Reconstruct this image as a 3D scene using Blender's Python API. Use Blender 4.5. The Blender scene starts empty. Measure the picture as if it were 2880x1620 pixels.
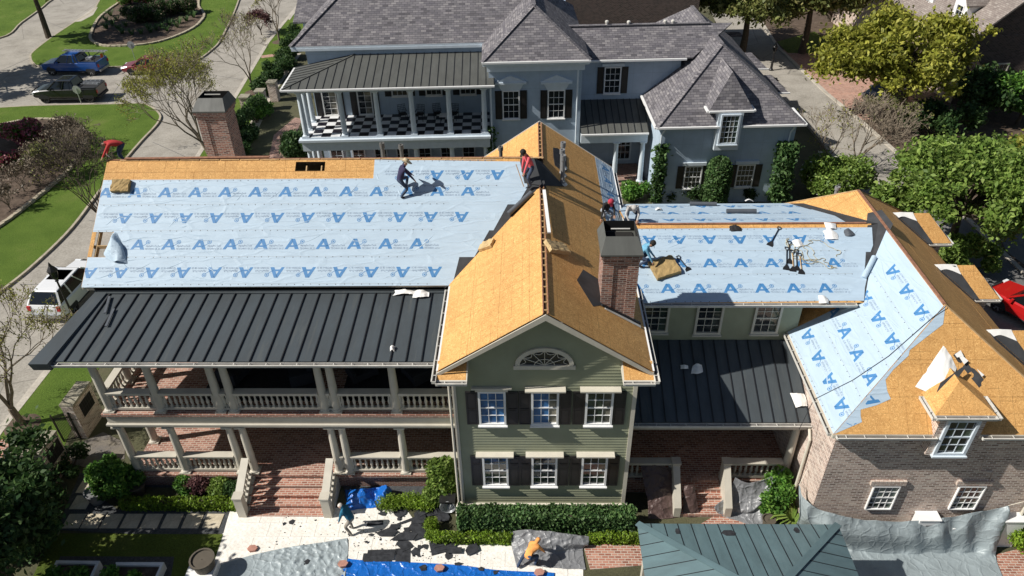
import bpy, math, random
import numpy as np
from mathutils import Vector, Matrix
random.seed(7); RNG = np.random.default_rng(7)
S = bpy.context.scene
COL = S.collection
# ---------------------------------------------------------------- camera
PW, PH, FL = 2880.0, 1620.0, 2080.0
def cam_axes(p, r, y):
    p, r, y = map(math.radians, (p, r, y))
    f = Vector((math.sin(y)*math.cos(p), math.cos(y)*math.cos(p), -math.sin(p)))
    rt = Vector((math.cos(y), -math.sin(y), 0)); u = rt.cross(f)
    return math.cos(r)*rt + math.sin(r)*u, -math.sin(r)*rt + math.cos(r)*u, f
CR, CU, CF = cam_axes(35.79, -1.105, -1.652)
CP = Vector((0, 0, 24.0))
cd = bpy.data.cameras.new('camera'); cd.sensor_width = 36; cd.lens = FL/PW*36; cd.clip_end = 3000; cd.clip_start = 0.5
cam = bpy.data.objects.new('camera', cd); COL.objects.link(cam)
m = Matrix.Identity(4)
for i in range(3):
    m[i][0] = CR[i]; m[i][1] = CU[i]; m[i][2] = -CF[i]; m[i][3] = CP[i]
cam.matrix_world = m; S.camera = cam
# ---------------------------------------------------------------- light
LDIR = Vector((1.06, 0.23, -1.0)).normalized()
w = bpy.data.worlds.new('World'); S.world = w; w.use_nodes = True
nt = w.node_tree; sky = nt.nodes.new('ShaderNodeTexSky'); sky.sky_type = 'NISHITA'; sky.sun_disc = False
sky.sun_elevation = math.asin(-LDIR.z); sky.sun_rotation = math.atan2(-LDIR.x, -LDIR.y)
nt.nodes['Background'].inputs[1].default_value = 0.05
nt.links.new(sky.outputs[0], nt.nodes['Background'].inputs[0])
sd = bpy.data.lights.new('sun', 'SUN'); sd.energy = 5.0; sd.angle = math.radians(0.55); sd.color = (1, 0.955, 0.88)
sun = bpy.data.objects.new('sun', sd); COL.objects.link(sun)
sun.rotation_euler = LDIR.to_track_quat('-Z', 'Y').to_euler(); sun.location = (-40, -10, 60)
S.render.engine = 'CYCLES'
S.view_settings.view_transform = 'Standard'; S.view_settings.look = 'None'
S.view_settings.exposure = 0.2; S.view_settings.gamma = 1.0
# ---------------------------------------------------------------- pixel -> place
def ray(x, y): return CR*((x-PW/2)/FL) + CU*(-(y-PH/2)/FL) + CF
def onz(x, y, z=0.0):
    d = ray(x, y); return CP + d*((z-CP.z)/d.z)
def ony(x, y, Y):
    d = ray(x, y); return CP + d*((Y-CP.y)/d.y)
def onx(x, y, X):
    d = ray(x, y); return CP + d*((X-CP.x)/d.x)
def onpl(x, y, p0, n):
    d = ray(x, y); n = Vector(n); return CP + d*((Vector(p0)-CP).dot(n)/d.dot(n))
# ---------------------------------------------------------------- materials
MATS = {}
def nodes(name):
    mt = bpy.data.materials.new(name); mt.use_nodes = True
    t = mt.node_tree; b = t.nodes['Principled BSDF']; MATS[name] = mt
    return mt, t, b
def N(t, typ, **kw):
    n = t.nodes.new(typ)
    for k, v in kw.items():
        if k.startswith('i_'):
            k = k[2:]; k = int(k) if k.isdigit() else k.replace('_', ' ')
            n.inputs[k].default_value = v
        else: setattr(n, k, v)
    return n
def ramp(t, src, stops):
    r = t.nodes.new('ShaderNodeValToRGB'); e = r.color_ramp.elements
    while len(e) < len(stops): e.new(0.5)
    for el, (p, c) in zip(e, stops):
        el.position = p; el.color = (*c, 1) if len(c) == 3 else c
    t.links.new(src, r.inputs[0]); return r.outputs[0]
def mixc(t, fac, a, b, mode='MIX'):
    n = t.nodes.new('ShaderNodeMix'); n.data_type = 'RGBA'; n.blend_type = mode
    for s, v in ((0, fac), (6, a), (7, b)):
        if hasattr(v, 'is_linked') or hasattr(v, 'links'): t.links.new(v, n.inputs[s])
        else: n.inputs[s].default_value = v if s == 0 else (*v, 1)
    return n.outputs[2]
def bump(t, b, h, strength=0.3, dist=0.02):
    n = N(t, 'ShaderNodeBump'); n.inputs['Strength'].default_value = strength; n.inputs['Distance'].default_value = dist
    t.links.new(h, n.inputs['Height']); t.links.new(n.outputs[0], b.inputs['Normal'])
def coords(t, kind='Object', scale=None):
    c = t.nodes.new('ShaderNodeTexCoord').outputs[kind]
    if scale is not None:
        mp = N(t, 'ShaderNodeMapping'); mp.inputs['Scale'].default_value = scale if hasattr(scale, '__len__') else (scale,)*3
        t.links.new(c, mp.inputs[0]); c = mp.outputs[0]
    return c
def noise(t, c, scale, detail=4, rough=0.55, out=0):
    n = N(t, 'ShaderNodeTexNoise'); n.inputs['Scale'].default_value = scale; n.inputs['Detail'].default_value = detail
    n.inputs['Roughness'].default_value = rough; t.links.new(c, n.inputs[0]); return n.outputs[out]
def plain(name, col, rough=0.6, metal=0.0, var=0.12, scale=3.0, bmp=0.0, bscale=40, spec=0.5, dirt=None):
    mt, t, b = nodes(name); c = coords(t)
    nz = noise(t, c, scale, 5)
    lo = tuple(x*(1-var) for x in col); hi = tuple(min(1, x*(1+var)) for x in col)
    o = ramp(t, nz, [(0.3, lo), (0.7, hi)])
    if dirt:
        nz2 = noise(t, c, scale*4, 6, 0.7); f = ramp(t, nz2, [(0.58, (0, 0, 0)), (0.72, (1, 1, 1))]); o = mixc(t, f, o, dirt)
    t.links.new(o, b.inputs['Base Color'])
    b.inputs['Roughness'].default_value = rough; b.inputs['Metallic'].default_value = metal
    b.inputs['Specular IOR Level'].default_value = spec
    if bmp: bump(t, b, noise(t, c, bscale, 4), bmp, 0.02)
    return mt
def brickmat(name, cols, mortar, bw=0.21, rh=0.075, ms=0.011, blotch=0.25, off=0.5, bmp=0.5, rough=0.85, wear=None):
    mt, t, b = nodes(name); uv = coords(t, 'UV')
    br = N(t, 'ShaderNodeTexBrick', offset=off, squash=1.0)
    br.inputs['Scale'].default_value = 1; br.inputs['Mortar Size'].default_value = ms
    br.inputs['Brick Width'].default_value = bw; br.inputs['Row Height'].default_value = rh
    br.inputs['Mortar Smooth'].default_value = 0.2; br.inputs['Bias'].default_value = 0
    br.inputs['Color1'].default_value = (0, 0, 0, 1); br.inputs['Color2'].default_value = (1, 1, 1, 1); br.inputs['Mortar'].default_value = (0.5, 0.5, 0.5, 1)
    t.links.new(uv, br.inputs[0])
    k = len(cols); o = ramp(t, br.outputs[0], [(i/(k-1) if k > 1 else 0, c) for i, c in enumerate(cols)])
    nz = noise(t, uv, 0.9, 6, 0.6); dk = ramp(t, nz, [(0.3, (1-blotch,)*3), (0.7, (1+blotch*0.4,)*3)])
    o = mixc(t, 1.0, o, dk, 'MULTIPLY')
    o = mixc(t, br.outputs[1], o, mortar)
    if wear:
        f = ramp(t, noise(t, uv, 2.2, 8, 0.7), [(0.56, (0, 0, 0)), (0.68, (0.7,)*3)]); o = mixc(t, f, o, wear)
    t.links.new(o, b.inputs['Base Color']); b.inputs['Roughness'].default_value = rough
    inv = N(t, 'ShaderNodeMath', operation='SUBTRACT'); inv.inputs[0].default_value = 1; t.links.new(br.outputs[1], inv.inputs[1])
    bump(t, b, inv.outputs[0], bmp, 0.012); return mt
def leafmat(name, cols, rough=0.55, trans=0.35, k_=1.65):
    cols = [tuple(min(.85, x*k_) for x in c) for c in cols]
    mt, t, b = nodes(name)
    g = t.nodes.new('ShaderNodeNewGeometry'); k = len(cols)
    o = ramp(t, g.outputs['Random Per Island'], [(i/(k-1), c) for i, c in enumerate(cols)])
    nz = noise(t, coords(t), 1.1, 4, .7); dk = ramp(t, nz, [(0.32, (0.55,)*3), (0.68, (1.25,)*3)]); o = mixc(t, 1.0, o, dk, 'MULTIPLY')
    t.links.new(o, b.inputs['Base Color']); b.inputs['Roughness'].default_value = rough; b.inputs['Specular IOR Level'].default_value = 0.3
    tr = t.nodes.new('ShaderNodeBsdfTranslucent'); t.links.new(o, tr.inputs[0])
    ms = t.nodes.new('ShaderNodeMixShader'); ms.inputs[0].default_value = trans
    t.links.new(b.outputs[0], ms.inputs[1]); t.links.new(tr.outputs[0], ms.inputs[2]); t.links.new(ms.outputs[0], t.nodes['Material Output'].inputs[0]); return mt
def glassmat(name, col=(0.02, 0.03, 0.04), rough=0.06, var=None):
    mt, t, b = nodes(name); b.inputs['Base Color'].default_value = (*col, 1); b.inputs['Roughness'].default_value = rough
    b.inputs['Specular IOR Level'].default_value = 0.8
    if var:
        nz = noise(t, coords(t), 1.3, 4); t.links.new(ramp(t, nz, [(0.42, col), (0.6, var)]), b.inputs['Base Color'])
    bump(t, b, noise(t, coords(t), 2.0, 2), 0.08, 0.02); return mt
# ---------------------------------------------------------------- mesh builder
class MB:
    def __init__(s): s.v = []; s.f = []; s.m = []
    def add(s, vs, fs, mi=0):
        o = len(s.v); s.v += [tuple(p) for p in vs]; s.f += [tuple(i+o for i in f) for f in fs]; s.m += [mi]*len(fs); return s
    def box(s, a, b, mi=0):
        (x0, y0, z0), (x1, y1, z1) = a, b
        return s.add([(x0,y0,z0),(x1,y0,z0),(x1,y1,z0),(x0,y1,z0),(x0,y0,z1),(x1,y0,z1),(x1,y1,z1),(x0,y1,z1)],
            [(0,3,2,1),(4,5,6,7),(0,1,5,4),(1,2,6,5),(2,3,7,6),(3,0,4,7)], mi)
    def obox(s, c, ax, ay, az, dx, dy, dz, mi=0):      # oriented box, full sizes
        c = Vector(c); ax, ay, az = Vector(ax)*dx/2, Vector(ay)*dy/2, Vector(az)*dz/2
        vs = [c+i*ax+j*ay+k*az for k in (-1,1) for i, j in ((-1,-1),(1,-1),(1,1),(-1,1))]
        return s.add(vs, [(0,3,2,1),(4,5,6,7),(0,1,5,4),(1,2,6,5),(2,3,7,6),(3,0,4,7)], mi)
    def beam(s, a, b, wd, ht, mi=0, up=(0,0,1)):       # bar from a to b
        a, b = Vector(a), Vector(b); d = (b-a); L = d.length; d.normalize()
        r = d.cross(Vector(up)); r = r.normalized() if r.length > 1e-4 else Vector((1,0,0)); u = r.cross(d)
        return s.obox((a+b)/2, d, r, u, L, wd, ht, mi)
    def tube(s, pts, rad, n=8, mi=0, caps=True):
        pts = [Vector(p) for p in pts]; rad = rad if hasattr(rad, '__len__') else [rad]*len(pts)
        vs = []; fs = []; prev = None
        for i, p in enumerate(pts):
            d = (pts[min(i+1, len(pts)-1)] - pts[max(i-1, 0)]); d = d.normalized() if d.length > 1e-9 else Vector((0,0,1))
            if prev is None: r = d.orthogonal().normalized()
            else:
                r = prev - d*prev.dot(d); r = r.normalized() if r.length > 1e-6 else d.orthogonal().normalized()
            prev = r; q = d.cross(r)
            for k in range(n):
                a = 2*math.pi*k/n; vs.append(p + (r*math.cos(a)+q*math.sin(a))*rad[i])
        for i in range(len(pts)-1):
            for k in range(n):
                a, b = i*n+k, i*n+(k+1) % n; fs.append((a, b, b+n, a+n))
        if caps: fs.append(tuple(range(n-1, -1, -1))); fs.append(tuple((len(pts)-1)*n+k for k in range(n)))
        return s.add(vs, fs, mi)
    def lathe(s, prof, c=(0,0,0), n=12, mi=0, sx=1, sy=1):
        vs = []; fs = []; c = Vector(c)
        for r, z in prof:
            for k in range(n):
                a = 2*math.pi*k/n; vs.append(c+Vector((r*math.cos(a)*sx, r*math.sin(a)*sy, z)))
        for i in range(len(prof)-1):
            for k in range(n):
                a, b = i*n+k, i*n+(k+1) % n; fs.append((a, b, b+n, a+n))
        fs.append(tuple(range(n-1, -1, -1))); fs.append(tuple((len(prof)-1)*n+k for k in range(n)))
        return s.add(vs, fs, mi)
    def prism(s, poly, off, mi=0, side=None):          # polygon extruded by vector off
        n = len(poly); p = [Vector(q) for q in poly]; off = Vector(off); vs = p + [q+off for q in p]
        nrm = sum(((p[i]-p[0]).cross(p[i+1]-p[0]) for i in range(1, n-1)), Vector())
        flip = nrm.dot(off) > 0
        f0 = tuple(range(n)); f1 = tuple(range(n, 2*n))
        if flip: f0 = f0[::-1]
        else: f1 = f1[::-1]
        s.add(vs, [f0, f1], mi)
        o = len(s.v)-2*n
        for i in range(n):
            j = (i+1) % n; q = (i, j, j+n, i+n) if flip else (j, i, i+n, j+n)
            s.f.append(tuple(k+o for k in q)); s.m.append(mi if side is None else side)
        return s
    def grid(s, fn, nu, nv, mi=0, wrap=False):
        vs = [fn(i/nu, j/nv) for j in range(nv+1) for i in range(nu+1)]
        fs = [(j*(nu+1)+i, j*(nu+1)+i+1, (j+1)*(nu+1)+i+1, (j+1)*(nu+1)+i) for j in range(nv) for i in range(nu)]
        return s.add(vs, fs, mi)
    def mesh(s, name, mats, smooth=False, uv=True):
        me = bpy.data.meshes.new(name); me.from_pydata(s.v, [], s.f)
        for mt in (mats if isinstance(mats, (list, tuple)) else [mats]): me.materials.append(MATS[mt] if isinstance(mt, str) else mt)
        if any(s.m): me.polygons.foreach_set('material_index', s.m)
        me.validate(); me.update()
        if uv: planar_uv(me)
        if smooth: me.polygons.foreach_set('use_smooth', [True]*len(me.polygons))
        return me
    def build(s, name, mats, parent=None, smooth=False, uv=True, loc=None):
        return link(name, s.mesh(name, mats, smooth, uv), parent)
def planar_uv(me):
    l = me.uv_layers.new(name='UVMap'); data = np.zeros(len(me.loops)*2, np.float32)
    vs = me.vertices; lp = me.loops
    for p in me.polygons:
        n = p.normal
        if abs(n.z) > 0.995: t, b = Vector((1,0,0)), Vector((0,1,0))
        else:
            t = Vector((-n.y, n.x, 0)).normalized(); b = n.cross(t)
            if abs(t.x) > abs(t.y):
                if t.x < 0: t = -t
            elif t.y < 0: t = -t
        for i in p.loop_indices:
            c = vs[lp[i].vertex_index].co; data[2*i] = c.dot(t); data[2*i+1] = c.dot(b)
    l.data.foreach_set('uv', data)
ABS = set()
def link(name, me, parent=None):
    o = bpy.data.objects.new(name, me); COL.objects.link(o)
    if parent is not None:
        o.parent = parent; p = parent; T = Vector((0, 0, 0))
        if p.name in ABS: o.matrix_parent_inverse = Matrix.Translation(-p.location)
    return o
def thing(name, label, cat, loc=(0,0,0), group=None, absolute=True, kind=None):
    """an Empty at the base of a thing; parts given in world coordinates when absolute"""
    o = bpy.data.objects.new(name, None); COL.objects.link(o); o.location = loc; o.empty_display_size = 0.2
    tag(o, label, cat, group, kind)
    if absolute: ABS.add(o.name)
    return o
def tag(o, label=None, cat=None, group=None, kind=None):
    if label: o['label'] = label
    if cat: o['category'] = cat
    if group: o['group'] = group
    if kind: o['kind'] = kind
    return o
def sub(name, me, parent):
    """sub-part: parent is a part whose own matrix is identity"""
    o = bpy.data.objects.new(name, me); COL.objects.link(o); o.parent = parent; return o
def copy_tree(o, parent=None, loc=None, rz=None, scale=None, label=None, group=None):
    c = o.copy(); COL.objects.link(c)
    if parent is not None: c.parent = parent
    if loc is not None: c.location = loc
    if rz is not None: c.rotation_euler = (0, 0, rz)
    if scale is not None: c.scale = (scale,)*3 if not hasattr(scale, '__len__') else scale
    if label: c['label'] = label
    if group: c['group'] = group
    for ch in list(o.children): copy_tree(ch, c)
    return c
def crom(pts, n=6, closed=False):
    """smooth a list of vectors"""
    P = [Vector(p) for p in pts]; out = []; L = len(P)
    rng = range(L) if closed else range(L-1)
    for i in rng:
        g = (lambda k: P[k % L]) if closed else (lambda k: P[max(0, min(L-1, k))])
        a, b, c, d = g(i-1), g(i), g(i+1), g(i+2)
        for k in range(n):
            t = k/n; out.append(0.5*((2*b)+(c-a)*t+(2*a-5*b+4*c-d)*t*t+(3*b-a-3*c+d)*t**3))
    if not closed: out.append(P[-1])
    return out
def pxpoly(pts, z=0.0, n=0, closed=True):
    P = [onz(x, y, z) for x, y in pts]
    return crom(P, n, closed) if n else P
def sweep(mb, pts, wd, z0, z1, mi=0, closed=False):
    """flat-topped strip along a polyline (kerbs, edging)"""
    n = len(pts); L = []; R = []
    for i in range(n):
        a = pts[(i-1) % n] if closed or i > 0 else pts[i]; b = pts[(i+1) % n] if closed or i < n-1 else pts[i]
        d = Vector((b[0]-a[0], b[1]-a[1], 0)).normalized(); r = Vector((d.y, -d.x, 0))*wd/2; p = Vector((pts[i][0], pts[i][1], 0))
        L.append(p-r); R.append(p+r)
    for i in range(n if closed else n-1):
        j = (i+1) % n
        vs = [(*L[i][:2], z0), (*R[i][:2], z0), (*R[j][:2], z0), (*L[j][:2], z0), (*L[i][:2], z1), (*R[i][:2], z1), (*R[j][:2], z1), (*L[j][:2], z1)]
        mb.add(vs, [(4,5,6,7), (0,4,7,3), (1,2,6,5), (0,1,5,4), (2,3,7,6)], mi)
    return mb
def loft(rows, nu=60, nv=30, wr=0.03, seed=0, dirn=None, freq=3.0, fold=None):
    """cloth sheet: rows of control points -> smooth grid with crumples"""
    rr = [crom(r, 10) for r in rows]
    def at(r, u):
        x = u*(len(r)-1); i = min(int(x), len(r)-2); return r[i].lerp(r[i+1], x-i)
    rs = np.random.default_rng(seed); ph = rs.uniform(0, 6.28, (14, 3)); fr = rs.uniform(0.4, 2.4, (14, 2))*freq; an = rs.uniform(0, 3.14, 14)
    def fn(u, v):
        col = [at(r, u) for r in rr]
        if len(col) > 2:
            x = v*(len(col)-1); i = min(int(x), len(col)-2); t = x-i
            a, b, c, d = col[max(i-1,0)], col[i], col[i+1], col[min(i+2, len(col)-1)]
            p = 0.5*((2*b)+(c-a)*t+(2*a-5*b+4*c-d)*t*t+(3*b-a-3*c+d)*t**3)
        else: p = col[0].lerp(col[1], v)
        h = 0
        for k in range(14):
            q = (p.x*math.cos(an[k])+(p.y+p.z*0.7)*math.sin(an[k]))*fr[k, 0] + 1.3*math.sin((p.x*math.sin(an[k])-p.y*math.cos(an[k]))*fr[k, 1]*0.6+ph[k, 1])
            h += (1-abs(math.sin(q+ph[k, 0])))**2*(0.5+0.5*math.sin(ph[k, 2]+p.x*1.1+p.y*0.8))
        h = h/14*3-0.9
        dd = Vector(dirn) if dirn else Vector((0, -0.35, 1))
        return p + dd*(h*wr) + (dd*fold(u, v) if fold else Vector())
    return MB().grid(fn, nu, nv)
# ---------------------------------------------------------------- foliage
def leafcloud(name, pts, size, mat, parent=None, up=0.25, aspect=1.7, seed=1, sub_=False):
    """pts Nx3: one small leaf quad (bent in two) at each point"""
    r = np.random.default_rng(seed); n = len(pts); pts = np.asarray(pts, float)
    d = r.normal(size=(n, 3)); d /= np.linalg.norm(d, axis=1)[:, None]
    nn = r.normal(size=(n, 3)); nn[:, 2] = np.abs(nn[:, 2])+up; nn -= d*(d*nn).sum(1)[:, None]; nn /= np.linalg.norm(nn, axis=1)[:, None]
    e = np.cross(nn, d); s = size*r.uniform(0.6, 1.35, n)[:, None]; a = d*s*aspect/2; b = e*s/2
    v = np.stack([pts-a, pts-b*0.9+nn*s*0.12, pts+a, pts+b*0.9+nn*s*0.12], 1).reshape(-1, 3)
    me = bpy.data.meshes.new(name); me.vertices.add(4*n); me.vertices.foreach_set('co', v.ravel().astype(np.float32))
    me.loops.add(4*n); me.loops.foreach_set('vertex_index', np.arange(4*n, dtype=np.int32))
    me.polygons.add(n); me.polygons.foreach_set('loop_start', np.arange(0, 4*n, 4, dtype=np.int32)); me.polygons.foreach_set('loop_total', np.full(n, 4, np.int32))
    me.materials.append(MATS[mat]); me.update(); me.validate()
    return link(name, me, parent)
def blobpts(blobs, n, seed=1, shell=0.55, flat=0.0, fuzzy=False):
    """points in a union of ellipsoids, denser toward their surfaces; blobs: (x,y,z,rx,ry,rz)"""
    r = np.random.default_rng(seed); B = np.array(blobs, float); vol = B[:, 3]*B[:, 4]*B[:, 5]; k = r.choice(len(B), n, p=vol**0.75/(vol**0.75).sum())
    d = r.normal(size=(n, 3)); d /= np.linalg.norm(d, axis=1)[:, None]; rad = (shell+(1-shell)*r.uniform(0, 1, n)**0.7)*(1+r.normal(0, 0.07, n))
    rad = np.where(r.uniform(0, 1, n) < 0.15, rad*r.uniform(0.2, 1, n), rad)
    if fuzzy: rad = np.abs(r.normal(0, .62, n))+.12
    return B[k, :3]+d*B[k, 3:]*rad[:, None]
def clumps(center, R, n, rmin, rmax, seed, squash=0.8, lower=-0.5):
    """sub-blobs scattered over a crown ellipsoid so that the outline is uneven"""
    r = np.random.default_rng(seed); out = []; c = np.array(center)
    for i in range(n):
        d = r.normal(size=3); d /= np.linalg.norm(d); d[2] = max(d[2], lower); q = r.uniform(0.3, 1.0)**0.5*(r.uniform(1.0, 1.3) if i % 4 == 0 else 1)
        s = r.uniform(rmin, rmax); p = c+d*np.array(R)*q; out.append((*p, s, s, s*squash))
    return out
def branches(mb, p, d, L, r, depth, rs, tips, spread=0.5, taper=0.72, n=5, up=0.15, kids=(2, 3), seg=3):
    p = Vector(p); d = Vector(d).normalized(); pts = [p]; rad = [r]
    for i in range(seg):
        d = (d+Vector(rs.normal(0, 0.12, 3))+Vector((0, 0, up*0.3))).normalized(); p = p+d*L/seg; pts.append(p); rad.append(r*(1-(1-taper)*(i+1)/seg))
    mb.tube(pts, [max(x, .0125) for x in rad], n if r > 0.02 else 3, caps=False)
    if depth == 0: tips += pts[1:]; return
    if depth == 1: tips += pts[2:]
    for k in range(rs.integers(kids[0], kids[1]+1)):
        ax = Vector(rs.normal(0, 1, 3)); ax = (ax-d*ax.dot(d)).normalized(); a = spread*rs.uniform(0.6, 1.35)
        branches(mb, p, d*math.cos(a)+ax*math.sin(a)+Vector((0, 0, up)), L*rs.uniform(0.62, 0.85), r*taper*rs.uniform(0.65, 0.85), depth-1, rs, tips, spread, taper, n, up, kids, seg)
# ================================================================ materials
def osbmat(name, base):
    mt, t, b = nodes(name); uv = coords(t, 'UV')
    v = N(t, 'ShaderNodeTexVoronoi'); v.inputs['Scale'].default_value = 1; v.inputs['Randomness'].default_value = 1
    mp = N(t, 'ShaderNodeMapping'); mp.inputs['Scale'].default_value = (16, 34, 1); mp.inputs['Rotation'].default_value = (0, 0, 0.6)
    nz = noise(t, uv, 6, 2, out=1); ad = N(t, 'ShaderNodeVectorMath', operation='ADD'); t.links.new(uv, ad.inputs[0]); t.links.new(nz, ad.inputs[1])
    t.links.new(ad.outputs[0], mp.inputs[0]); t.links.new(mp.outputs[0], v.inputs[0])
    sp = N(t, 'ShaderNodeSeparateColor'); t.links.new(v.outputs['Color'], sp.inputs[0])
    q = lambda k, g=1.0: tuple(min(1, c*k*gg) for c, gg in zip(base, (1, g, g*g)))
    o = ramp(t, sp.outputs[0], [(0, q(0.70, 0.93)), (0.35, q(0.92)), (0.75, q(1.05)), (1, q(1.32, 1.12))])
    big = ramp(t, noise(t, uv, 0.55, 5, 0.6), [(0.3, (0.84,)*3), (0.7, (1.08,)*3)]); o = mixc(t, 1.0, o, big, 'MULTIPLY')
    # printed panel grid, faint
    br = N(t, 'ShaderNodeTexBrick', offset=0.0); br.inputs['Scale'].default_value = 1; br.inputs['Brick Width'].default_value = 0.4064; br.inputs['Row Height'].default_value = 0.4064
    br.inputs['Mortar Size'].default_value = 0.008; t.links.new(uv, br.inputs[0])
    mm = N(t, 'ShaderNodeMath', operation='MULTIPLY'); t.links.new(br.outputs[1], mm.inputs[0])
    t.links.new(ramp(t, noise(t, uv, 1.1, 3), [(0.45, (0, 0, 0)), (0.6, (0.9,)*3)]), mm.inputs[1])
    o = mixc(t, mm.outputs[0], o, q(0.42))
    st = ramp(t, noise(t, uv, 2.7, 8, 0.75), [(0.63, (0, 0, 0)), (0.74, (0.75,)*3)]); o = mixc(t, st, o, q(0.62, 0.9))
    t.links.new(o, b.inputs['Base Color']); b.inputs['Roughness'].default_value = 0.75; b.inputs['Specular IOR Level'].default_value = 0.3
    bump(t, b, sp.outputs[1], 0.25, 0.01); return mt
osbmat('osb', (0.63, 0.345, 0.118))
def sheetmat(name, base, rough=0.42, br=26, bs=0.35, long=(0.35, 1.6, 1)):
    mt, t, b = nodes(name); uv = coords(t, 'UV')
    mp = N(t, 'ShaderNodeMapping'); mp.inputs['Scale'].default_value = long; t.links.new(uv, mp.inputs[0])
    n1 = noise(t, mp.outputs[0], 2.2, 6, 0.6); o = ramp(t, n1, [(0.3, tuple(c*0.93 for c in base)), (0.7, tuple(min(1, c*1.05) for c in base))])
    fl = ramp(t, noise(t, uv, 5, 8, 0.8), [(0.66, (0, 0, 0)), (0.75, (0.35,)*3)]); o = mixc(t, fl, o, tuple(c*0.72 for c in base))
    t.links.new(o, b.inputs['Base Color']); b.inputs['Roughness'].default_value = rough
    v = N(t, 'ShaderNodeTexVoronoi', feature='DISTANCE_TO_EDGE'); v.inputs['Scale'].default_value = 1.5
    ds = noise(t, uv, 1.2, 3, out=1); ad = N(t, 'ShaderNodeVectorMath', operation='MULTIPLY_ADD'); ad.inputs[1].default_value = (0.35, 0.35, 0)
    t.links.new(ds, ad.inputs[0]); t.links.new(mp.outputs[0], ad.inputs[2]); t.links.new(ad.outputs[0], v.inputs[0])
    rg = ramp(t, v.outputs[0], [(0.0, (1, 1, 1)), (0.09, (0, 0, 0))])
    h = mixc(t, 0.3, n1, rg, 'ADD'); bump(t, b, h, bs, 0.05); return mt
sheetmat('underlay', (0.415, 0.525, 0.625), rough=0.60, bs=0.55)
plain('print_blue', (0.055, 0.20, 0.43), 0.6, var=0.08)
plain('print_grey', (0.15, 0.21, 0.31), 0.6, var=0.1)
plain('nail', (0.10, 0.11, 0.12), 0.5)
plain('seam', (0.36, 0.42, 0.47), 0.6)
plain('felt', (0.040, 0.042, 0.046), 0.9, var=0.3, scale=2, bmp=0.2)
plain('shingle_scrap', (0.035, 0.037, 0.042), 0.95, var=0.4, scale=6, bmp=0.4, spec=0.2)
def metalmat(name, col, rough=0.38, streak=None):
    mt, t, b = nodes(name); uv = coords(t, 'UV', (1.1, 0.35, 1)); n1 = noise(t, uv, 1.6, 6, 0.65)
    o = ramp(t, n1, [(0.3, tuple(c*0.78 for c in col)), (0.7, tuple(c*1.22 for c in col))])
    if streak:
        f = ramp(t, noise(t, coords(t, 'UV', (3.0, 0.25, 1)), 1.3, 7, 0.7), [(0.56, (0, 0, 0)), (0.75, (0.6,)*3)]); o = mixc(t, f, o, streak)
    t.links.new(o, b.inputs['Base Color']); b.inputs['Roughness'].default_value = rough; b.inputs['Metallic'].default_value = 0.0
    t.links.new(ramp(t, n1, [(0.3, (rough*1.3,)*3), (0.7, (rough*0.85,)*3)]), b.inputs['Roughness'])
    bump(t, b, noise(t, uv, 2.5, 3), 0.06, 0.05); return mt
metalmat('metal_roof', (0.056, 0.067, 0.074), 0.5, (0.11, 0.115, 0.105))
metalmat('metal_rib', (0.010, 0.012, 0.016), 0.6)
metalmat('metal_green', (0.105, 0.165, 0.180), 0.45, (0.13, 0.19, 0.20))
metalmat('metal_taupe', (0.088, 0.090, 0.082), 0.5, (0.12, 0.12, 0.105))
plain('siding', (0.30, 0.315, 0.215), 0.6, var=0.08, scale=1.5, bmp=0.05)
plain('trim', (0.60, 0.56, 0.47), 0.55, var=0.08, scale=2)
plain('trim_grey', (0.52, 0.485, 0.41), 0.55, var=0.08, scale=2)  # cream trim greyed: shade under the porch beams is put into the colour
plain('gutter', (0.62, 0.60, 0.55), 0.5, var=0.15, scale=3, dirt=(0.30, 0.27, 0.24))
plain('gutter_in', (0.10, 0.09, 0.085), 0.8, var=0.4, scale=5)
plain('white', (0.78, 0.78, 0.77), 0.5, var=0.05)
plain('cloth_white', (0.78, 0.77, 0.74), 0.85, var=0.06, bmp=0.3, bscale=8)
plain('shutter', (0.018, 0.016, 0.017), 0.45, var=0.2)
glassmat('glass', (0.015, 0.02, 0.025))
glassmat('glass_blue', (0.03, 0.10, 0.26), var=(0.06, 0.20, 0.45))  # blue patches: reflected sky and tarp are put into the glass colour
glassmat('glass_blind', (0.05, 0.055, 0.05), var=(0.28, 0.26, 0.21))
glassmat('glass_green', (0.02, 0.03, 0.025), var=(0.07, 0.10, 0.075))
plain('wood', (0.50, 0.33, 0.16), 0.75, var=0.25, scale=6)
plain('ridge_wood', (0.26, 0.125, 0.075), 0.8, var=0.35, scale=8)
plain('dark', (0.012, 0.011, 0.010), 0.95)
plain('attic', (0.10, 0.06, 0.03), 0.9, var=0.4)
brickmat('brick_red', [(0.12, 0.045, 0.03), (0.26, 0.095, 0.065), (0.36, 0.17, 0.12), (0.22, 0.07, 0.05)], (0.42, 0.36, 0.31))
brickmat('brick_chimney', [(0.12, 0.05, 0.04), (0.30, 0.125, 0.085), (0.42, 0.21, 0.15), (0.17, 0.10, 0.085)], (0.40, 0.34, 0.30), bw=0.23, rh=0.085, ms=0.013)
brickmat('brick_brown', [(0.20, 0.13, 0.10), (0.47, 0.335, 0.27), (0.60, 0.455, 0.375), (0.28, 0.175, 0.145), (0.68, 0.57, 0.48)], (0.70, 0.63, 0.56), bw=0.24, rh=0.088, ms=0.014)
brickmat('brick_pink', [(0.42, 0.28, 0.22), (0.55, 0.40, 0.33), (0.62, 0.50, 0.42)], (0.62, 0.57, 0.50), bw=0.24, rh=0.088, ms=0.014)
brickmat('brick_paver', [(0.26, 0.10, 0.065), (0.40, 0.17, 0.115), (0.47, 0.24, 0.17)], (0.52, 0.45, 0.38), bw=0.24, rh=0.105, ms=0.012)
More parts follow.
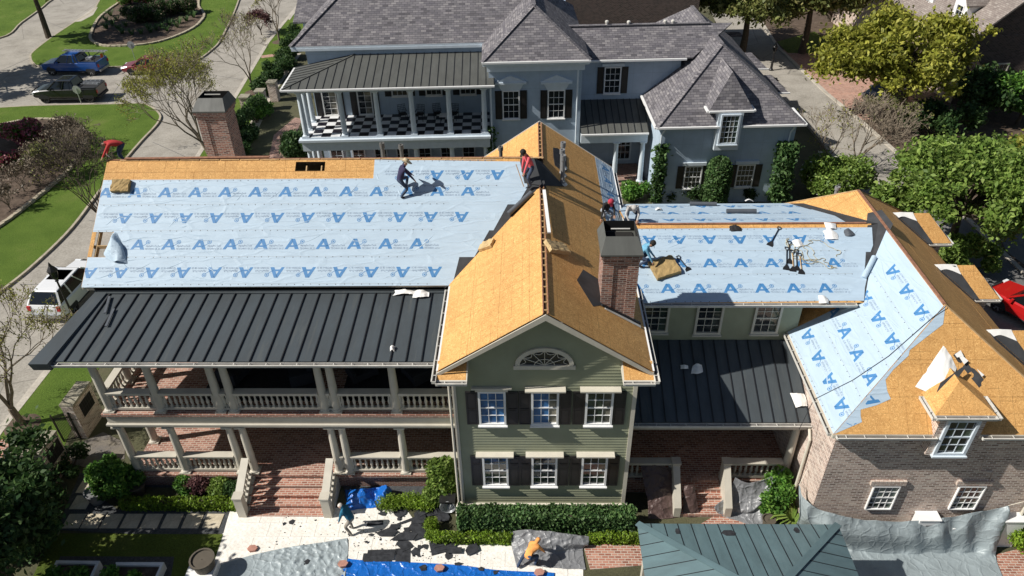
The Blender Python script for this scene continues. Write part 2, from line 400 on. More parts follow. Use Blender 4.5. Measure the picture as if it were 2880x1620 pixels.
brickmat('brick_floor', [(0.20, 0.085, 0.06), (0.33, 0.15, 0.105), (0.42, 0.235, 0.175)], (0.50, 0.42, 0.35), bw=0.25, rh=0.105, ms=0.012)
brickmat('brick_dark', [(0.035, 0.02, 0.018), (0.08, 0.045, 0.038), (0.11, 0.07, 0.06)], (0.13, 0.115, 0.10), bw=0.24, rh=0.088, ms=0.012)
brickmat('shingles', [(0.085, 0.080, 0.090), (0.19, 0.18, 0.19), (0.12, 0.113, 0.128), (0.25, 0.235, 0.24), (0.15, 0.14, 0.155)], (0.06, 0.057, 0.066), bw=0.36, rh=0.17, ms=0.010, blotch=0.15, bmp=0.9, rough=0.95)
brickmat('shingles_pink', [(0.20, 0.165, 0.15), (0.28, 0.24, 0.215), (0.24, 0.20, 0.18), (0.34, 0.30, 0.27)], (0.13, 0.11, 0.10), bw=0.33, rh=0.15, ms=0.009, blotch=0.18, bmp=0.8, rough=0.95)
def stucco(name, col):
    mt, t, b = nodes(name); uv = coords(t, 'UV'); o = ramp(t, noise(t, uv, 1.2, 6, 0.6), [(0.3, tuple(c*0.9 for c in col)), (0.7, tuple(c*1.07 for c in col))])
    br = N(t, 'ShaderNodeTexBrick', offset=0.0); br.inputs['Scale'].default_value = 1; br.inputs['Brick Width'].default_value = 1.25; br.inputs['Row Height'].default_value = 1.4; br.inputs['Mortar Size'].default_value = 0.01
    t.links.new(uv, br.inputs[0]); o = mixc(t, br.outputs[1], o, tuple(c*0.8 for c in col))
    t.links.new(o, b.inputs['Base Color']); b.inputs['Roughness'].default_value = 0.85; bump(t, b, noise(t, uv, 60, 4), 0.25, 0.01)
stucco('stucco_blue', (0.385, 0.475, 0.57))
plain('trim_blue', (0.60, 0.67, 0.73), 0.55, var=0.06)
def grassmat(name, a, c, dry):
    mt, t, b = nodes(name); co = coords(t)
    o = ramp(t, noise(t, co, 0.35, 6, 0.65), [(0.3, a), (0.55, c), (0.75, dry)])
    fine = ramp(t, noise(t, co, 14, 4, 0.8), [(0.25, (0.45,)*3), (0.75, (1.35,)*3)]); o = mixc(t, 1.0, o, fine, 'MULTIPLY')
    t.links.new(o, b.inputs['Base Color']); b.inputs['Roughness'].default_value = 0.9; b.inputs['Specular IOR Level'].default_value = 0.15
    bump(t, b, noise(t, co, 22, 5, 0.8), 0.9, 0.08); return mt
grassmat('grass', (0.080, 0.140, 0.020), (0.120, 0.190, 0.030), (0.175, 0.215, 0.055))
grassmat('grass_dry', (0.085, 0.125, 0.020), (0.125, 0.17, 0.030), (0.19, 0.20, 0.06))
def groundmat(name, cols, scale=1.2, fine=18, bs=0.5, crack=None):
    mt, t, b = nodes(name); co = coords(t); k = len(cols)
    o = ramp(t, noise(t, co, scale, 8, 0.7), [(0.28+0.44*i/(k-1), c) for i, c in enumerate(cols)])
    f = ramp(t, noise(t, co, fine, 5, 0.75), [(0.25, (0.7,)*3), (0.75, (1.25,)*3)]); o = mixc(t, 1.0, o, f, 'MULTIPLY')
    if crack:
        v = N(t, 'ShaderNodeTexVoronoi', feature='DISTANCE_TO_EDGE'); v.inputs['Scale'].default_value = crack; t.links.new(co, v.inputs[0])
        o = mixc(t, ramp(t, v.outputs[0], [(0, (0.7,)*3), (0.006, (0, 0, 0))]), o, tuple(c*0.45 for c in cols[0]))
    t.links.new(o, b.inputs['Base Color']); b.inputs['Roughness'].default_value = 0.92; bump(t, b, noise(t, co, fine, 6, 0.8), bs, 0.05); return mt
groundmat('concrete', [(0.225, 0.205, 0.175), (0.33, 0.305, 0.265), (0.40, 0.37, 0.325)], 0.5, 8, 0.15, 0.16)
groundmat('concrete_pale', [(0.36, 0.33, 0.275), (0.46, 0.42, 0.36), (0.54, 0.50, 0.43)], 0.8, 9, 0.2)
groundmat('asphalt', [(0.10, 0.10, 0.10), (0.15, 0.148, 0.145), (0.20, 0.195, 0.19)], 0.7, 12, 0.2)
groundmat('kerb', [(0.25, 0.215, 0.155), (0.40, 0.35, 0.265), (0.48, 0.43, 0.34)], 2.2, 14, 0.4)
groundmat('mulch', [(0.055, 0.037, 0.025), (0.105, 0.072, 0.050), (0.165, 0.120, 0.09)], 1.6, 24, 1.0)
groundmat('soil', [(0.05, 0.045, 0.028), (0.085, 0.085, 0.04), (0.12, 0.105, 0.06)], 0.6, 16, 0.8)
groundmat('gravel', [(0.035, 0.040, 0.045), (0.075, 0.08, 0.085), (0.13, 0.135, 0.14)], 9, 38, 1.0)
groundmat('stone', [(0.30, 0.255, 0.18), (0.44, 0.385, 0.285), (0.52, 0.47, 0.37)], 2.2, 16, 0.5)
groundmat('stone_cap', [(0.20, 0.18, 0.13), (0.30, 0.275, 0.21), (0.38, 0.35, 0.28)], 3, 16, 0.5)
groundmat('travertine', [(0.72, 0.67, 0.59), (0.82, 0.79, 0.73), (0.87, 0.85, 0.80)], 1.1, 10, 0.15)
groundmat('slab', [(0.42, 0.36, 0.25), (0.54, 0.47, 0.35), (0.62, 0.56, 0.44)], 1.5, 16, 0.2)
groundmat('flagstone', [(0.09, 0.095, 0.105), (0.16, 0.14, 0.12), (0.22, 0.19, 0.14)], 1.2, 14, 0.4)
plain('bark', (0.185, 0.150, 0.110), 0.9, var=0.35, scale=9, bmp=0.5, bscale=30)
plain('bark_dark', (0.085, 0.066, 0.048), 0.95, var=0.35, scale=9, bmp=0.5, bscale=30)
leafmat('leaf_green', [(0.030, 0.085, 0.014), (0.055, 0.135, 0.022), (0.085, 0.185, 0.03), (0.13, 0.23, 0.04)])
leafmat('leaf_bright', [(0.060, 0.105, 0.018), (0.095, 0.155, 0.028), (0.140, 0.205, 0.042), (0.19, 0.25, 0.06)])
leafmat('leaf_dark', [(0.016, 0.040, 0.012), (0.028, 0.062, 0.018), (0.045, 0.085, 0.025), (0.065, 0.105, 0.035)])
leafmat('leaf_olive', k_=2.0, cols=[(0.050, 0.062, 0.018), (0.080, 0.095, 0.026), (0.115, 0.125, 0.038), (0.16, 0.15, 0.055)])
leafmat('leaf_yellow', k_=2.1, cols=[(0.085, 0.095, 0.014), (0.13, 0.14, 0.020), (0.18, 0.18, 0.028), (0.24, 0.23, 0.045)])
leafmat('leaf_spring', k_=1.8, cols=[(0.12, 0.13, 0.02), (0.17, 0.18, 0.03), (0.22, 0.21, 0.045)])
leafmat('leaf_hedge', [(0.020, 0.050, 0.016), (0.040, 0.085, 0.026), (0.065, 0.12, 0.038), (0.09, 0.15, 0.05)])
leafmat('leaf_box', [(0.075, 0.13, 0.012), (0.115, 0.185, 0.016), (0.165, 0.235, 0.026)])
leafmat('leaf_pink', k_=1.1, cols=[(0.34, 0.06, 0.10), (0.48, 0.12, 0.17), (0.60, 0.28, 0.30)])
leafmat('leaf_white', k_=1.0, cols=[(0.62, 0.64, 0.52), (0.75, 0.75, 0.68)])
leafmat('leaf_plum', [(0.05, 0.022, 0.024), (0.09, 0.04, 0.042), (0.13, 0.07, 0.065)])
leafmat('leaf_twig', k_=1.2, cols=[(0.11, 0.085, 0.06), (0.16, 0.125, 0.09), (0.21, 0.165, 0.12)], trans=0.1)
# ================================================================ ground and roads
def slab(name, poly, z1, z0, mat, kind='structure', parent=None):
    o = MB().prism([(p[0], p[1], z0) for p in poly], (0, 0, z1-z0)).build(name, mat, parent)
    if kind: o['kind'] = kind
    return o
g = MB(); g.add([(-600, -200, -0.16), (600, -200, -0.16), (600, 900, -0.16), (-600, 900, -0.16)], [(0, 1, 2, 3)])
g.build('ground', 'soil')['kind'] = 'structure'
zr = -0.12
road_ = slab('road', pxpoly([(-900, 300), (-300, -20), (110, -60), (330, -170), (640, -170), (1060, -170), (905, 10), (850, 0), (753, 119), (641, 306), (548, 451), (370, 705), (182, 980), (0, 1210), (-200, 1500), (-1500, 1500)], zr), zr, -0.3, 'concrete')
# ---- kerbed lawns
def lawn(name, px, kerb=0.16, mat='grass', n=5, kmat='kerb', z=0.0):
    P = pxpoly(px, 0, n); o = slab(name, P, z, -0.3, mat)
    if kerb: MBk = sweep(MB(), P, kerb, -0.3, z+0.012, closed=True); k = MBk.build('kerb', kmat, None); k['kind'] = 'structure'
    return o
lawn('lawn', [(86, 160), (95, 178), (125, 185), (320, 187), (440, 178), (540, 172), (596, 138), (626, 100), (671, 0), (700, -120), (360, -120), (283, -5), (262, 30), (209, 62), (140, 108), (93, 145)])
lawn('lawn', [(-60, 306), (0, 302), (120, 296), (330, 292), (405, 292), (447, 318), (443, 345), (395, 397), (345, 455), (280, 535), (200, 640), (100, 738), (0, 818), (-200, 960), (-400, 900), (-400, 420)])
lawn('lawn', [(-300, 150), (-10, 108), (60, 62), (135, 5), (190, -60), (-300, -60)])
# verge along the lane and the ground round the houses (all a few millimetres apart)
V = pxpoly([(905, 10), (850, 0), (753, 119), (641, 306), (548, 451), (370, 705), (182, 980), (0, 1210), (-200, 1500), (-200, 1640), (120, 1400), (262, 1060), (640, 500), (705, 400), (835, 150), (915, 20)], 0)
slab('verge', V, 0.0, -0.3, 'grass')
kb = sweep(MB(), pxpoly([(905, 10), (850, 0), (753, 119), (641, 306), (548, 451), (370, 705), (182, 980), (0, 1210), (-200, 1500)], 0), 0.35, -0.3, 0.014); kb.build('kerb', 'concrete_pale')['kind'] = 'structure'
slab('house_plot', pxpoly([(262, 1060), (640, 500), (705, 400), (835, 150), (905, 30), (1100, -160), (2100, -160), (2000, 90), (2130, 190), (2300, 420), (2420, 560), (2700, 800), (3200, 1300), (3200, 1900), (-600, 1900), (-200, 1640), (120, 1400)], 0), -0.012, -0.3, 'soil')
sw = sweep(MB(), pxpoly([(835, 150), (770, 245), (705, 372), (668, 410), (560, 590)], 0), 0.9, -0.1, 0.004); sw.build('sidewalk', 'concrete_pale')['kind'] = 'structure'
for a, b_ in (((735, 160), (800, 152)), ((655, 400), (690, 372))):
    A, B = onz(*a), onz(*b_); MB().beam((A.x, A.y, -0.045), (B.x, B.y, -0.045), 0.8, 0.11).build('brick_crossing', 'brick_paver')['kind'] = 'structure'
# drain inlet pad and manhole lids
slab('inlet_pad', pxpoly([(205, 62), (228, 60), (262, 42), (275, 20), (262, 22), (230, 45)], 0), 0.008, -0.1, 'concrete_pale')
slab('utility_pad', pxpoly([(806, 52), (828, 28), (832, 33), (815, 56)], 0), 0.01, -0.1, 'concrete_pale')
# ---- right-hand alley
slab('alley', pxpoly([(1960, -60), (2010, 60), (2120, 185), (2290, 380), (2420, 545), (2560, 690), (2760, 900), (2880, 1060), (3200, 1400), (3400, 1300), (2980, 870), (2880, 770), (2747, 642), (2423, 343), (2326, 265), (2188, 134), (2060, -60)], zr), zr+0.13, -0.3, 'concrete')
AS = pxpoly([(2470, 600), (2600, 690), (2760, 880), (2880, 1060), (3200, 1400), (3400, 1300), (2980, 870), (2880, 770), (2747, 642), (2640, 545)], 0); slab('alley_asphalt', AS, 0.016, -0.2, 'asphalt')
kb = sweep(MB(), pxpoly([(2060, -60), (2188, 134), (2326, 265), (2423, 343), (2560, 465), (2747, 642), (2880, 770), (3100, 980)], 0), 0.3, -0.3, 0.09); kb.build('kerb', 'concrete_pale')['kind'] = 'structure'
slab('far_yard', pxpoly([(2070, -60), (2190, 132), (2328, 263), (2425, 341), (2562, 463), (2749, 640), (2882, 768), (3100, 978), (3700, 900), (3700, -60)], 0), 0.03, -0.3, 'mulch')
slab('brick_drive', pxpoly([(2200, 140), (2330, 262), (2425, 338), (2520, 330), (2600, 300), (2440, 190), (2300, 150)], 0), 0.036, -0.1, 'brick_paver')
slab('lawn', pxpoly([(2185, 118), (2215, 150), (2320, 152), (2340, 120), (2290, 90)], 0), 0.042, -0.1, 'grass_dry')
slab('lawn', pxpoly([(2700, 390), (2900, 395), (2900, 480), (2800, 470), (2700, 430)], 0), 0.042, -0.1, 'grass_dry')
slab('asphalt_court', pxpoly([(2760, 540), (2830, 520), (2900, 545), (2900, 760), (2830, 710)], 0), 0.045, -0.1, 'asphalt')
# ---- planting beds with stone edging, each edging stone its own piece
ST = []
for k in range(5):
    s_ = MB(); q = [Vector((random.uniform(-.04, .04), random.uniform(-.03, .03), random.uniform(-.02, .02))) for _ in range(8)]
    b0 = MB().box((-0.24, -0.13, -0.1), (0.24, 0.13, 0.16)); s_.add([Vector(v)+q[i] for i, v in enumerate(b0.v)], b0.f); ST.append(s_.mesh('edging_stone', 'stone'))
def bed(px, n=4, mat='mulch', stones=True, z=0.03, step=0.52):
    P = pxpoly(px, 0, n); o = slab('planting_bed', P, z, -0.1, mat)
    if stones:
        L = 0; Q = P+[P[0]]; nxt = 0
        for i in range(len(P)):
            a, b_ = Q[i], Q[i+1]; d = b_-a; l = d.length
            while nxt <= L+l:
                p = a+d*((nxt-L)/l)
                if abs(p.x) < 70 and onscreen(p):
                    k = sub('edging_stone', random.choice(ST), o); k.location = (p.x, p.y, 0.0); k.rotation_euler = (0, 0, math.atan2(d.y, d.x)+random.uniform(-.08, .08)+random.choice((0, math.pi)))
                nxt += step
            L += l
    return o
def proj(p):
    d = Vector(p)-CP; z = d.dot(CF); return (PW/2+FL*d.dot(CR)/z, PH/2-FL*d.dot(CU)/z)
def onscreen(p, m=60):
    x, y = proj(p); return -m < x < PW+m and -m < y < PH+m
bed([(258, 92), (256, 112), (283, 128), (335, 131), (428, 123), (503, 100), (552, 74), (574, 48), (570, 33), (559, 18), (555, -20), (500, -60), (390, -40), (347, 0), (305, 30), (276, 56)])
bed([(-80, 372), (0, 354), (75, 340), (149, 338), (209, 350), (242, 382), (238, 414), (209, 458), (190, 485), (112, 552), (0, 637), (-120, 700), (-200, 560)])

for a, b_ in (((60, 262), (150, 205)), ((300, 292), (352, 213)), ((0, 200), (90, 160)), ((470, 300), (560, 215)), ((430, 400), (520, 440)), ((250, 620), (380, 640)), ((60, 800), (330, 800)), ((590, 210), (690, 225)), ((130, 60), (215, 95)), ((0, 1000), (180, 1000))):
    A_, B_ = onz(*a, zr), onz(*b_, zr); sub('road_joint', MB().beam((A_.x, A_.y, zr+.004), (B_.x, B_.y, zr+.004), .05, .004).mesh('road_joint', 'asphalt'), road_)
# ================================================================ the house being re-roofed
class Plane:
    """roof plane: origin o, u along the eave, v up the slope"""
    def __init__(s, o, u, v):
        s.o = Vector(o); s.u = Vector(u).normalized(); s.v = Vector(v).normalized(); s.n = s.u.cross(s.v).normalized()
        if s.n.z < 0: s.n = -s.n
    def pt(s, a, b, h=0.0): return s.o+s.u*a+s.v*b+s.n*h
    def px(s, x, y):
        p = onpl(x, y, s.o, s.n)-s.o; return (p.dot(s.u), p.dot(s.v))
    def ab(s, p): p = Vector(p)-s.o; return (p.dot(s.u), p.dot(s.v))
def clip(poly, conv):
    """Sutherland-Hodgman; conv is a convex polygon, counter-clockwise"""
    ar = sum(conv[i][0]*conv[(i+1) % len(conv)][1]-conv[(i+1) % len(conv)][0]*conv[i][1] for i in range(len(conv)))
    if ar < 0: conv = conv[::-1]
    out = poly
    for i in range(len(conv)):
        (ax, ay), (bx, by) = conv[i], conv[(i+1) % len(conv)]; inp = out; out = []
        if not inp: break
        side = lambda p: (bx-ax)*(p[1]-ay)-(by-ay)*(p[0]-ax)
        for k in range(len(inp)):
            p, q = inp[k-1], inp[k]; sp, sq = side(p), side(q)
            if (sp >= 0) != (sq >= 0):
                t = sp/(sp-sq); out.append((p[0]+(q[0]-p[0])*t, p[1]+(q[1]-p[1])*t))
            if sq >= 0: out.append(q)
    return out
def rect_minus(r, holes):
    rs = [r]
    for h in holes:
        o = []
        for a0, a1, b0, b1 in rs:
            if h[1] <= a0 or h[0] >= a1 or h[3] <= b0 or h[2] >= b1: o.append((a0, a1, b0, b1)); continue
            if h[2] > b0: o.append((a0, a1, b0, h[2]))
            if h[3] < b1: o.append((a0, a1, h[3], b1))
            c0, c1 = max(b0, h[2]), min(b1, h[3])
            if h[0] > a0: o.append((a0, h[0], c0, c1))
            if h[1] < a1: o.append((h[1], a1, c0, c1))
        rs = o
    return rs
def deck(parent, P, poly, holes=(), pw=2.44, ph=1.22, th=0.016, gap=0.006, h=0.0, mat='osb', phase=0.0):
    """roof sheathing: every panel a piece of its own"""
    a0, a1 = min(p[0] for p in poly), max(p[0] for p in poly); b0, b1 = min(p[1] for p in poly), max(p[1] for p in poly)
    j = 0; b = b0
    while b < b1:
        a = a0-(pw/2 if j % 2 else 0)-phase
        while a < a1:
            for r in rect_minus((a+gap/2, a+pw-gap/2, b+gap/2, b+ph-gap/2), holes):
                c = clip([(r[0], r[2]), (r[1], r[2]), (r[1], r[3]), (r[0], r[3])], poly)
                c = [p for i, p in enumerate(c) if (p[0]-c[i-1][0])**2+(p[1]-c[i-1][1])**2 > 1e-6]
                if len(c) >= 3:
                    ar = abs(sum(c[i-1][0]*c[i][1]-c[i][0]*c[i-1][1] for i in range(len(c))))/2
                    if ar > 0.02:
                        lift = h+random.uniform(0, 0.003)
                        sub('osb_panel', MB().prism([P.pt(x, y, lift-th) for x, y in c], P.n*th).mesh('osb_panel', mat), parent)
            a += pw
        b += ph; j += 1
def fontmesh(txt, size):
    cu = bpy.data.curves.new('t', 'FONT'); cu.body = txt; cu.size = size; cu.resolution_u = 1
    o = bpy.data.objects.new('t', cu); COL.objects.link(o); dg = bpy.context.evaluated_depsgraph_get()
    me = bpy.data.meshes.new_from_object(o.evaluated_get(dg)); vs = [v.co.copy() for v in me.vertices]; fs = [tuple(p.vertices) for p in me.polygons]
    bpy.data.objects.remove(o); bpy.data.curves.remove(cu); bpy.data.meshes.remove(me); return vs, fs
T1, T2 = fontmesh('AlphaProTech', 0.115), fontmesh('TECHNO SB 25', 0.105)
def logo():
    """2-D print: list of (verts2d, faces, material index)"""
    out = [([(0, 0), (.115, 0), (.30, .30), (.27, .43), (.235, .43)], [(0, 1, 2, 3, 4)], 1),
           ([(.235, .43), (.375, .43), (.555, 0), (.40, 0), (.355, .12), (.19, .12), (.225, .19), (.30, .19), (.27, .30)][:2]+[(.555, 0), (.40, 0), (.275, .34)], [(0, 1, 2, 3, 4)], 1),
           ([(.175, .095), (.37, .095), (.345, .165), (.21, .165)], [(0, 1, 2, 3)], 1)]
    sw = [(.40, .13), (.50, .17), (.57, .215), (.615, .26)]
    vs = []; fs = []
    for i, (x, y) in enumerate(sw): vs += [(x, y+.012), (x, y-.012)]
    fs = [(2*i, 2*i+1, 2*i+3, 2*i+2) for i in range(len(sw)-1)]; out.append((vs, fs, 1))
    vs = []; n = 14
    for k in range(n):
        a = 2*math.pi*k/n; c, s_ = math.cos(a), math.sin(a); vs += [(.665+.085*c, .315+.085*s_), (.665+.062*c, .315+.062*s_)]
    out.append((vs, [(2*k, 2*k+1, (2*k+3) % (2*n), (2*k+2) % (2*n)) for k in range(n)], 1))
    out.append(([(.64, .285), (.69, .285), (.70, .33), (.665, .355), (.63, .33)], [(0, 1, 2, 3, 4)], 1))
    out.append(([(v.x*0.80+.60, v.y+.115) for v in T1[0]], T1[1], 2))
    out.append(([(v.x*0.84+.585, v.y-.005) for v in T2[0]], T2[1], 2)); return out
LOGO = logo()
def sheet(parent, P, poly, prints=(), h=0.004, seams=(), thick=0.004, name='underlayment_sheet', mats=('underlay', 'print_blue', 'print_grey', 'nail', 'seam'), flip_u=False):
    """one course of underlayment lying on plane P; prints: (a, b, kind, angle) a,b = lower-left of the mark"""
    mb = MB().prism([P.pt(x, y, h) for x, y in poly], P.n*thick); t = h+thick
    sg = [(poly[i][0]-poly[i-1][0])*(poly[(i+1) % len(poly)][1]-poly[i][1])-(poly[i][1]-poly[i-1][1])*(poly[(i+1) % len(poly)][0]-poly[i][0]) for i in range(len(poly))]; cv = all(x > -1e-6 for x in sg) or all(x < 1e-6 for x in sg)
    for a, b, flip, rot in prints:
        c, s_ = math.cos(rot), math.sin(rot)
        for vs, fs, mi in LOGO:
            if mi == 1: q = [(x-.32, y-.2) for x, y in vs]
            else: q = [(x-.32, y-.2) for x, y in vs]
            if flip: q = [(-x, -y) for x, y in q]
            q = [(a+x*c-y*s_, b+x*s_+y*c) for x, y in q]
            keep = []
            for f in fs:
                cp = [q[i] for i in f] if all(inside(q[i], poly) for i in f) else (clip([q[i] for i in f], poly) if cv else [])
                if len(cp) >= 3: keep.append(cp)
            for cp in keep: mb.add([P.pt(x, y, t+0.003) for x, y in cp], [tuple(range(len(cp)))], mi)
    for (a0, b0), (a1, b1) in seams:                        # row of cap nails
        L = math.hypot(a1-a0, b1-b0); k = 0.15
        while k < L:
            x, y = a0+(a1-a0)*k/L, b0+(b1-b0)*k/L+random.uniform(-.015, .015); r = 0.017
            mb.add([P.pt(x+dx*r, y+dy*r, t+0.003) for dx, dy in ((-1, -1), (1, -1), (1, 1), (-1, 1))], [(0, 1, 2, 3)], 3); k += random.uniform(0.26, 0.36)
        dx, dy = (a1-a0)/L, (b1-b0)/L; w_ = 0.008
        mb.add([P.pt(a0-dy*w_, b0+dx*w_+.03, t+0.002), P.pt(a0+dy*w_, b0-dx*w_+.03, t+0.002), P.pt(a1+dy*w_, b1-dx*w_+.03, t+0.002), P.pt(a1-dy*w_, b1+dx*w_+.03, t+0.002)], [(0, 1, 2, 3)], 4)
    a0, a1, b0, b1 = min(p[0] for p in poly), max(p[0] for p in poly), min(p[1] for p in poly), max(p[1] for p in poly)
    for _ in range(int((a1-a0)*(b1-b0)*2.2)):                # creases in the sheet
        x, y = random.uniform(a0, a1), random.uniform(b0, b1); L = random.uniform(.25, 1.5); th_ = random.choice((random.gauss(0, .18), random.gauss(.5, .35), random.gauss(-.6, .35))); dx, dy = math.cos(th_), math.sin(th_); w_ = random.uniform(.012, .035); hh = random.uniform(.005, .013)
        q = [(x+dx*L*k/4+dy*.03*L*math.sin(k), y+dy*L*k/4-dx*.03*L*math.sin(k)) for k in range(5)]
        if not all(inside((qx+ex, qy+ey), poly) for qx, qy in q for ex in (-.05, .05) for ey in (-.05, .05)): continue
        e_ = [0, .8, 1, .7, 0]; vs = []
        for k, (qx, qy) in enumerate(q): vs += [P.pt(qx-dy*w_*e_[k], qy+dx*w_*e_[k], t-.001), P.pt(qx, qy, t+hh*e_[k]), P.pt(qx+dy*w_*e_[k], qy-dx*w_*e_[k], t-.001)]
        o_ = len(mb.v); mb.add(vs, [(3*k+j, 3*k+j+1, 3*k+j+4, 3*k+j+3) for k in range(4) for j in (0, 1)], 0)
        for i_ in range(len(mb.f)-8, len(mb.f)):
            A_, B_2, C_ = (Vector(mb.v[z]) for z in mb.f[i_][:3])
            if (B_2-A_).cross(C_-A_).dot(P.n) < 0: mb.f[i_] = mb.f[i_][::-1]
    fix_up(mb, P.n); return sub(name, mb.mesh(name, list(mats)), parent)
def inside(p, poly):
    c = False
    for i in range(len(poly)):
        (x0, y0), (x1, y1) = poly[i-1], poly[i]
        if (y0 > p[1]) != (y1 > p[1]) and p[0] < (x1-x0)*(p[1]-y0)/(y1-y0)+x0: c = not c
    return c
def fix_up(mb, n):
    for i, f in enumerate(mb.f):
        if mb.m[i]:
            a, b, c = (Vector(mb.v[k]) for k in f[:3])
            if (b-a).cross(c-a).dot(n) < 0: mb.f[i] = f[::-1]
def gutter(parent, a, b, out, wd=0.13, dp=0.10, name='gutter', step=0.62):
    """open trough from a to b (inner top edge), opening outward along out"""
    a, b, o = Vector(a), Vector(b), Vector(out).normalized(); d = (b-a).normalized(); z = Vector((0, 0, 1)); mb = MB(); L = (b-a).length; c = (a+b)/2
    mb.obox(c+o*wd/2-z*dp, d, o, z, L, wd, 0.012, 0); mb.obox(c+o*(wd-.01)-z*dp/2, d, o, z, L, 0.022, dp, 0); mb.obox(c+o*0.008-z*dp/2, d, o, z, L, 0.016, dp, 0)
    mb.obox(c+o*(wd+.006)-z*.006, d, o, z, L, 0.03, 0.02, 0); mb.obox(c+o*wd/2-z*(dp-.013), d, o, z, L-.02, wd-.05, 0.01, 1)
    for e, s_ in ((a, 1), (b, -1)): mb.obox(e+d*s_*.008+o*wd/2-z*dp/2, d, o, z, 0.014, wd-.01, dp-.006, 0)
    k = 0.3
    while k < L-.1: mb.obox(a+d*k+o*wd/2-z*.006, d, o, z, 0.025, wd-.02, 0.012, 0); k += step*random.uniform(.8, 1.2)
    for _ in range(int(L*1.2)):
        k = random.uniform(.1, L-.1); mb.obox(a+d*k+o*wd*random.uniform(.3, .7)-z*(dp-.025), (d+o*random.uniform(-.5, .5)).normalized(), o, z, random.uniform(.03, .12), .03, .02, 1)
    return mb.build(name, ['gutter', 'gutter_in'], parent)
def window(parent, c, r, nrm, w, h, cols=3, rows=4, glass='glass', frame='white', fw=0.07, sill=True, hood=None, hoodmat='trim', sash=True):
    """window centred at c on a wall with right vector r and outward normal nrm; panes are pieces"""
    c, r, n, z = Vector(c), Vector(r), Vector(nrm), Vector((0, 0, 1)); mb = MB()
    for s_ in (-1, 1): mb.obox(c+r*s_*(w/2+fw/2)+n*.03, r, n, z, fw, 0.09, h+2*fw, 0)
    for s_ in (-1, 1): mb.obox(c+z*s_*(h/2+fw/2)+n*.03, r, n, z, w, 0.09, fw, 0)
    m_ = 0.022
    for i in range(1, cols): mb.obox(c+r*(-w/2+w*i/cols)+n*.012, r, n, z, m_, 0.03, h, 0)
    for j in range(1, rows): mb.obox(c+z*(-h/2+h*j/rows)+n*(.014 if j*2 != rows or not sash else .022), r, n, z, w, 0.03, m_ if j*2 != rows or not sash else 0.055, 0)
    if sill: mb.obox(c-z*(h/2+fw+.03)+n*.06, r, n, z, w+2*fw+.08, 0.16, 0.06, 0)
    if hood: mb.obox(c+z*(h/2+fw+.06)+n*.035, r, n, z, w+2*fw+.16, 0.10, 0.12, 1); mb.obox(c+z*(h/2+fw+.15)+n*hood/2, r, n, z, w+2*fw+.42, hood, 0.06, 1)
    o = mb.build('window', [frame, hoodmat], parent)
    for i in range(cols):
        for j in range(rows):
            q = MB().obox(c+r*(-w/2+w*(i+.5)/cols)+z*(-h/2+h*(j+.5)/rows)+n*.002, r, n, z, w/cols-m_*.8, 0.008, h/rows-m_*.8)
            sub('pane', q.mesh('pane', glass if isinstance(glass, str) else glass[(j*cols+i) % len(glass)], uv=False), o)
    return o
def shutter(parent, c, r, nrm, w, h, panels=(.5,)):
    c, r, n, z = Vector(c), Vector(r), Vector(nrm), Vector((0, 0, 1)); mb = MB(); mb.obox(c+n*.03, r, n, z, w, .03, h)
    e = .05; cuts = [0]+[p for p in panels]+[1]
    for s_ in (-1, 1): mb.obox(c+r*s_*(w/2-e/2)+n*.052, r, n, z, e, .018, h)
    for k in cuts: mb.obox(c+z*(-h/2+e/2+(h-e)*k)+n*.052, r, n, z, w-2*e, .018, e)
    for k0, k1 in zip(cuts, cuts[1:]):
        hh = (h-e)*(k1-k0)-e-.06
        if hh > .05: mb.obox(c+z*(-h/2+e/2+(h-e)*(k0+k1)/2)+n*.05, r, n, z, w-2*e-.06, .012, hh)
    return mb.build('shutter', 'shutter', parent)
def mk_column(h, r=0.155):
    mb = MB(); mb.box((-.21, -.21, 0), (.21, .21, .07)); mb.lathe([(.20, .07), (.205, .10), (.19, .13), (r+.01, .15), (r, .19), (r*1.01, h*.35), (r*.84, h-.20), (r*.88, h-.18), (r*.88, h-.15), (r*.84, h-.14), (.19, h-.08), (.19, h-.06)], n=16)
    mb.box((-.205, -.205, h-.06), (.205, .205, h)); return mb.mesh('column', 'trim_grey', smooth=False)
def mk_baluster(h):
    return MB().box((-.05, -.05, 0), (.05, .05, .05)).lathe([(.035, .05), (.055, .08), (.03, .13), (.06, .24), (.062, .30), (.028, h*.72), (.045, h*.76), (.03, h*.80), (.045, h-.07), (.05, h-.04)], n=8).box((-.05, -.05, h-.04), (.05, .05, h)).mesh('baluster', 'trim_grey')
BAL = mk_baluster(.66)
def balustrade(parent, a, b, spc=0.20, post=None):
    """level railing from a to b at floor height"""
    a, b = Vector(a), Vector(b); d = b-a; L = d.length; d.normalize(); r = Vector((-d.y, d.x, 0)); z = Vector((0, 0, 1)); c = (a+b)/2; mb = MB()
    mb.obox(c+z*.13, d, r, z, L, .16, .10); mb.obox(c+z*.89, d, r, z, L, .24, .10); mb.obox(c+z*.955, d, r, z, L-.01, .30, .045); mb.obox(a+d*.03+z*.5, d, r, z, .06, .10, .8); mb.obox(b-d*.03+z*.5, d, r, z, .06, .10, .8)
    o = mb.build('balustrade', 'trim_grey', parent); n = max(2, int(L/spc))
    for k in range(n):
        q = sub('baluster', BAL, o); q.location = a+d*(L*(k+.5)/n)+z*.18
    return o
H = thing('house', 'two-storey green clapboard house with stripped roof, pale blue underlayment and bare orange sheathing', 'house', (0, 22, 0))
hbox = lambda name, a, b, mat, parent=None: MB().box(a, b).build(name, mat, parent or H)
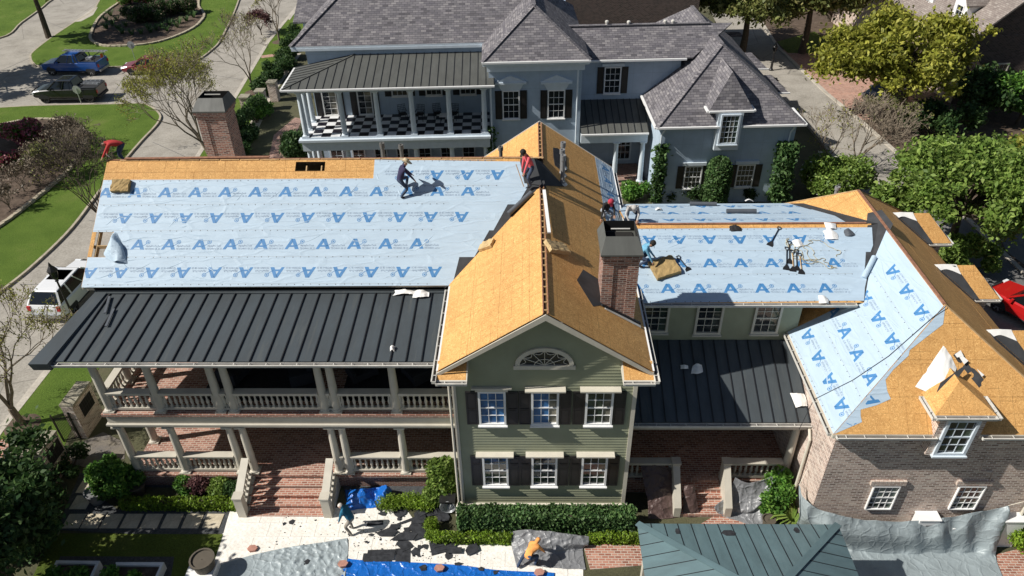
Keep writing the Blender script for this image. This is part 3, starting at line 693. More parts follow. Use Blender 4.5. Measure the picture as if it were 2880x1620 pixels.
# ---- roof planes
A = Plane((-17.14, 22.68, 7.75), (1, 0, 0), (0, 4.42, 3.12)); AL = math.hypot(4.42, 3.12)
GL = Plane((-3.02, 17.85, 7.79), (0, 1, 0), (3.52, 0, 2.41)); GW = math.hypot(3.52, 2.41); GD = 14.45
GR = Plane((4.02, 17.85, 7.79), (0, 1, 0), (-3.52, 0, 2.41))
B = Plane((3.7, 21.9, 7.5), (1, 0, 0), (0, 3.7, 1.15)); BW = math.hypot(3.7, 1.15)
B2 = Plane((3.7, 29.3, 7.5), (1, 0, 0), (0, -3.7, 1.15))
EX0, EX1, EY0, EY1, EZ = 9.93, 18.07, 17.0, 31.4, 5.8; RX, RZ, RY0, RY1 = 14.0, 8.74, 20.15, 28.2
Cc = Plane((EX0, EY0, EZ), (0, 1, 0), (RX-EX0, 0, RZ-EZ)); D = Plane((EX0, EY0, EZ), (1, 0, 0), (0, RY0-EY0, RZ-EZ))
E_ = Plane((EX1, EY0, EZ), (0, 1, 0), (RX-EX1, 0, RZ-EZ)); K = Plane((EX0, EY1, EZ), (1, 0, 0), (0, RY1-EY1, RZ-EZ))
# ---- walls
wl = hbox('wall', (-16.6, 23.12, 0), (-2.64, 31.0, 7.62), 'siding')
hbox('wall', (-2.6, 18.34, 0.5), (3.6, 31.9, 7.6), 'siding')
hbox('wall', (3.6, 22.3, 0.0), (10.27, 29.0, 7.45), 'siding')
gt = MB().prism([(-2.6, 18.34, 7.6), (3.6, 18.34, 7.6), (0.5, 18.34, 9.98)], (0, 13.5, 0)); gt.build('gable_wall', 'siding', H)
# front clapboards: every board a piece
fw_ = MB().box((-2.68, 18.27, .36), (3.68, 18.36, .52)).box((-2.74, 18.2, .52), (3.74, 18.36, .58)).build('front_wall', 'trim', H)
z = 0.59; ex = 0.137
while z < 9.8:
    zt = z+ex; x0, x1 = -2.5, 3.5
    if zt > 7.62:
        t = (zt-7.62)/2.38*3.3; x0, x1 = max(x0, -2.8+t*1.06), min(x1, 3.8-t*1.06)
    if x1-x0 < .2: break
    sub('siding_board', MB().add([(x0, 18.300, z), (x1, 18.300, z), (x1, 18.34, z), (x0, 18.34, z), (x0, 18.325, zt+.01), (x1, 18.325, zt+.01), (x1, 18.34, zt+.01), (x0, 18.34, zt+.01)], [(0,3,2,1),(4,5,6,7),(0,1,5,4),(1,2,6,5),(2,3,7,6),(3,0,4,7)]).mesh('siding_board', 'siding'), fw_); z += ex
for x0, x1 in ((-2.64, -2.5), (3.5, 3.64)): hbox('corner_board', (x0, 18.275, .585), (x1, 18.45, 7.6), 'trim')
MB().box((-2.66, 18.24, -.1), (3.66, 31.85, .36)).build('foundation', 'brick_red', H)
# ---- main roof (part) with sheathing, sheets, felt as pieces
valx = lambda y: 0.5-(10.2-(7.75+.7059*(y-22.68)))/.6847
main = MB()
main.prism([(-16.75, 22.9, 7.70), (-.2, 22.9, 7.70), (-.2, 27.1, 10.66), (-16.75, 27.1, 10.66)][:0] or [(-17.0, 22.72, 7.55), (-3.05, 22.72, 7.55), (-3.05, 22.72, 7.70), (-17.0, 22.72, 7.70)], (0, .03, 0))
main.prism([(-17.10, 22.70, 7.62), (-17.10, 27.1, 10.73), (-17.10, 27.1, 10.84), (-17.10, 22.70, 7.73)], (-.05, 0, 0))
main.prism([(-16.9, 31.5, 7.75), (.3, 31.5, 7.75), (.3, 27.15, 10.84), (-16.9, 27.15, 10.84)], (0, 0, -.02))
roof = main.build('main_roof', 'trim_grey', H)
hole1 = (*[A.px(x, 468)[0] for x in (831, 914)], A.px(870, 481)[1], AL-.10)
hA0, hB0 = A.px(262, 722); hA1, hB1 = A.px(322, 652); hole2 = (.16, hA1-.05, hB0, hB1)
rend = A.ab((.2, 27.1, 10.87)); rlow = A.ab((.55, 26.12, 10.18)); dkp = [(0, 0), (14.1, 0), (rlow[0], rlow[1]), (rend[0], AL), (0, AL)]
deck(roof, A, dkp, [hole1, hole2], gap=.01)
for x in np.arange(-16.9, .3, .61):            # rafters
    sub('rafter', MB().beam((x, 22.9, 7.70), (x, 27.0, 10.60), .045, .19).mesh('rafter', 'wood'), roof)
sub('attic_floor', MB().box((-16.5, 23.2, 7.63), (.2, 31, 7.66)).mesh('attic_floor', 'attic'), roof)
for b_ in (hB0+.45,): sub('blocking', MB().beam(A.pt(.1, b_, -.12), A.pt(.75, b_, -.12), .04, .14).mesh('blocking', 'wood'), roof)
sub('ridge_board', MB().beam((-17.1, 27.16, 10.86), (.15, 27.16, 10.86), .05, .09).mesh('ridge_board', 'ridge_wood'), roof)
for x in np.arange(-16.6, 0, .82): sub('ridge_batten', MB().box((x, 27.07, 10.885), (x+.78, 27.17, 10.893)).mesh('ridge_batten', 'wood'), roof)
# felt in the valley and over the hip end
fel = [A.px(*p) for p in ((1250, 812), (1262, 772), (1300, 700), (1340, 640), (1380, 600), (1420, 565), (1462, 530), (1492, 515), (1530, 505), (1540, 540), (1520, 560))]
sub('valley_felt', MB().prism([A.pt(a, b, .001) for a, b in fel], A.n*.003).mesh('valley_felt', 'felt'), roof)
T, F_, B_, R_ = Vector((.2, 27.1, 10.885)), Vector((.52, 26.05, 10.20)), Vector((.52, 28.15, 10.20)), Vector((1.45, 27.1, 9.58))
F2, F3 = Vector((-.35, 26.2, 10.245)), Vector((-.35, 27.1, 10.895))
hc = MB().add([T, F_, R_, B_, F2, F3], [(0, 1, 2), (0, 2, 3), (5, 4, 1, 0)]); sub('hip_felt', hc.mesh('hip_felt', 'felt'), roof)
sub('felt_strip', MB().add([(-1.6, 27.1, 10.895), (-.3, 27.1, 10.90), (.2, 27.1, 10.89), (.7, 28.6, 10.09), (.1, 28.6, 9.96), (-1.6, 27.6, 10.52)], [(0, 1, 2, 3, 4, 5)]).mesh('felt_strip', 'felt'), roof)
def ipx(P, ys, x): return [P.px(x, y)[1] for y in ys]
rows = ipx(A, (526, 575, 648, 723, 803), 900)      # course lines, top to bottom
b526, b575, b648, b723, b803 = rows; b503 = A.px(900, 503)[1]
e = lambda x, y: A.px(x, y)
def marks(px0, a1, b, flip, sp=1.21):
    a = A.px(*px0)[0]
    while a > 1.2: a -= sp
    return [(k, b, flip, 0) for k in np.arange(a, a1, sp)]
sheet(roof, A, [(0.02, b575-.03), (10.95, b575-.03), (10.95, b503), (0.02, b503)], marks((468, 540), 15.5, (b503+b575)/2-.02, False), seams=[((0.1, b575), (10.9, b575)), ((.1, b503-.06), (10.8, b503-.06))], h=.010)
sheet(roof, A, [(10.95, b575-.03), e(1456, 575), e(1484, 527), (10.95, b526)], marks((468, 540), 15.5, (b503+b575)/2-.02, False), seams=[((11, b575), (14.0, b575))], h=.010)
sheet(roof, A, [(0.02, b648-.03), e(1388, 648), e(1428, 575), (.02, b575+.02)], marks((349, 615), 14.5, (b648+b575)/2, True), seams=[((.1, b648), (13.4, b648))], h=.008)
lft = A.px(322, 651)[0]
sheet(roof, A, [(A.px(300, 722)[0], b723-.03), e(1334, 723), e(1376, 648), (lft, b648+.02)], marks((391, 690), 14, (b648+b723)/2-.03, False), seams=[((.9, b723), (12.7, b723))], h=.006)
sheet(roof, A, [(0.02, -.03), e(1272, 803), e(1292, 723), (.02, b723+.02)], marks((337, 768), 13.5, b723/2-.02, True), seams=[((.1, .07), (13.4, .07))], h=.004)
sheet(roof, A, [(10.93, b526-.02), e(1484, 527), e(1478, 490), e(1462, 455), (10.93, AL-.03)], [m_ for m_ in marks((1226, 498), 16.5, (b526+AL)/2-.12, True) if m_[0] > 11.2], seams=[((11, AL-.1), (15.8, AL-.1)), ((11, b526), (15.9, b526))], h=.014)
# flap folded back beside the opening
q = lambda x, y, h: A.pt(*A.px(x, y), h)
fl = loft([[q(318, 652, .02), q(330, 653, .04)], [q(309, 685, .05), q(322, 672, .24), q(345, 690, .05)], [q(292, 712, .04), q(318, 700, .28), q(345, 700, .22), q(355, 722, .06)], [q(300, 726, .05), q(322, 738, .12), q(338, 738, .22), q(358, 742, .05)]], 22, 18, .05, 3, dirn=A.n, freq=5)
sub('underlayment_flap', fl.mesh('underlayment_flap', 'underlay', smooth=True), roof)
# ---- cross gable
gm = MB()
for sg, X in ((1, -3.02), (-1, 4.02)):
    gm.prism([(X, 17.83, 7.60), (X, 17.83, 7.74), (.5, 17.83, 10.15), (.5, 17.83, 9.92)], (0, -.035, 0))         # rake boards
    gm.prism([(X+sg*.45, 17.87, 7.88), (X+sg*.45, 17.87, 7.98), (.5, 17.87, 10.05), (.5, 17.87, 9.93)], (0, .38, 0))  # soffit
    gm.box((min(X, X+sg*.03), 17.85, 7.60), (max(X, X+sg*.03), 22.6 if sg > 0 else 32.2, 7.74))
gab = gm.build('cross_gable_roof', 'trim_grey', H)
deck(gab, GL, [(0, 0), (GD, 0), (GD, GW-.07), (0, GW-.07)], gap=.008); deck(gab, GR, [(0, 0), (GD, 0), (GD, GW-.07), (0, GW-.07)], gap=.008, phase=.7)
sub('ridge_slot', MB().box((.44, 17.85, 10.06), (.56, 32.25, 10.12)).mesh('ridge_slot', 'attic'), gab)
for x in (.425, .575): sub('ridge_rail', MB().box((x-.018, 17.85, 10.14), (x+.018, 32.25, 10.185)).mesh('ridge_rail', 'ridge_wood'), gab)
for y in np.arange(18.0, 32, .41): sub('ridge_block', MB().box((.445, y, 10.13), (.555, y+.04, 10.175)).mesh('ridge_block', 'wood'), gab)
sub('rake_edge', MB().beam(GL.pt(GD+.02, 0, -.02), GL.pt(GD+.02, GW, -.02), .04, .10).beam(GR.pt(GD+.02, 0, -.02), GR.pt(GD+.02, GW, -.02), .04, .10).mesh('rake_edge', 'gutter'), gab)
sub('drip_edge', MB().beam(GL.pt(0, .04, .006), GL.pt(4.7, .04, .006), .09, .008).beam(GR.pt(0, .04, .006), GR.pt(GD, .04, .006), .09, .008).mesh('drip_edge', 'white'), gab)
# eave returns
for sg, X in ((1, -3.04), (-1, 4.04)):
    x1 = X+sg*1.02; lo, hi = min(X, x1), max(X, x1)
    r_ = MB().add([(lo, 17.60, 7.60), (hi, 17.60, 7.60), (hi, 18.30, 7.86), (lo, 18.30, 7.86), (lo, 17.60, 7.45), (hi, 17.60, 7.45), (hi, 18.30, 7.45), (lo, 18.30, 7.45)], [(0,1,2,3), (4,5,1,0), (5,6,2,1), (7,4,0,3)])
    sub('eave_return', r_.mesh('eave_return', 'trim'), gab)
    sub('osb_panel', MB().add([(lo+.03, 17.63, 7.616), (hi-.04, 17.63, 7.616), (hi-.04, 18.29, 7.862), (lo+.03, 18.29, 7.862)], [(0,1,2,3)]).mesh('osb_panel', 'osb'), gab)
    gutter(H, (X if sg > 0 else x1, 17.60, 7.60), (x1 if sg > 0 else X, 17.60, 7.60), (0, -1, 0))
    gutter(H, (X+sg*.02, 17.47, 7.70), (X+sg*.02, 22.5 if sg > 0 else 32.0, 7.70), (-sg, 0, 0), wd=.14)
# underlay strip on the gable's right slope, beyond
us = [GR.px(*p) for p in ((1672, 432), (1700, 575), (1712, 615), (1742, 600))]
gs = [(5.6, .03), (5.6, 1.0), (6.5, 1.02), (GD-.02, 1.08), (GD-.02, .03)]
sheet(gab, GR, gs, [(a, .52, False, math.pi) for a in np.arange(6.3, 14, 1.25)], seams=[((5.7, .9), (14.3, .98))], h=.006)
# ---- low-slope roof of the right-hand range
vy = lambda b: 0
low = MB().box((3.7, 21.93, 7.30), (10.9, 21.97, 7.47)).build('low_roof', 'trim_grey', H)
deck(low, B, [(0.2, 0), (9.0, 0), (9.9, BW), (.2, BW)], gap=.008); deck(low, B2, [(0.2, 0), (9.6, 0), (9.9, BW), (.2, BW)], gap=.008)
sub('ridge_board', MB().box((4.0, 25.57, 8.655), (13.4, 25.66, 8.70)).mesh('ridge_board', 'ridge_wood'), low)
bb = [B.px(2100, y)[1] for y in (643, 707, 772.6, 846)]
xr = lambda x, y: B.px(x, y)
def sh(P, *a, **k): return sheet(low, P, *a, **k)
sh(B, [(.25, bb[1]-.03), xr(2448, 709), xr(2455, 690), xr(2452, 640), (.25, bb[0])], [(a, (bb[0]+bb[1])/2+.02, True, 0) for a in np.arange(1.0, 8.9, 1.18)], seams=[((.3, bb[0]-.05), (8.7, bb[0]-.05)), ((.3, bb[1]), (8.7, bb[1]))], h=.010)
sh(B, [(.25, bb[2]-.03), xr(2430, 775), xr(2433, 740), xr(2435, 708), (.25, bb[1]+.01)], [(a, (bb[2]+bb[1])/2-.02, False, 0) for a in np.arange(.9, 8.3, 1.175)], seams=[((.3, bb[2]), (8.5, bb[2]))], h=.008)
sh(B, [(.25, .0), xr(2430, 846), xr(2432, 810), xr(2440, 773), (.25, bb[2]+.01)], [(a, bb[2]/2, False, 0) for a in np.arange(.35, 8.2, 1.165)], seams=[((.3, .06), (8.3, .06))], h=.006)
for k in range(3): sh(B2, [(.25, BW-.12-(k+1)*1.22), (8.0+.5*k if k else 9.0, BW-.12-(k+1)*1.22), (9.0, BW-.12-k*1.22), (.25, BW-.12-k*1.22)] if k < 2 else [(.25, .02), (7.9, .02), (8.4, BW-2.56), (.25, BW-2.56)], [(a, BW-.75-k*1.22 if k < 2 else .62, k == 1, 0) for a in np.arange(.8+.3*k, 8.2, 1.27)], h=.006+.003*k)
sub('valley_felt', MB().prism([B.pt(a_, b_, .002) for a_, b_ in (xr(2415, 846), (8.62, 0), (10.2, BW), xr(2440, 634), xr(2420, 740))], B.n*.003).mesh('valley_felt', 'felt'), low)
sub('valley_felt', MB().prism([B2.pt(a_, b_, .002) for a_, b_ in ((8.0, 0), (8.6, 0), (10.2, BW), (8.6, BW))], B2.n*.003).mesh('valley_felt', 'felt'), low)
low_felt = [Cc.px(*p) for p in ((2421, 858), (2470, 845), (2478, 812), (2502, 780), (2486, 766), (2470, 758), (2470, 700), (2500, 655), (2512, 630), (2480, 590), (2440, 600), (2430, 700), (2425, 780))]
gutter(H, (4.2, 21.9, 7.50), (12.0, 21.9, 7.50), (0, -1, 0), wd=.15)
# ---- hipped garage wing
wing = MB()
for a, b_ in (((EX0, EY0), (EX1, EY0)), ((EX0, EY0), (EX0, EY1))): wing.beam((*a, EZ-.09), (*b_, EZ-.09), .04, .16)
wing = wing.build('hip_roof', 'trim', H)
LC, LD = (Vector((RX-EX0, 0, RZ-EZ)).length, Vector((0, RY0-EY0, RZ-EZ)).length)
deck(wing, Cc, [(0, 0), (EY1-EY0, 0), (RY1-EY0, LC), (RY0-EY0, LC)], gap=.008); deck(wing, D, [(0, 0), (EX1-EX0, 0), (RX-EX0, LD)], gap=.008)
deck(wing, E_, [(0, 0), (EY1-EY0, 0), (RY1-EY0, LC), (RY0-EY0, LC)], gap=.008); deck(wing, K, [(0, 0), (EX1-EX0, 0), (RX-EX0, Vector((0, RY1-EY1, RZ-EZ)).length)], gap=.008)
sub('valley_felt', MB().prism([Cc.pt(a, b, .002) for a, b in low_felt], Cc.n*.003).mesh('valley_felt', 'felt'), wing)
sub('felt_strip', MB().prism([K.pt(*K.px(*p), .003) for p in ((2325, 562), (2345, 555), (2470, 588), (2480, 600), (2430, 625), (2330, 570))], K.n*.003).mesh('felt_strip', 'felt'), wing)
hipc = lambda b: (RY0-EY0)/LC*b                        # left hip in (a,b) of Cc
top = LC-.06
bC = [0.03, 1.22, 2.42, 3.62, top]
valley = [Cc.px(*p) for p in ((2208, 945), (2421, 858), (2475, 820), (2470, 760), (2480, 690), (2503, 652))]
def vend(b): # upper end of each course at the valley with the low roof
    return {0: 5.28, 1: 5.28, 2: 5.29, 3: 6.3, 4: 8.0}[b]
CM = []
for k in range(4):
    b0, b1 = bC[k]+(.01 if k else 0), bC[k+1]; prin = []
    fl_ = k in (1, 3) and k != 3
    for a in np.arange({0: .95, 1: 1.55, 2: 1.45, 3: 3.3}[k], vend(k), 1.22): prin.append((a, (b0+b1)/2, k == 1, math.pi))
    ends = vend(k), vend(k+1)
    sheet(wing, Cc, [(hipc(b0)-.01, b0-.02), (ends[0], b0-.02), (ends[1], b1), (hipc(b1)-.01, b1)], prin, seams=[((hipc(b0)+.1, b0+.04), (ends[0]-.1, b0+.04))], h=.010-.002*k)
# part of the sheets wrapped over the hip on to the front slope
wr = [(0.02, .012)]+[D.px(*p) for p in ((2424, 1187), (2420, 1170), (2420, 1152), (2464, 1140), (2505, 1122), (2495, 1100), (2490, 1068), (2512, 1040), (2555, 1000), (2558, 985), (2600, 952), (2652, 912))]+[(RX-EX0+.02, LD-.02)]
sheet(wing, D, wr, [(D.px(2380, 1180)[0], D.px(2380, 1180)[1], False, -.9), (D.px(2445, 1120)[0], D.px(2445, 1120)[1], True, -.9)], h=.006)
sub('ridge_board', MB().beam((RX, RY0, RZ+.01), (RX, RY1, RZ+.01), .10, .05).mesh('ridge_board', 'ridge_wood'), wing)
sub('hip_board', MB().beam((RX, RY0, RZ+.01), (EX1, EY0, EZ+.01), .08, .03).mesh('hip_board', 'wood'), wing)
sub('hip_board', MB().beam((RX, RY1, RZ+.01), (EX0, EY1, EZ+.01), .08, .03).mesh('hip_board', 'wood'), wing)
sub('hip_board', MB().beam((RX, RY1, RZ+.01), (EX1, EY1, EZ+.01), .08, .03).mesh('hip_board', 'wood'), wing)
hbox('brick_wall', (10.25, 17.3, 0), (17.75, 30.9, 5.75), 'brick_brown')
gutter(H, (EX0, EY0+.05, EZ-.02), (EX0, 22.2, EZ-.02), (-1, 0, 0), wd=.15)
dxa, dxb = ony(2630, 1232, EY0).x, ony(2752, 1232, EY0).x
gutter(H, (EX0+.1, EY0, EZ-.02), (dxa-.02, EY0, EZ-.02), (0, -1, 0), wd=.15); gutter(H, (dxb+.05, EY0, EZ-.02), (EX1, EY0, EZ-.02), (0, -1, 0), wd=.15)
# ---------------------------------------------------------------- porch
FZ, UZ, PY = 0.72, 4.15, 19.49; PX0, PX1 = -16.05, -2.66
MB().box((PX0+.05, PY+.06, -.1), (PX1, 23.1, .62)).build('porch_base', 'brick_red', H)
MB().box((PX0-.03, PY-.02, .62), (PX1, 23.11, FZ)).build('porch_floor', 'brick_floor', H)
MB().box((PX0-.05, PY-.03, 4.03), (PX1, 23.11, UZ)).build('upper_porch_floor', 'brick_floor', H)
bm = MB().box((PX0-.02, PY+.0, 3.98), (PX1, PY+.34, 4.03)).box((PX0+.03, PY+.06, 3.62), (PX1, PY+.34, 3.98)).box((PX0-.04, PY-.03, 3.52), (PX1, PY+.34, 3.60)).box((PX0+.02, PY+.05, 3.38), (PX1, PY+.32, 3.52)).box((PX0+.03, PY+.34, 3.40), (PX0+.3, 23.1, 4.03))
for x in np.arange(PX0+.2, PX1-.1, .147): bm.box((x, PY+.02, 3.90), (x+.07, PY+.06, 3.975))
bm.build('porch_beam', 'trim_grey', H)
MB().box((PX0-.02, PY+.34, 3.55), (PX1, 23.1, 3.62)).build('porch_ceiling', 'siding', H)
MB().box((PX0-.05, PY+.06, 6.88), (PX1, PY+.34, 7.10)).box((PX0-.05, PY+.34, 6.9), (PX0+.22, 23.1, 7.12)).build('upper_porch_beam', 'trim_grey', H)
MB().box((PX0, PY+.34, 7.02), (PX1, 23.1, 7.08)).build('upper_porch_ceiling', 'siding', H)
cu = [(293, 1155), (458, 1155), (626, 1154), (663, 1154), (917, 1152), (949, 1152), (1117, 1150)]
cxs = [ony(x, y, PY+.22).x for x, y in cu]; cxs[0] = PX0+.24
CU_, CL_ = mk_column(6.88-UZ), mk_column(3.38-FZ)
for x in cxs:
    for me, zz in ((CU_, UZ), (CL_, FZ)):
        o = link('column', me, H); o.matrix_parent_inverse = Matrix.Identity(4); o.location = Vector((x, PY+.22, zz))-H.location
for k in range(len(cxs)):
    xa, xb = cxs[k]+.14, (cxs[k+1]-.14 if k+1 < len(cxs) else PX1)
    balustrade(H, (xa, PY+.22, UZ), (xb, PY+.22, UZ))
    if k not in (2, 3): balustrade(H, (xa, PY+.22, FZ), (xb, PY+.22, FZ))
balustrade(H, (PX0+.24, PY+.4, UZ), (PX0+.24, 22.9, UZ))
for yy in (21.3, 22.9):
    for me, zz in ((CU_, UZ), (CL_, FZ)):
        o = link('column', me, H); o.matrix_parent_inverse = Matrix.Identity(4); o.location = Vector((PX0+.24, yy, zz))-H.location
# metal porch roof: each standing-seam panel a piece
PR = Plane((-16.62, 18.98, 7.22), (1, 0, 0), (0, 22.68-18.98, ony(700, 824, 22.68).z-7.22)); PRL = (22.68-18.98)/PR.v.y
mr = MB().prism([PR.pt(0, .02, -.02), PR.pt(14.0, .02, -.02), PR.pt(14.0, PRL, -.02), PR.pt(0, PRL, -.02)], PR.n*-.04).build('porch_roof', 'metal_rib', H)
NP = 26; wd = 14.0/NP
for k in range(NP):
    p = MB().prism([PR.pt(k*wd+.012, 0, -.018), PR.pt((k+1)*wd-.012, 0, -.018), PR.pt((k+1)*wd-.012, PRL-.05, -.018), PR.pt(k*wd+.012, PRL-.05, -.018)], PR.n*.02)
    p.m = [0]*len(p.m); a = PR.pt((k+1)*wd, 0, .02); b = PR.pt((k+1)*wd, PRL-.05, .02); p.beam(a, b, .036, .07, 1, PR.n); sub('metal_panel', p.mesh('metal_panel', ['metal_roof', 'metal_rib']), mr)
sub('flashing', MB().beam(PR.pt(0, PRL-.02, .03), PR.pt(14.0, PRL-.02, .03), .10, .05).beam((-16.7, 22.74, PR.pt(0, PRL).z+.13), (-3.0, 22.74, PR.pt(0, PRL).z+.13), .04, .2).mesh('flashing', 'metal_roof'), mr)
gutter(H, (-16.62, 18.98, 7.17), (-2.95, 18.98, 7.17), (0, -1, 0), wd=.15)
# boxed metal rake at the left end of the porch roof
a0, a1 = PR.pt(-.02, 0, 0), PR.pt(-.02, PRL, 0)
rk = MB().add([a0+Vector((-.55, -.25, .10)), a0+Vector((.12, -.25, .10)), a1+Vector((.42, 0, .06)), a1+Vector((-.05, 0, .06)), a0+Vector((-.5, -.2, -.22)), a0+Vector((.16, -.2, -.22)), a1+Vector((.46, 0, -.03)), a1+Vector((-.05, 0, -.05))], [(0,1,2,3), (4,5,1,0), (5,6,2,1), (7,4,0,3), (6,7,3,2)])
rk.build('rake_box', 'metal_roof', H)
# hanging downspout scrap, front steps
sx0, sx1 = -11.2, -7.85; nst = 4; Ys = 18.42
stp = MB()
for k in range(nst+1):
    yb = PY-.02-(PY-.02-Ys)*(1-k/ nst) if k < nst else PY
    zt = FZ*(k+.35)/(nst+.35); y0 = Ys-.35+ (PY-Ys+.33)*k/(nst+.0)
    if k < nst: stp.box((sx0+.1, y0, -.05), (sx1-.1, PY+.05, zt-.05)); stp.box((sx0+.1, y0-.03, zt-.05), (sx1-.1, PY+.04-.001*k, zt-.002*k))
stp.build('front_steps', 'brick_paver', H)
def stair_rail(x, y0, y1, z0, z1):
    mb = MB(); a, b = Vector((x, y0, z0)), Vector((x, y1, z1)); mb.beam(a+Vector((0, 0, .90)), b+Vector((0, 0, .92)), .24, .10); mb.beam(a+Vector((0, 0, .965)), b+Vector((0, 0, .985)), .30, .05)
    mb.beam(a+Vector((0, 0, .12)), b+Vector((0, 0, .14)), .18, .12); mb.box((x-.16, y0-.30, 0), (x+.16, y0, z0+.98)); mb.box((x-.19, y0-.33, z0+.98), (x+.19, y0+.03, z0+1.04)); mb.box((x-.18, y0-.02, 0), (x+.18, y1, z0+.02))
    mb.prism([(x-.17, y0, 0), (x-.17, y1, 0), (x-.17, y1, z1), (x-.17, y0, z0)], (.34, 0, 0)); o = mb.build('stair_rail', 'trim_grey', H)
    for k in range(6):
        t = (k+.6)/6.2; q = sub('baluster', BAL, o); q.location = a.lerp(b, t)+Vector((0, 0, .17))
for x in (sx0, sx1): stair_rail(x, 18.28, 19.5, .12, FZ)
# ---------------------------------------------------------------- front gable windows
GYF = 18.30; zc = lambda x, y: ony(x, y, GYF)
def pw(x0, x1, y0, y1):
    a, b = zc(x0, y1), zc(x1, y0); return (a.x+b.x)/2, (a.z+b.z)/2, abs(b.x-a.x), b.z-a.z
up = [(570, 745), (965, 1145), (1370, 1555)]; lo = [(600, 765), (970, 1130), (1345, 1505)]; f3 = lambda v: 1140+v/2.683
gl = [['glass_blue'], ['glass_blue', 'glass_blue', 'glass_blind'], ['glass_green', 'glass_green', 'glass_blind']]
gl2 = [['glass_blind', 'glass_green'], ['glass_green', 'glass', 'glass'], ['glass', 'glass', 'glass_green']]
for i in range(3):
    for rowk, (x0, x1), (y0, y1), gg, cuts in ((0, up[i], (900+540/2.683, 900+775/2.683), gl[i], (.48,)), (1, lo[i], (900+1022/2.683, 900+1240/2.683), gl2[i], (.76,))):
        cx, cz, w_, h_ = pw(f3(x0), f3(x1), y0, y1); w_ = .80; h_ = 1.46 if rowk == 0 else 1.50
        cx = [-.62-.13, .52, 1.80+.0][i] if False else cx-.0
        window(H, (cx, GYF, cz), (1, 0, 0), (0, -1, 0), w_, h_, 3, 4, gg, 'white', .075, True, .26 if not (rowk == 0 and i == 0) else .12, 'trim')
        for s_ in (-1, 1): shutter(H, (cx+s_*(w_/2+.30), GYF, cz-.0), (1, 0, 0), (0, -1, 0), .40, h_+.10, cuts)
# fan light
fc = zc(f3(1050), 900+335/2.683); fwd, fht = .82, .60; mb = MB()
arc = lambda rx, rz, t: Vector((fc.x+rx*math.cos(t), 0, fc.z+rz*math.sin(t)))
TS = [math.pi*k/20 for k in range(21)]
for k in range(20):
    q = [arc(fwd+.15, fht+.15, TS[k]), arc(fwd+.15, fht+.15, TS[k+1]), arc(fwd, fht, TS[k+1]), arc(fwd, fht, TS[k])]
    mb.prism([(p.x, 18.30, p.z) for p in q], (0, -.07, 0))
mb.box((fc.x-fwd-.2, 18.21, fc.z-.16), (fc.x+fwd+.2, 18.30, fc.z-.002))
for k in range(1, 6):
    p = arc(fwd, fht, math.pi*k/6); mb.beam((fc.x, 18.265, fc.z), (p.x, 18.265, p.z), .02, .022)
for k in range(12):
    t0, t1 = math.pi*k/12, math.pi*(k+1)/12; p0, p1 = arc(.33, .25, t0), arc(.33, .25, t1); mb.beam((p0.x, 18.265, p0.z), (p1.x, 18.265, p1.z), .018, .022)
for k in range(6):
    for j in range(6):
        t0, t1 = math.pi*(k+j/6)/6, math.pi*(k+(j+1)/6)/6; d0, d1 = 1-.22*math.sin(math.pi*j/6), 1-.22*math.sin(math.pi*(j+1)/6)
        p0, p1 = arc(fwd*d0, fht*d0, t0), arc(fwd*d1, fht*d1, t1); mb.beam((p0.x, 18.265, p0.z), (p1.x, 18.265, p1.z), .016, .02)
fan = mb.build('fan_window', 'trim', H)
sub('pane', MB().prism([(p.x, 18.292, p.z) for p in (arc(fwd, fht, t) for t in TS)], (0, -.006, 0)).mesh('pane', 'glass'), fan)
# downspouts
def downspout(pts, r=.045, mat='trim', parent=None): return MB().tube([Vector(p) for p in pts], r, 8).build('downspout', mat, parent or H)
downspout([(-2.72, 18.2, 7.4), (-2.72, 18.2, .75), (-2.78, 18.12, .62), (-2.8, 17.98, .52), (-2.8, 17.9, .3)])
# ---------------------------------------------------------------- right-hand range: wall, windows, lower porch
f7 = lambda x, y: (1640+x/2.683, 480+y/2.683)
for (xa, xb, ya, yb) in ((497, 597, 1012, 1205), (868, 1035, 1012, 1218), (1300, 1478, 1012, 1212)):
    p, q_ = ony(*f7(xa, yb), 22.28), ony(*f7(xb, ya), 22.28)
    window(H, ((p.x+q_.x)/2, 22.3, (p.z+q_.z)/2), (1, 0, 0), (0, -1, 0), max(.85, abs(q_.x-p.x)), min(1.85, q_.z-p.z), 3, 4, ['glass', 'glass', 'glass_green'], 'trim', .09)
RZt = ony(2000, 957, 22.25).z
PR2 = Plane((3.66, 19.15, 4.12), (1, 0, 0), (0, 22.28-19.15, RZt-4.12)); L2 = (22.28-19.15)/PR2.v.y; W2 = 10.2-3.66
m2 = MB().prism([PR2.pt(0, .02, -.02), PR2.pt(W2, .02, -.02), PR2.pt(W2, L2, -.02), PR2.pt(0, L2, -.02)], PR2.n*-.04).build('side_porch_roof', 'metal_rib', H)
for k in range(15):
    wd = W2/15; p = MB().prism([PR2.pt(k*wd+.012, 0, -.018), PR2.pt((k+1)*wd-.012, 0, -.018), PR2.pt((k+1)*wd-.012, L2-.02, -.018), PR2.pt(k*wd+.012, L2-.02, -.018)], PR2.n*.02)
    p.beam(PR2.pt((k+1)*wd, 0, .02), PR2.pt((k+1)*wd, L2-.02, .02), .03, .045, 1, PR2.n); sub('metal_panel', p.mesh('metal_panel', ['metal_roof', 'metal_rib']), m2)
gutter(H, (3.68, 19.15, 4.08), (10.35, 19.15, 4.08), (0, -1, 0), wd=.15)
MB().box((3.66, 19.2, 3.68), (10.2, 19.45, 3.98)).box((3.66, 19.5, 3.9), (10.24, 22.28, 3.95)).build('side_porch_beam', 'trim_grey', H)
MB().box((3.66, 19.3, -.1), (10.24, 22.29, FZ)).build('side_porch_floor', 'brick_floor', H)
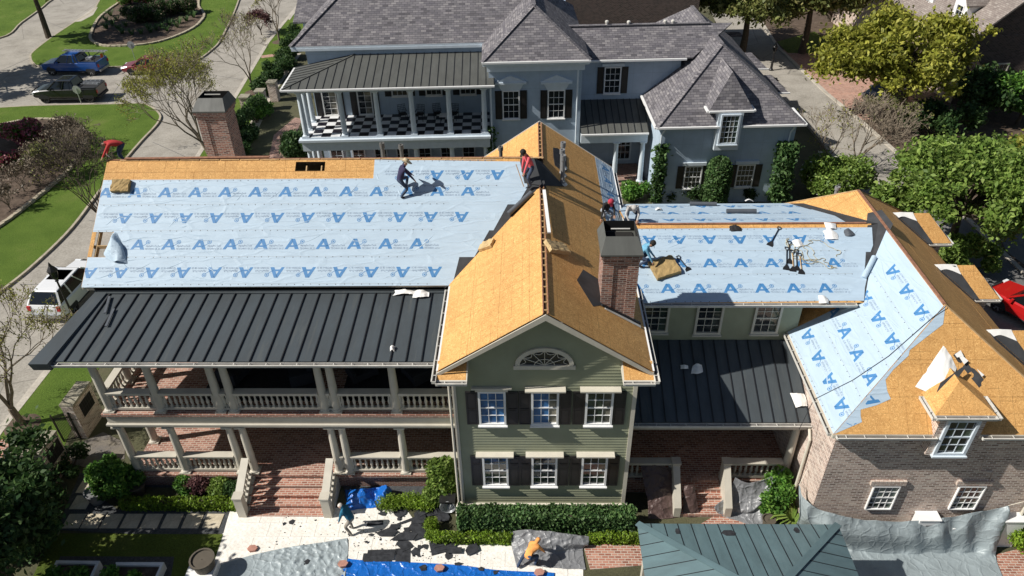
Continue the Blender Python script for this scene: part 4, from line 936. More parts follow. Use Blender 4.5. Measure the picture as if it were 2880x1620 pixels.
for x in (9.95,):
    o = link('column', mk_column(3.68-FZ), H); o.matrix_parent_inverse = Matrix.Identity(4); o.location = Vector((x, 19.45, FZ))-H.location
balustrade(H, (3.7, 19.45, FZ), (5.55, 19.45, FZ)); balustrade(H, (7.7, 19.45, FZ), (9.8, 19.45, FZ))
st2 = MB()
for k in range(4): st2.box((5.75, 19.28-.32*(4-k)*.9, -.05), (7.5, 19.31, FZ*(k+1)/5-.002*k))
st2.build('side_steps', 'brick_paver', H)
for x in (5.66, 7.6): MB().box((x-.14, 19.2, FZ), (x+.14, 19.5, FZ+1.05)).box((x-.17, 19.17, FZ+1.05), (x+.17, 19.53, FZ+1.11)).prism([(x-.13, 18.1, 0), (x-.13, 19.2, 0), (x-.13, 19.2, FZ+.95), (x-.13, 18.1, .55)], (.26, 0, 0)).build('stair_pier', 'trim_grey', H)
# ---------------------------------------------------------------- chimneys
def chimney(name, x0, x1, y0, y1, z0, zt, cap='metal_taupe', open_=True):
    mb = MB().box((x0, y0, z0), (x1, y1, zt-.34)); mb.box((x0-.05, y0-.05, zt-.34), (x1+.05, y1+.05, zt-.2)); mb.box((x0-.10, y0-.10, zt-.2), (x1+.10, y1+.10, zt-.06)); 
    for xx in (x0, x1-.3): mb.box((xx-.03, y0-.035, z0), (xx+.33, y0+.02, zt-.34))
    o = mb.build(name, 'brick_chimney', H)
    a = [(x0-.13, y0-.13), (x1+.13, y0-.13), (x1+.13, y1+.13), (x0-.13, y1+.13)]; i = .16; zz = zt+.42
    b = [(x0+i*.3, y0+i*2.2), (x1-i*.3, y0+i*2.2), (x1-i*.3, y1), (x0+i*.3, y1)]
    c = MB(); c.box((x0-.13, y0-.13, zt-.06), (x1+.13, y1+.13, zt))
    for k in range(4):
        j = (k+1) % 4; c.add([(*a[k], zt), (*a[j], zt), (*b[j], zz), (*b[k], zz)], [(0, 1, 2, 3)])
        c.add([(*b[j], zz), (*b[k], zz), ((a[k][0]*.2+b[k][0]*.8), (a[k][1]*.2+b[k][1]*.8), zt+.05), ((a[j][0]*.2+b[j][0]*.8), (a[j][1]*.2+b[j][1]*.8), zt+.05)], [(0, 1, 2, 3)], 1)
    c.box((x0+.1, y0+.1, zt), (x1-.1, y1-.1, zt+.04), 1)
    c.box(((x0+x1)/2, y0+.35, zt+.18), (x1-.25, (y0+y1)/2, zt+.20), 2); c.beam((x0+.25, (y0+y1)/2+.1, zt+.45), (x1-.25, (y0+y1)/2+.1, zt+.45), .04, .03, 3)
    sub('chimney_cap', c.mesh('chimney_cap', [cap, 'dark', 'wood', 'gutter']), o); return o
cb = onpl(1690, 850, GR.o, GR.n); cY = cb.y; czt = ony(1750, 712, cY).z
x0_, x1_ = ony(1700, 716, cY).x, ony(1798, 716, cY).x
chimney('chimney', x0_, x1_, cY, cY+1.35, 7.9, czt)
chy = 30.2; lx0, lx1 = ony(551, 313, chy).x, ony(627, 309, chy).x
chimney('chimney', lx0, lx1, chy, chy+1.2, 0, ony(560, 311, chy).z)
# flashing rubble at the chimney
fl = MB().prism([GR.pt(*GR.px(*p), .004) for p in ((1622, 788), (1640, 758), (1690, 790), (1692, 858), (1668, 862))], GR.n*.004); sub('felt_strip', fl.mesh('felt_strip', 'felt'), gab)
sub('step_flashing', MB().beam(GR.pt(*GR.px(1690, 860), .05), GR.pt(*GR.px(1798, 912), .05), .10, .06).beam(GR.pt(*GR.px(1700, 868), .03), GR.pt(*GR.px(1800, 920), .03), .12, .02, 1).mesh('step_flashing', ['metal_rib', 'gutter']), gab)
# ---------------------------------------------------------------- dormers
def right_dormer(yb):
    """small hipped dormer facing the alley; near eave at yb"""
    ze, zr_, hw, X1, X2 = 6.0, 7.0, .93, 18.82, 17.93; Em = (RZ-EZ)/(EX1-RX); ex = lambda z_: RX+(RZ-z_)/Em; yr = yb+hw; yf = yb+2*hw
    d = MB().box((16.9, yb+.18, 4.6), (X1-.3, yf-.18, ze)).build('dormer', 'brick_brown', H)
    for q in ([(ex(ze), yb, ze), (X1, yb, ze), (X2, yr, zr_), (ex(zr_), yr, zr_)], [(X1, yb, ze), (X1, yf, ze), (X2, yr, zr_)], [(X1, yf, ze), (ex(ze), yf, ze), (ex(zr_), yr, zr_), (X2, yr, zr_)]):
        sub('osb_panel', MB().prism([Vector(p)+ZZ_*.012 for p in q], (0, 0, .02)).mesh('osb_panel', 'osb'), d)
    va, vb = Vector((ex(zr_), yr, zr_)), Vector((ex(ze), yb, ze)); nn = Vector((0, -(zr_-ze), hw)).normalized()
    sub('valley_felt', MB().prism([va+nn*.04, va+Vector((.75, 0, 0))+nn*.04, vb+Vector((.22, 0, 0))+nn*.04, vb+nn*.04], nn*.006).mesh('valley_felt', 'felt'), d)
    sub('felt_strip', MB().prism([va+E_.n*.01+Vector((-.02, -.5, .0)), va+E_.n*.01, vb+E_.n*.01, vb+E_.n*.01+Vector((0, -.35, 0))], E_.n*.004).mesh('felt_strip', 'felt'), d)
    sub('paper_scrap', loft([[va+Vector((-.15, 0, .08)), va+Vector((.3, .0, .10)), va+Vector((.8, 0, .08))], [va+Vector((.0, -.25, -.1)), va+Vector((.4, -.15, -.05)), va+Vector((.95, -.3, -.2))]], 12, 5, .03, 2).mesh('paper_scrap', 'cloth_white', smooth=True), d)
    gutter(H, (ex(ze)+.05, yb, ze), (X1, yb, ze), (0, -1, 0), wd=.12, dp=.09); gutter(H, (X1, yb, ze), (X1, yf, ze), (1, 0, 0), wd=.12, dp=.09)
    return d
ZZ_ = Vector((0, 0, 1))
d1_, d2_ = onz(2673, 685, 6.0).y, onz(2803, 842, 6.0).y
for y_ in (d1_, d2_, 2*d2_-d1_): right_dormer(y_)
# front dormer (hipped, breaks the eave)
f1 = lambda x, y: (2400+x/3.0333, 920+y/3.0333)
dpk = onpl(*f1(905, 365), D.o, D.n)
ey = EY0-.05; e0, e1 = ony(*f1(700, 760), ey), ony(*f1(1225, 752), ey); ez = (e0.z+e1.z)/2; cxm = (e0.x+e1.x)/2; hwx = (e1.x-e0.x)/2
dp = MB().box((cxm-hwx+.22, EY0-.06, EZ-.9), (cxm+hwx-.22, EY0+2.2, ez-.02)).build('dormer', 'brick_brown', H)
pk = Vector((cxm, ey+hwx*.95, dpk.z+.1)); backx = [onpl(*f1(640, 560), D.o, D.n), onpl(*f1(1170, 560), D.o, D.n)]
pkb = Vector((cxm, EY0+(pk.z-EZ)/(RZ-EZ)*(RY0-EY0), pk.z))
yb = EY0+(ez-EZ)/(RZ-EZ)*(RY0-EY0)
for q in ([Vector((e0.x, ey, ez)), Vector((e1.x, ey, ez)), pk], [Vector((e0.x, ey, ez)), pk, pkb, Vector((e0.x, yb, ez))], [Vector((e1.x, ey, ez)), Vector((e1.x, yb, ez)), pkb, pk]):
    sub('osb_panel', MB().prism(q, (0, 0, .02)).mesh('osb_panel', 'osb'), dp)
gutter(H, (e0.x, ey, ez), (e1.x, ey, ez), (0, -1, 0), wd=.14); gutter(H, (e0.x, ey-.12, ez), (e0.x, yb-.15, ez), (-1, 0, 0), wd=.13); gutter(H, (e1.x, ey-.12, ez), (e1.x, yb-.15, ez), (1, 0, 0), wd=.13)
window(H, (cxm, EY0-.06, ez-.95), (1, 0, 0), (0, -1, 0), .86, 1.45, 3, 4, ['glass_green', 'glass'], 'trim_blue', .10)
# felt + torn white paper round the front dormer
w1 = [onpl(*f1(x, y), D.o, D.n)+D.n*.05 for x, y in ((765, 155), (815, 220), (880, 345), (700, 600), (640, 560), (525, 505))]
sub('paper_scrap', loft([[w1[0], w1[1], w1[2]], [w1[0].lerp(w1[5], .5), w1[1].lerp(w1[4], .5)+D.n*.15, w1[2].lerp(w1[3], .5)+D.n*.2], [w1[5], w1[4]+D.n*.1, w1[4].lerp(w1[3], .6)]], 22, 22, .07, 5, freq=4).mesh('paper_scrap', 'cloth_white', smooth=True), dp)
w2 = [onpl(*f1(x, y), D.o, D.n)+D.n*.04 for x, y in ((895, 190), (1125, 460), (1070, 515), (850, 240))]
sub('valley_felt', loft([[w2[0], w2[1]], [w2[3], w2[2]]], 14, 6, .06, 6).mesh('valley_felt', 'felt', smooth=True), dp)
w3 = [onpl(*f1(x, y), D.o, D.n)+D.n*.30 for x, y in ((880, 350), (905, 360), (720, 610), (655, 590), (700, 480))]
sub('valley_felt', MB().prism(w3, D.n*.02).mesh('valley_felt', 'felt'), dp)
for q in (((890, 260), (920, 250), (965, 290), (930, 320)), ((1040, 360), (1100, 410), (1080, 425)), ((850, 235), (900, 200), (925, 250), (870, 262))):
    sub('paper_scrap', MB().prism([onpl(*f1(x, y), D.o, D.n)+D.n*.10 for x, y in q], D.n*.01).mesh('paper_scrap', 'cloth_white'), dp)
# brick front windows with segmental soldier lintels, deep reveals
f5 = lambda x, y: (1920+x/2.683, 1080+y/2.683)
for (xa, xb, ya, yb_) in ((1395, 1560, 765, 935), (2030, 2200, 765, 935)):
    p, q_ = ony(*f5(xa-20, yb_), 17.3), ony(*f5(xb+10, ya), 17.3)
    cx, cz = (p.x+q_.x)/2+.15, (p.z+q_.z)/2
    window(H, (cx, 17.29, cz), (1, 0, 0), (0, -1, 0), .86, 1.20, 4, 4, ['glass', 'glass_green'], 'white', .035, False)
    sl = MB()
    for k in range(9): sl.box((cx-.62+k*.138, 17.215, cz+.70), (cx-.62+k*.138+.126, 17.31, cz+.92))
    sl.build('brick_lintel', 'brick_pink', H)
# conduit, downspouts on the garage
downspout([(17.70, 17.16, 5.6), (17.70, 17.16, .3), (17.70, 16.95, .1)], .06); downspout([(10.15, 18.95, 4.0), (10.15, 18.7, 3.7), (10.12, 18.6, .4), (10.12, 18.45, .15)], .055)
downspout([ony(*f5(x, y), 17.27) for x, y in ((2290, 550), (2245, 655), (2342, 662), (2310, 760), (2180, 970))], .02, 'brick_pink')
# cable lying over the wing roof
cab = [Cc.pt(*Cc.px(*p), .03) for p in ((2662, 862), (2600, 915), (2500, 1003), (2400, 1070), (2290, 1125))]
MB().tube(cab+[Vector((cab[-1].x-.35, cab[-1].y-.3, 4.6))], .012, 5).build('cable', 'metal_rib', H)
# ---------------------------------------------------------------- vent pipes through the roof
def vent(p, h, r=.06, cap=True, mat='felt', collar='gutter'):
    p = Vector(p); mb = MB().lathe([(r+.05, 0), (r+.02, .12), (r, .14), (r, h*.8), (r+.03, h*.82), (r+.03, h), (r-.02, h), (r-.02, h-.05)], p, 12); mb.lathe([(.22, -.06), (.16, .02), (.1, .05)], p, 8, 1); return mb.build('vent_pipe', [mat, collar], H)
plain('pipe', (0.13, 0.125, 0.115), 0.6); plain('pipe_pale', (0.22, 0.22, 0.22), 0.45)
for (x, yb_, yt) in ((1080, 452, 402), (1132, 452, 407), (1409, 448, 412)):
    a = ony(x, yb_, 27.9); vent((a.x, 27.9, 10.05), ony(x, yt, 27.9).z-10.05, .075, mat='pipe')
v = GR.px(1576, 500)
for (bx, by, ty) in ((1582, 470, 400), (1580, 490, 420), (1582, 515, 436)):
    p = onpl(bx, by, GR.o, GR.n); vent(p, max(.5, ony(bx-4, ty, p.y).z-p.z), .085, mat='pipe_pale')
sub('valley_felt', MB().prism([GR.pt(*GR.px(*p), .004) for p in ((1555, 416), (1568, 418), (1592, 440), (1594, 482), (1580, 482), (1560, 465), (1556, 440))], GR.n*.02).mesh('valley_felt', 'shingle_scrap'), gab)
p = onpl(2344, 572, K.o, K.n); vent(p+Vector((0, 0, 0)), ony(2348, 525, p.y).z-p.z, .09, mat='pipe_pale', collar='pipe_pale')
# ================================================================ the blue stucco house behind
BA = math.radians(2.3); BO = Vector((-14.6, 44.0, 0)); BU, BV, ZZ = Vector((math.cos(BA), math.sin(BA), 0)), Vector((-math.sin(BA), math.cos(BA), 0)), Vector((0, 0, 1))
bp = lambda u, v, z=0.0: BO+BU*u+BV*v+ZZ*z
def bl(p): p = Vector(p)-BO; return p.dot(BU), p.dot(BV)
def bz(x, y, z): return bl(onz(x, y, z))
def bv(x, y, v):
    p = onpl(x, y, BO+BV*v, BV); a = bl(p); return a[0], p.z
H2 = thing('house', 'pale blue stucco house with grey shingle hip roofs and a checkerboard balcony', 'house', (0, 48, 0))
def bbox(name, u0, u1, v0, v1, z0, z1, mat, parent=None):
    o = MB().obox(bp((u0+u1)/2, (v0+v1)/2, (z0+z1)/2), BU, BV, ZZ, u1-u0, v1-v0, z1-z0); return o.build(name, mat, parent or H2)
def bmb(mb, u0, u1, v0, v1, z0, z1, mi=0): return mb.obox(bp((u0+u1)/2, (v0+v1)/2, (z0+z1)/2), BU, BV, ZZ, u1-u0, v1-v0, z1-z0, mi)
# main block, wing, link, garage
WU0, WU1 = bz(1375, 176, 8.9)[0]-.05, bz(1648, 170, 8.9)[0]-.15
ME = 9.0; MV = 3.55
bbox('wall', .3, WU0+.5, MV, 14, 0, ME, 'stucco_blue'); bbox('wall', WU0, WU1, .35, 14, 0, 8.9, 'stucco_blue')
GU0, GU1 = bz(1850, 361, 5.5)[0]+.3, bz(2262, 346, 5.5)[0]-.35; GV0 = bz(2000, 356, 5.5)[1]+.35
bbox('wall', WU1-.1, GU0+2, 2.7, 9, 0, 8.0, 'stucco_blue'); bbox('wall', GU0, GU1, GV0, 15, 0, 5.4, 'stucco_blue')
def hip(name, u0, u1, v0, v1, ze, slope, parent=None, rv=None, ends=(1, 1), ov=.0):
    """hip roof with the ridge along v; returns the part"""
    um = (u0+u1)/2; zr = ze+(u1-u0)/2*slope; d = (u1-u0)/2*.95; ra, rb = v0+d*ends[0], v1-d*ends[1]
    P = [bp(u0, v0, ze), bp(u1, v0, ze), bp(u1, v1, ze), bp(u0, v1, ze), bp(um, ra, zr), bp(um, rb, zr)]
    Q = [p-ZZ*.12 for p in P[:4]]
    mb = MB().add(P+Q, [(0, 1, 4), (1, 2, 5, 4), (2, 3, 5), (3, 0, 4, 5)]); mb.add(P[:4]+Q, [(4, 5, 1, 0), (5, 6, 2, 1), (6, 7, 3, 2), (7, 4, 0, 3), (7, 6, 5, 4)], 1)
    o = mb.build(name, ['shingles', 'trim_blue'], H2)
    caps = MB()
    for a, b in ((P[0], P[4]), (P[1], P[4]), (P[4], P[5])): caps.beam(a+ZZ*.02, b+ZZ*.02, .26, .04)
    sub('ridge_cap', caps.mesh('ridge_cap', 'shingles'), o); return o, P
# wing hip and link and garage roofs
hip('wing_roof', WU0-.4, WU1+.45, -.15, 12, 8.9, .74)
g_, GP = hip('garage_roof', GU0-.35, GU1+.35, GV0-.35, 14.5, 5.5, .80)
# main roof: big front slope with a hip at its left end
mu0, mv0 = bz(815, 132, ME); mr_ = MB(); R0 = bp(mu0+5.2, MV+5.5, ME+4.1); R1 = bp(WU0+4, MV+5.5, ME+4.1)
a, b_, c_ = bp(mu0, mv0, ME), bp(WU0+1, mv0, ME), bp(mu0, mv0+11, ME)
mr_.add([a, b_, R1, R0, c_, bp(WU0+4, mv0+11, ME)], [(0, 1, 2, 3), (4, 0, 3), (5, 4, 3, 2)]); mr_.add([a, b_, b_-ZZ*.14, a-ZZ*.14, c_, c_-ZZ*.14, bp(WU0+1, MV+.2, ME-.14), bp(.3, MV+.2, ME-.14)], [(3, 2, 1, 0), (5, 3, 0, 4), (3, 7, 6, 2)], 1)
mro = mr_.build('main_roof', ['shingles', 'trim_blue'], H2); sub('ridge_cap', MB().beam(a+ZZ*.02, R0+ZZ*.02, .3, .05).mesh('ridge_cap', 'shingles'), mro)
fr = MB(); bmb(fr, mu0+.05, WU0-.3, mv0-.02, mv0+.12, ME-.30, ME-.13); bmb(fr, .25, WU0, mv0+.3, MV+.05, ME-.62, ME-.30); bmb(fr, WU0-.35, WU1+.4, -.12, .02, 8.62, 8.78); bmb(fr, WU0-.1, WU1+.15, .1, .36, 8.2, 8.62); fr.build('cornice', 'trim_blue', H2)
# small rear-left projection seen at the top
bbox('wall', -.9, 1.6, MV+5.2, MV+8.5, 0, 9.0, 'stucco_blue'); MB().prism([bp(-1.5, MV+4.9, 9.0), bp(2.3, MV+4.9, 9.0), bp(2.3, MV+9, 10.6), bp(-1.5, MV+9, 10.6)], (0, 0, .12)).build('side_roof', 'shingles', H2)
# link roof
lv0, lz = 2.2, 8.05; lr = onpl(1800, 72, bp(0, lv0, lz), BV.cross(BU).length and (BV*-.62+ZZ)); lru, lrv = bl(lr)
MB().prism([bp(WU1-.5, lv0, lz), bp(GU0+2.6, lv0, lz), bp(GU0+5.5, lrv, lr.z), bp(WU1-1.5, lrv, lr.z)], (0, 0, .06)).prism([bp(WU1-1.5, lrv, lr.z), bp(GU0+5.5, lrv, lr.z), bp(GU0+5.5, 2*lrv-lv0, lz), bp(WU1-1.5, 2*lrv-lv0, lz)], (0, 0, .06)).build('link_roof', 'shingles', H2)
MB().beam(bp(WU1-1.0, lrv, lr.z+.09), bp(GU0+4.0, lrv, lr.z+.09), .3, .06).build('ridge_cap', 'shingles', H2)
gm_ = MB(); gm_.beam(bp(WU1+.05, lv0-.07, lz-.02), bp(GU0+2.2, lv0-.07, lz-.02), .13, .12); gm_.beam(bp(WU0-.4, -.22, 8.86), bp(WU1+.45, -.22, 8.86), .13, .11); gm_.beam(bp(GU0-.35, GV0-.42, 5.48), bp((GU0+GU1)/2-.75, GV0-.42, 5.48), .13, .11); gm_.beam(bp((GU0+GU1)/2+.75, GV0-.42, 5.48), bp(GU1+.4, GV0-.42, 5.48), .13, .11); gm_.beam(bp(GU0-.42, GV0-.4, 5.48), bp(GU0-.42, GV0+6.3, 5.48), .13, .11); gm_.beam(bp(GU1+.42, GV0-.4, 5.48), bp(GU1+.42, GV0+2.2, 5.48), .13, .11)
for k, f in enumerate([gm_]):
    vs, fs = f.v, f.f
    for i in range(0, len(vs), 8): MB().add(vs[i:i+8], [tuple(x-i for x in q) for q in fs[i//8*6:i//8*6+6]]).build('gutter', 'white', H2)
# ---- balcony
BE = WU0-.05; F4 = 4.2
bbox('balcony_floor', .0, BE, 0, MV, 3.95, F4, 'trim_blue'); bbox('balcony_beam', -.05, BE, -.06, .34, 3.30, 3.94, 'trim_blue'); bbox('balcony_cornice', -.2, BE+.05, -.22, .34, 3.95, 4.10, 'trim_blue')
bbox('ground_floor_porch', .1, BE, .1, MV, 0, .6, 'brick_red'); bbox('balcony_ceiling', .1, BE, .3, MV, 7.36, 7.42, 'trim_blue')
ck = MB().obox(bp(BE/2, MV/2+.05, F4+.003), BU, BV, ZZ, BE-.1, MV-.1, .004).build('checker_floor', 'shutter', H2)
plain('tile_white', (0.72, 0.73, 0.74), 0.35); plain('tile_black', (0.012, 0.010, 0.016), 0.3)
tn = 20; ts = BE/tn
for i in range(tn):
    for j in range(int(MV/ts)+1):
        v1 = min(MV-.02, .08+(j+1)*ts*.98)
        if v1-.08-j*ts*.98 > .05: sub('tile', MB().obox(bp((i+.5)*ts, (.08+j*ts*.98+v1)/2, F4+.008), BU, BV, ZZ, ts-.012, v1-.08-j*ts*.98-.012, .012).mesh('tile', 'tile_white' if (i+j) % 2 else 'tile_black', uv=False), ck)
def bcol(h, r=.17): return MB().box((-.22, -.22, 0), (.22, .22, .09)).lathe([(.21, .09), (.2, .13), (r, .18), (r, h*.35), (r*.85, h-.16), (.2, h-.1), (.2, h-.06)], n=16).box((-.22, -.22, h-.06), (.22, .22, h)).mesh('column', 'trim_blue', smooth=False)
BC1, BC2 = bcol(7.18-F4), bcol(3.3-.6)
us_ = [.25]+[bv(x, y, .22)[0] for x, y in ((972, 384), (1070, 381), (1166, 379), (1268, 377))]+[BE-.3]
for u in us_+[.25, .25]:
    pass
spots = [(u, .22) for u in us_]+[(.25, 1.3), (.25, 2.6)]
for u, v in spots:
    for me, zz in ((BC1, F4), (BC2, .6)):
        o = link('column', me, H2); o.matrix_parent_inverse = Matrix.Identity(4); o.location = bp(u, v, zz)-H2.location; o.rotation_euler = (0, 0, BA)
bbox('balcony_roof_beam', 0, BE, .05, .4, 7.18, 7.44, 'trim_blue'); bbox('balcony_roof_side_beam', .05, .42, .4, MV, 7.18, 7.44, 'trim_blue')
# standing-seam balcony roof, hipped at the left, each panel a piece
ez0 = 7.58; zt0 = bv(1100, 151, MV)[1]; sl = (zt0-ez0)/(MV+.45); ru0, rv0 = -.55, -.45
br_ = MB().add([bp(ru0, rv0, ez0-.03), bp(BE+.35, rv0, ez0-.03), bp(BE+.35, MV, zt0-.03), bp(ru0+MV+.45, MV, zt0-.03), bp(ru0, MV, ez0-.03)], [(0, 1, 2, 3), (0, 3, 4)]).build('balcony_roof', 'metal_rib', H2)
pw_ = .5; k = 0
while ru0+k*pw_ < BE+.3:
    u0, u1 = ru0+k*pw_+.012, min(ru0+(k+1)*pw_-.012, BE+.35); vt = lambda u: min(MV, rv0+(u-ru0)); pt_ = lambda u, v, h=0: bp(u, v, ez0+(v-rv0)*sl+h)
    q = [pt_(u0, rv0), pt_(u1, rv0), pt_(u1, vt(u1)), pt_(u0, vt(u0))]; n_ = (-BV*sl+ZZ).normalized()
    m_ = MB().prism(q, n_*.012); m_.beam(pt_(u1+.012, rv0, .02), pt_(u1+.012, vt(u1), .02), .03, .05, 1, n_); sub('metal_panel', m_.mesh('metal_panel', ['metal_taupe', 'metal_rib']), br_)
    v0_, v1_ = rv0+k*pw_+.012, min(rv0+(k+1)*pw_-.012, MV)
    if v1_ > v0_:
        pu = lambda u, v, h=0: bp(u, v, ez0+(u-ru0)*sl+h); ue = lambda v: ru0+(v-rv0); n2 = (-BU*sl+ZZ).normalized()
        m_ = MB().prism([pu(ru0, v0_), pu(ue(v0_), v0_), pu(ue(v1_), v1_), pu(ru0, v1_)], n2*.012); m_.beam(pu(ru0, v1_+.012, .02), pu(ue(v1_), v1_+.012, .02), .03, .05, 1, n2); sub('metal_panel', m_.mesh('metal_panel', ['metal_taupe', 'metal_rib']), br_)
    k += 1
sub('hip_seam', MB().beam(bp(ru0, rv0, ez0+.04), bp(ru0+MV+.45, MV, zt0+.04), .1, .04).mesh('hip_seam', 'metal_taupe'), br_)
MB().beam(bp(ru0-.05, rv0-.06, ez0-.05), bp(BE+.4, rv0-.06, ez0-.05), .12, .10).build('gutter', 'white', H2); MB().beam(bp(ru0-.06, rv0-.06, ez0-.05), bp(ru0-.06, MV, ez0-.05), .12, .10).build('gutter', 'white', H2)
bbox('balcony_fascia', -.3, BE+.2, -.25, .1, 7.28, 7.5, 'trim_blue')
# windows and doors
BN = -BV
def bwin(u, v, z, w, h, hood=0, shut=True, cols=3, rows=4, gl=('glass',)):
    window(H2, bp(u, v, z), BU, BN, w, h, cols, rows, list(gl), 'white', .07, True, None)
    if shut:
        for s_ in (-1, 1): shutter(H2, bp(u+s_*(w/2+.32), v, z), BU, BN, .42, h+.12, (.5,))
    if hood == 1:
        c = bp(u, v, z+h/2+.62); mb = MB(); t = w/2+.55
        mb.prism([c-BU*t+BN*.12, c+BU*t+BN*.12, c+ZZ*.42+BN*.12], BV*.12); mb.prism([c-BU*t*.95-ZZ*.12+BN*.2, c+BU*t*.95-ZZ*.12+BN*.2, c+BU*t*.95+BN*.2, c-BU*t*.95+BN*.2], BV*.2); mb.prism([c-BU*(w/2+.1)-ZZ*.55+BN*.06, c+BU*(w/2+.1)-ZZ*.55+BN*.06, c+BU*t*.8-ZZ*.1+BN*.1, c-BU*t*.8-ZZ*.1+BN*.1], BV*.06); mb.build('window_pediment', 'trim_blue', H2)
    if hood == 2: MB().obox(bp(u, v-.06, z+h/2+.22), BU, BV, ZZ, w+.5, .14, .2).build('window_head', 'trim_blue', H2)
f2 = lambda x, y: (720+x/2.683, y/2.683)
for x, y in ((1925, 790), (2265, 785)):
    u, z_ = bv(*f2(x, y), .35); bwin(u, .35, z_, .95, 1.75, 1)
f33 = lambda x, y: (1440+x/2.683, y/2.683)
u, z_ = bv(*f33(757, 605), 2.7); bwin(u, 2.7, z_, .95, 1.65, 2)
for x, y in ((1362, 1335), (1755, 1325)):
    u, z_ = bv(*f33(x, y), GV0); bwin(u, GV0, z_, .98, 1.45, 2, cols=4)
for x in (1075, 1335, 1595):
    u, z_ = bv(*f2(x, 600), MV); bwin(u, MV, 6.3, .95, 1.5, 0)
for x in (560, 825):
    u, z_ = bv(*f2(x, 780), MV); bwin(u, MV, F4+1.15, .85, 2.1, 0, True, 2, 5, ('glass', 'glass_blind'))
for x in np.arange(1.2, BE-.5, 1.55): window(H2, bp(x, MV, 1.75), BU, BN, .75, 2.1, 2, 4, ['glass'], 'trim_blue', .10, False)
# link ground floor: low metal roof on two columns
z3 = 4.15; zl = bv(1700, 279, 2.7)[1]; l0, l1 = WU1+.05, GU0-.3
lrp = MB().prism([bp(l0, -.3, z3-.02), bp(l1, -.3, z3-.02), bp(l1, 2.7, zl-.02), bp(l0, 2.7, zl-.02)], (0, 0, -.03)).build('low_metal_roof', 'metal_rib', H2); nn = 10
for k in range(nn):
    w_ = (l1-l0)/nn; u0, u1 = l0+k*w_+.01, l0+(k+1)*w_-.01; m_ = MB().prism([bp(u0, -.3, z3-.018), bp(u1, -.3, z3-.018), bp(u1, 2.68, zl-.018), bp(u0, 2.68, zl-.018)], (0, 0, .016)); m_.beam(bp(u1+.01, -.3, z3+.02), bp(u1+.01, 2.68, zl+.02), .03, .05, 1); sub('metal_panel', m_.mesh('metal_panel', ['metal_taupe', 'metal_rib']), lrp)
MB().beam(bp(l0, -.36, z3-.06), bp(l1, -.36, z3-.06), .12, .10).build('gutter', 'white', H2); bbox('link_beam', l0, l1, -.2, .1, 3.45, z3-.12, 'trim_blue')
BC3 = bcol(3.45-.5)
for u in (l0+2.35, l1-.25):
    o = link('column', BC3, H2); o.matrix_parent_inverse = Matrix.Identity(4); o.location = bp(u, -.05, .5)-H2.location; o.rotation_euler = (0, 0, BA)
bbox('link_porch_base', l0, l1, -.4, 2.7, 0, .5, 'brick_red'); window(H2, bp(l0+3.3, 2.69, 1.9), BU, BN, .9, 2.0, 3, 4, ['glass'], 'trim_blue', .1, False)
# downspouts
for pts in ([bp(WU1-.25, .2, 8.7), bp(WU1-.25, .2, .2)], [bp(BE+.15, .15, 7.4), bp(BE+.15, .15, .2)], [bp(GU1-.25, GV0-.3, 5.3), bp(GU1-.35, GV0-.12, 4.9), bp(GU1-.35, GV0-.12, .2)], [bp(GU0+.2, GV0-.3, 5.3), bp(GU0+.05, GV0-.1, 4.9), bp(GU0+.05, GV0-.1, .2)]): MB().tube(pts, .055, 8).build('downspout', 'trim_blue', H2)
# garage front dormer
um = (GU0+GU1)/2; dz = bv(*f33(1640, 825), GV0-.1)[1]; du = bv(*f33(1650, 825), GV0-.1)[0]; hw = 1.35
gd = MB(); gd.obox(bp(du, GV0+.55, (3.95+dz)/2), BU, BV, ZZ, 1.5, 1.94, dz-3.95); gd = gd.build('dormer', 'trim_blue', H2)
slp = .80; rise = 2.05; bk = lambda z: GV0-.35+(z-5.5)/(GP[4].z-5.5)*(bl(GP[4])[1]-(GV0-.35))
pkz = dz+rise; A0, A1, PK, PB = bp(du-hw, GV0-.3, dz), bp(du+hw, GV0-.3, dz), bp(du, GV0+.65, pkz), bp(du, bk(pkz), pkz)
sub('dormer_roof', MB().add([A0, A1, PK, PB, bp(du-hw, bk(dz), dz), bp(du+hw, bk(dz), dz)], [(0, 1, 2), (0, 2, 3, 4), (1, 5, 3, 2)]).mesh('dormer_roof', 'shingles'), gd)
for a, b in ((bp(du-hw, GV0-.36, dz-.04), bp(du+hw, GV0-.36, dz-.04)), (bp(du-hw-.06, GV0-.36, dz-.04), bp(du-hw-.06, GV0+.5, dz-.04)), (bp(du+hw+.06, GV0-.36, dz-.04), bp(du+hw+.06, GV0+.5, dz-.04))): MB().beam(a, b, .13, .11).build('gutter', 'white', H2)
window(H2, bp(du, GV0-.425, dz-1.15), BU, BN, .98, 1.75, 4, 5, ['glass_blind', 'glass_green'], 'trim_blue', .10)
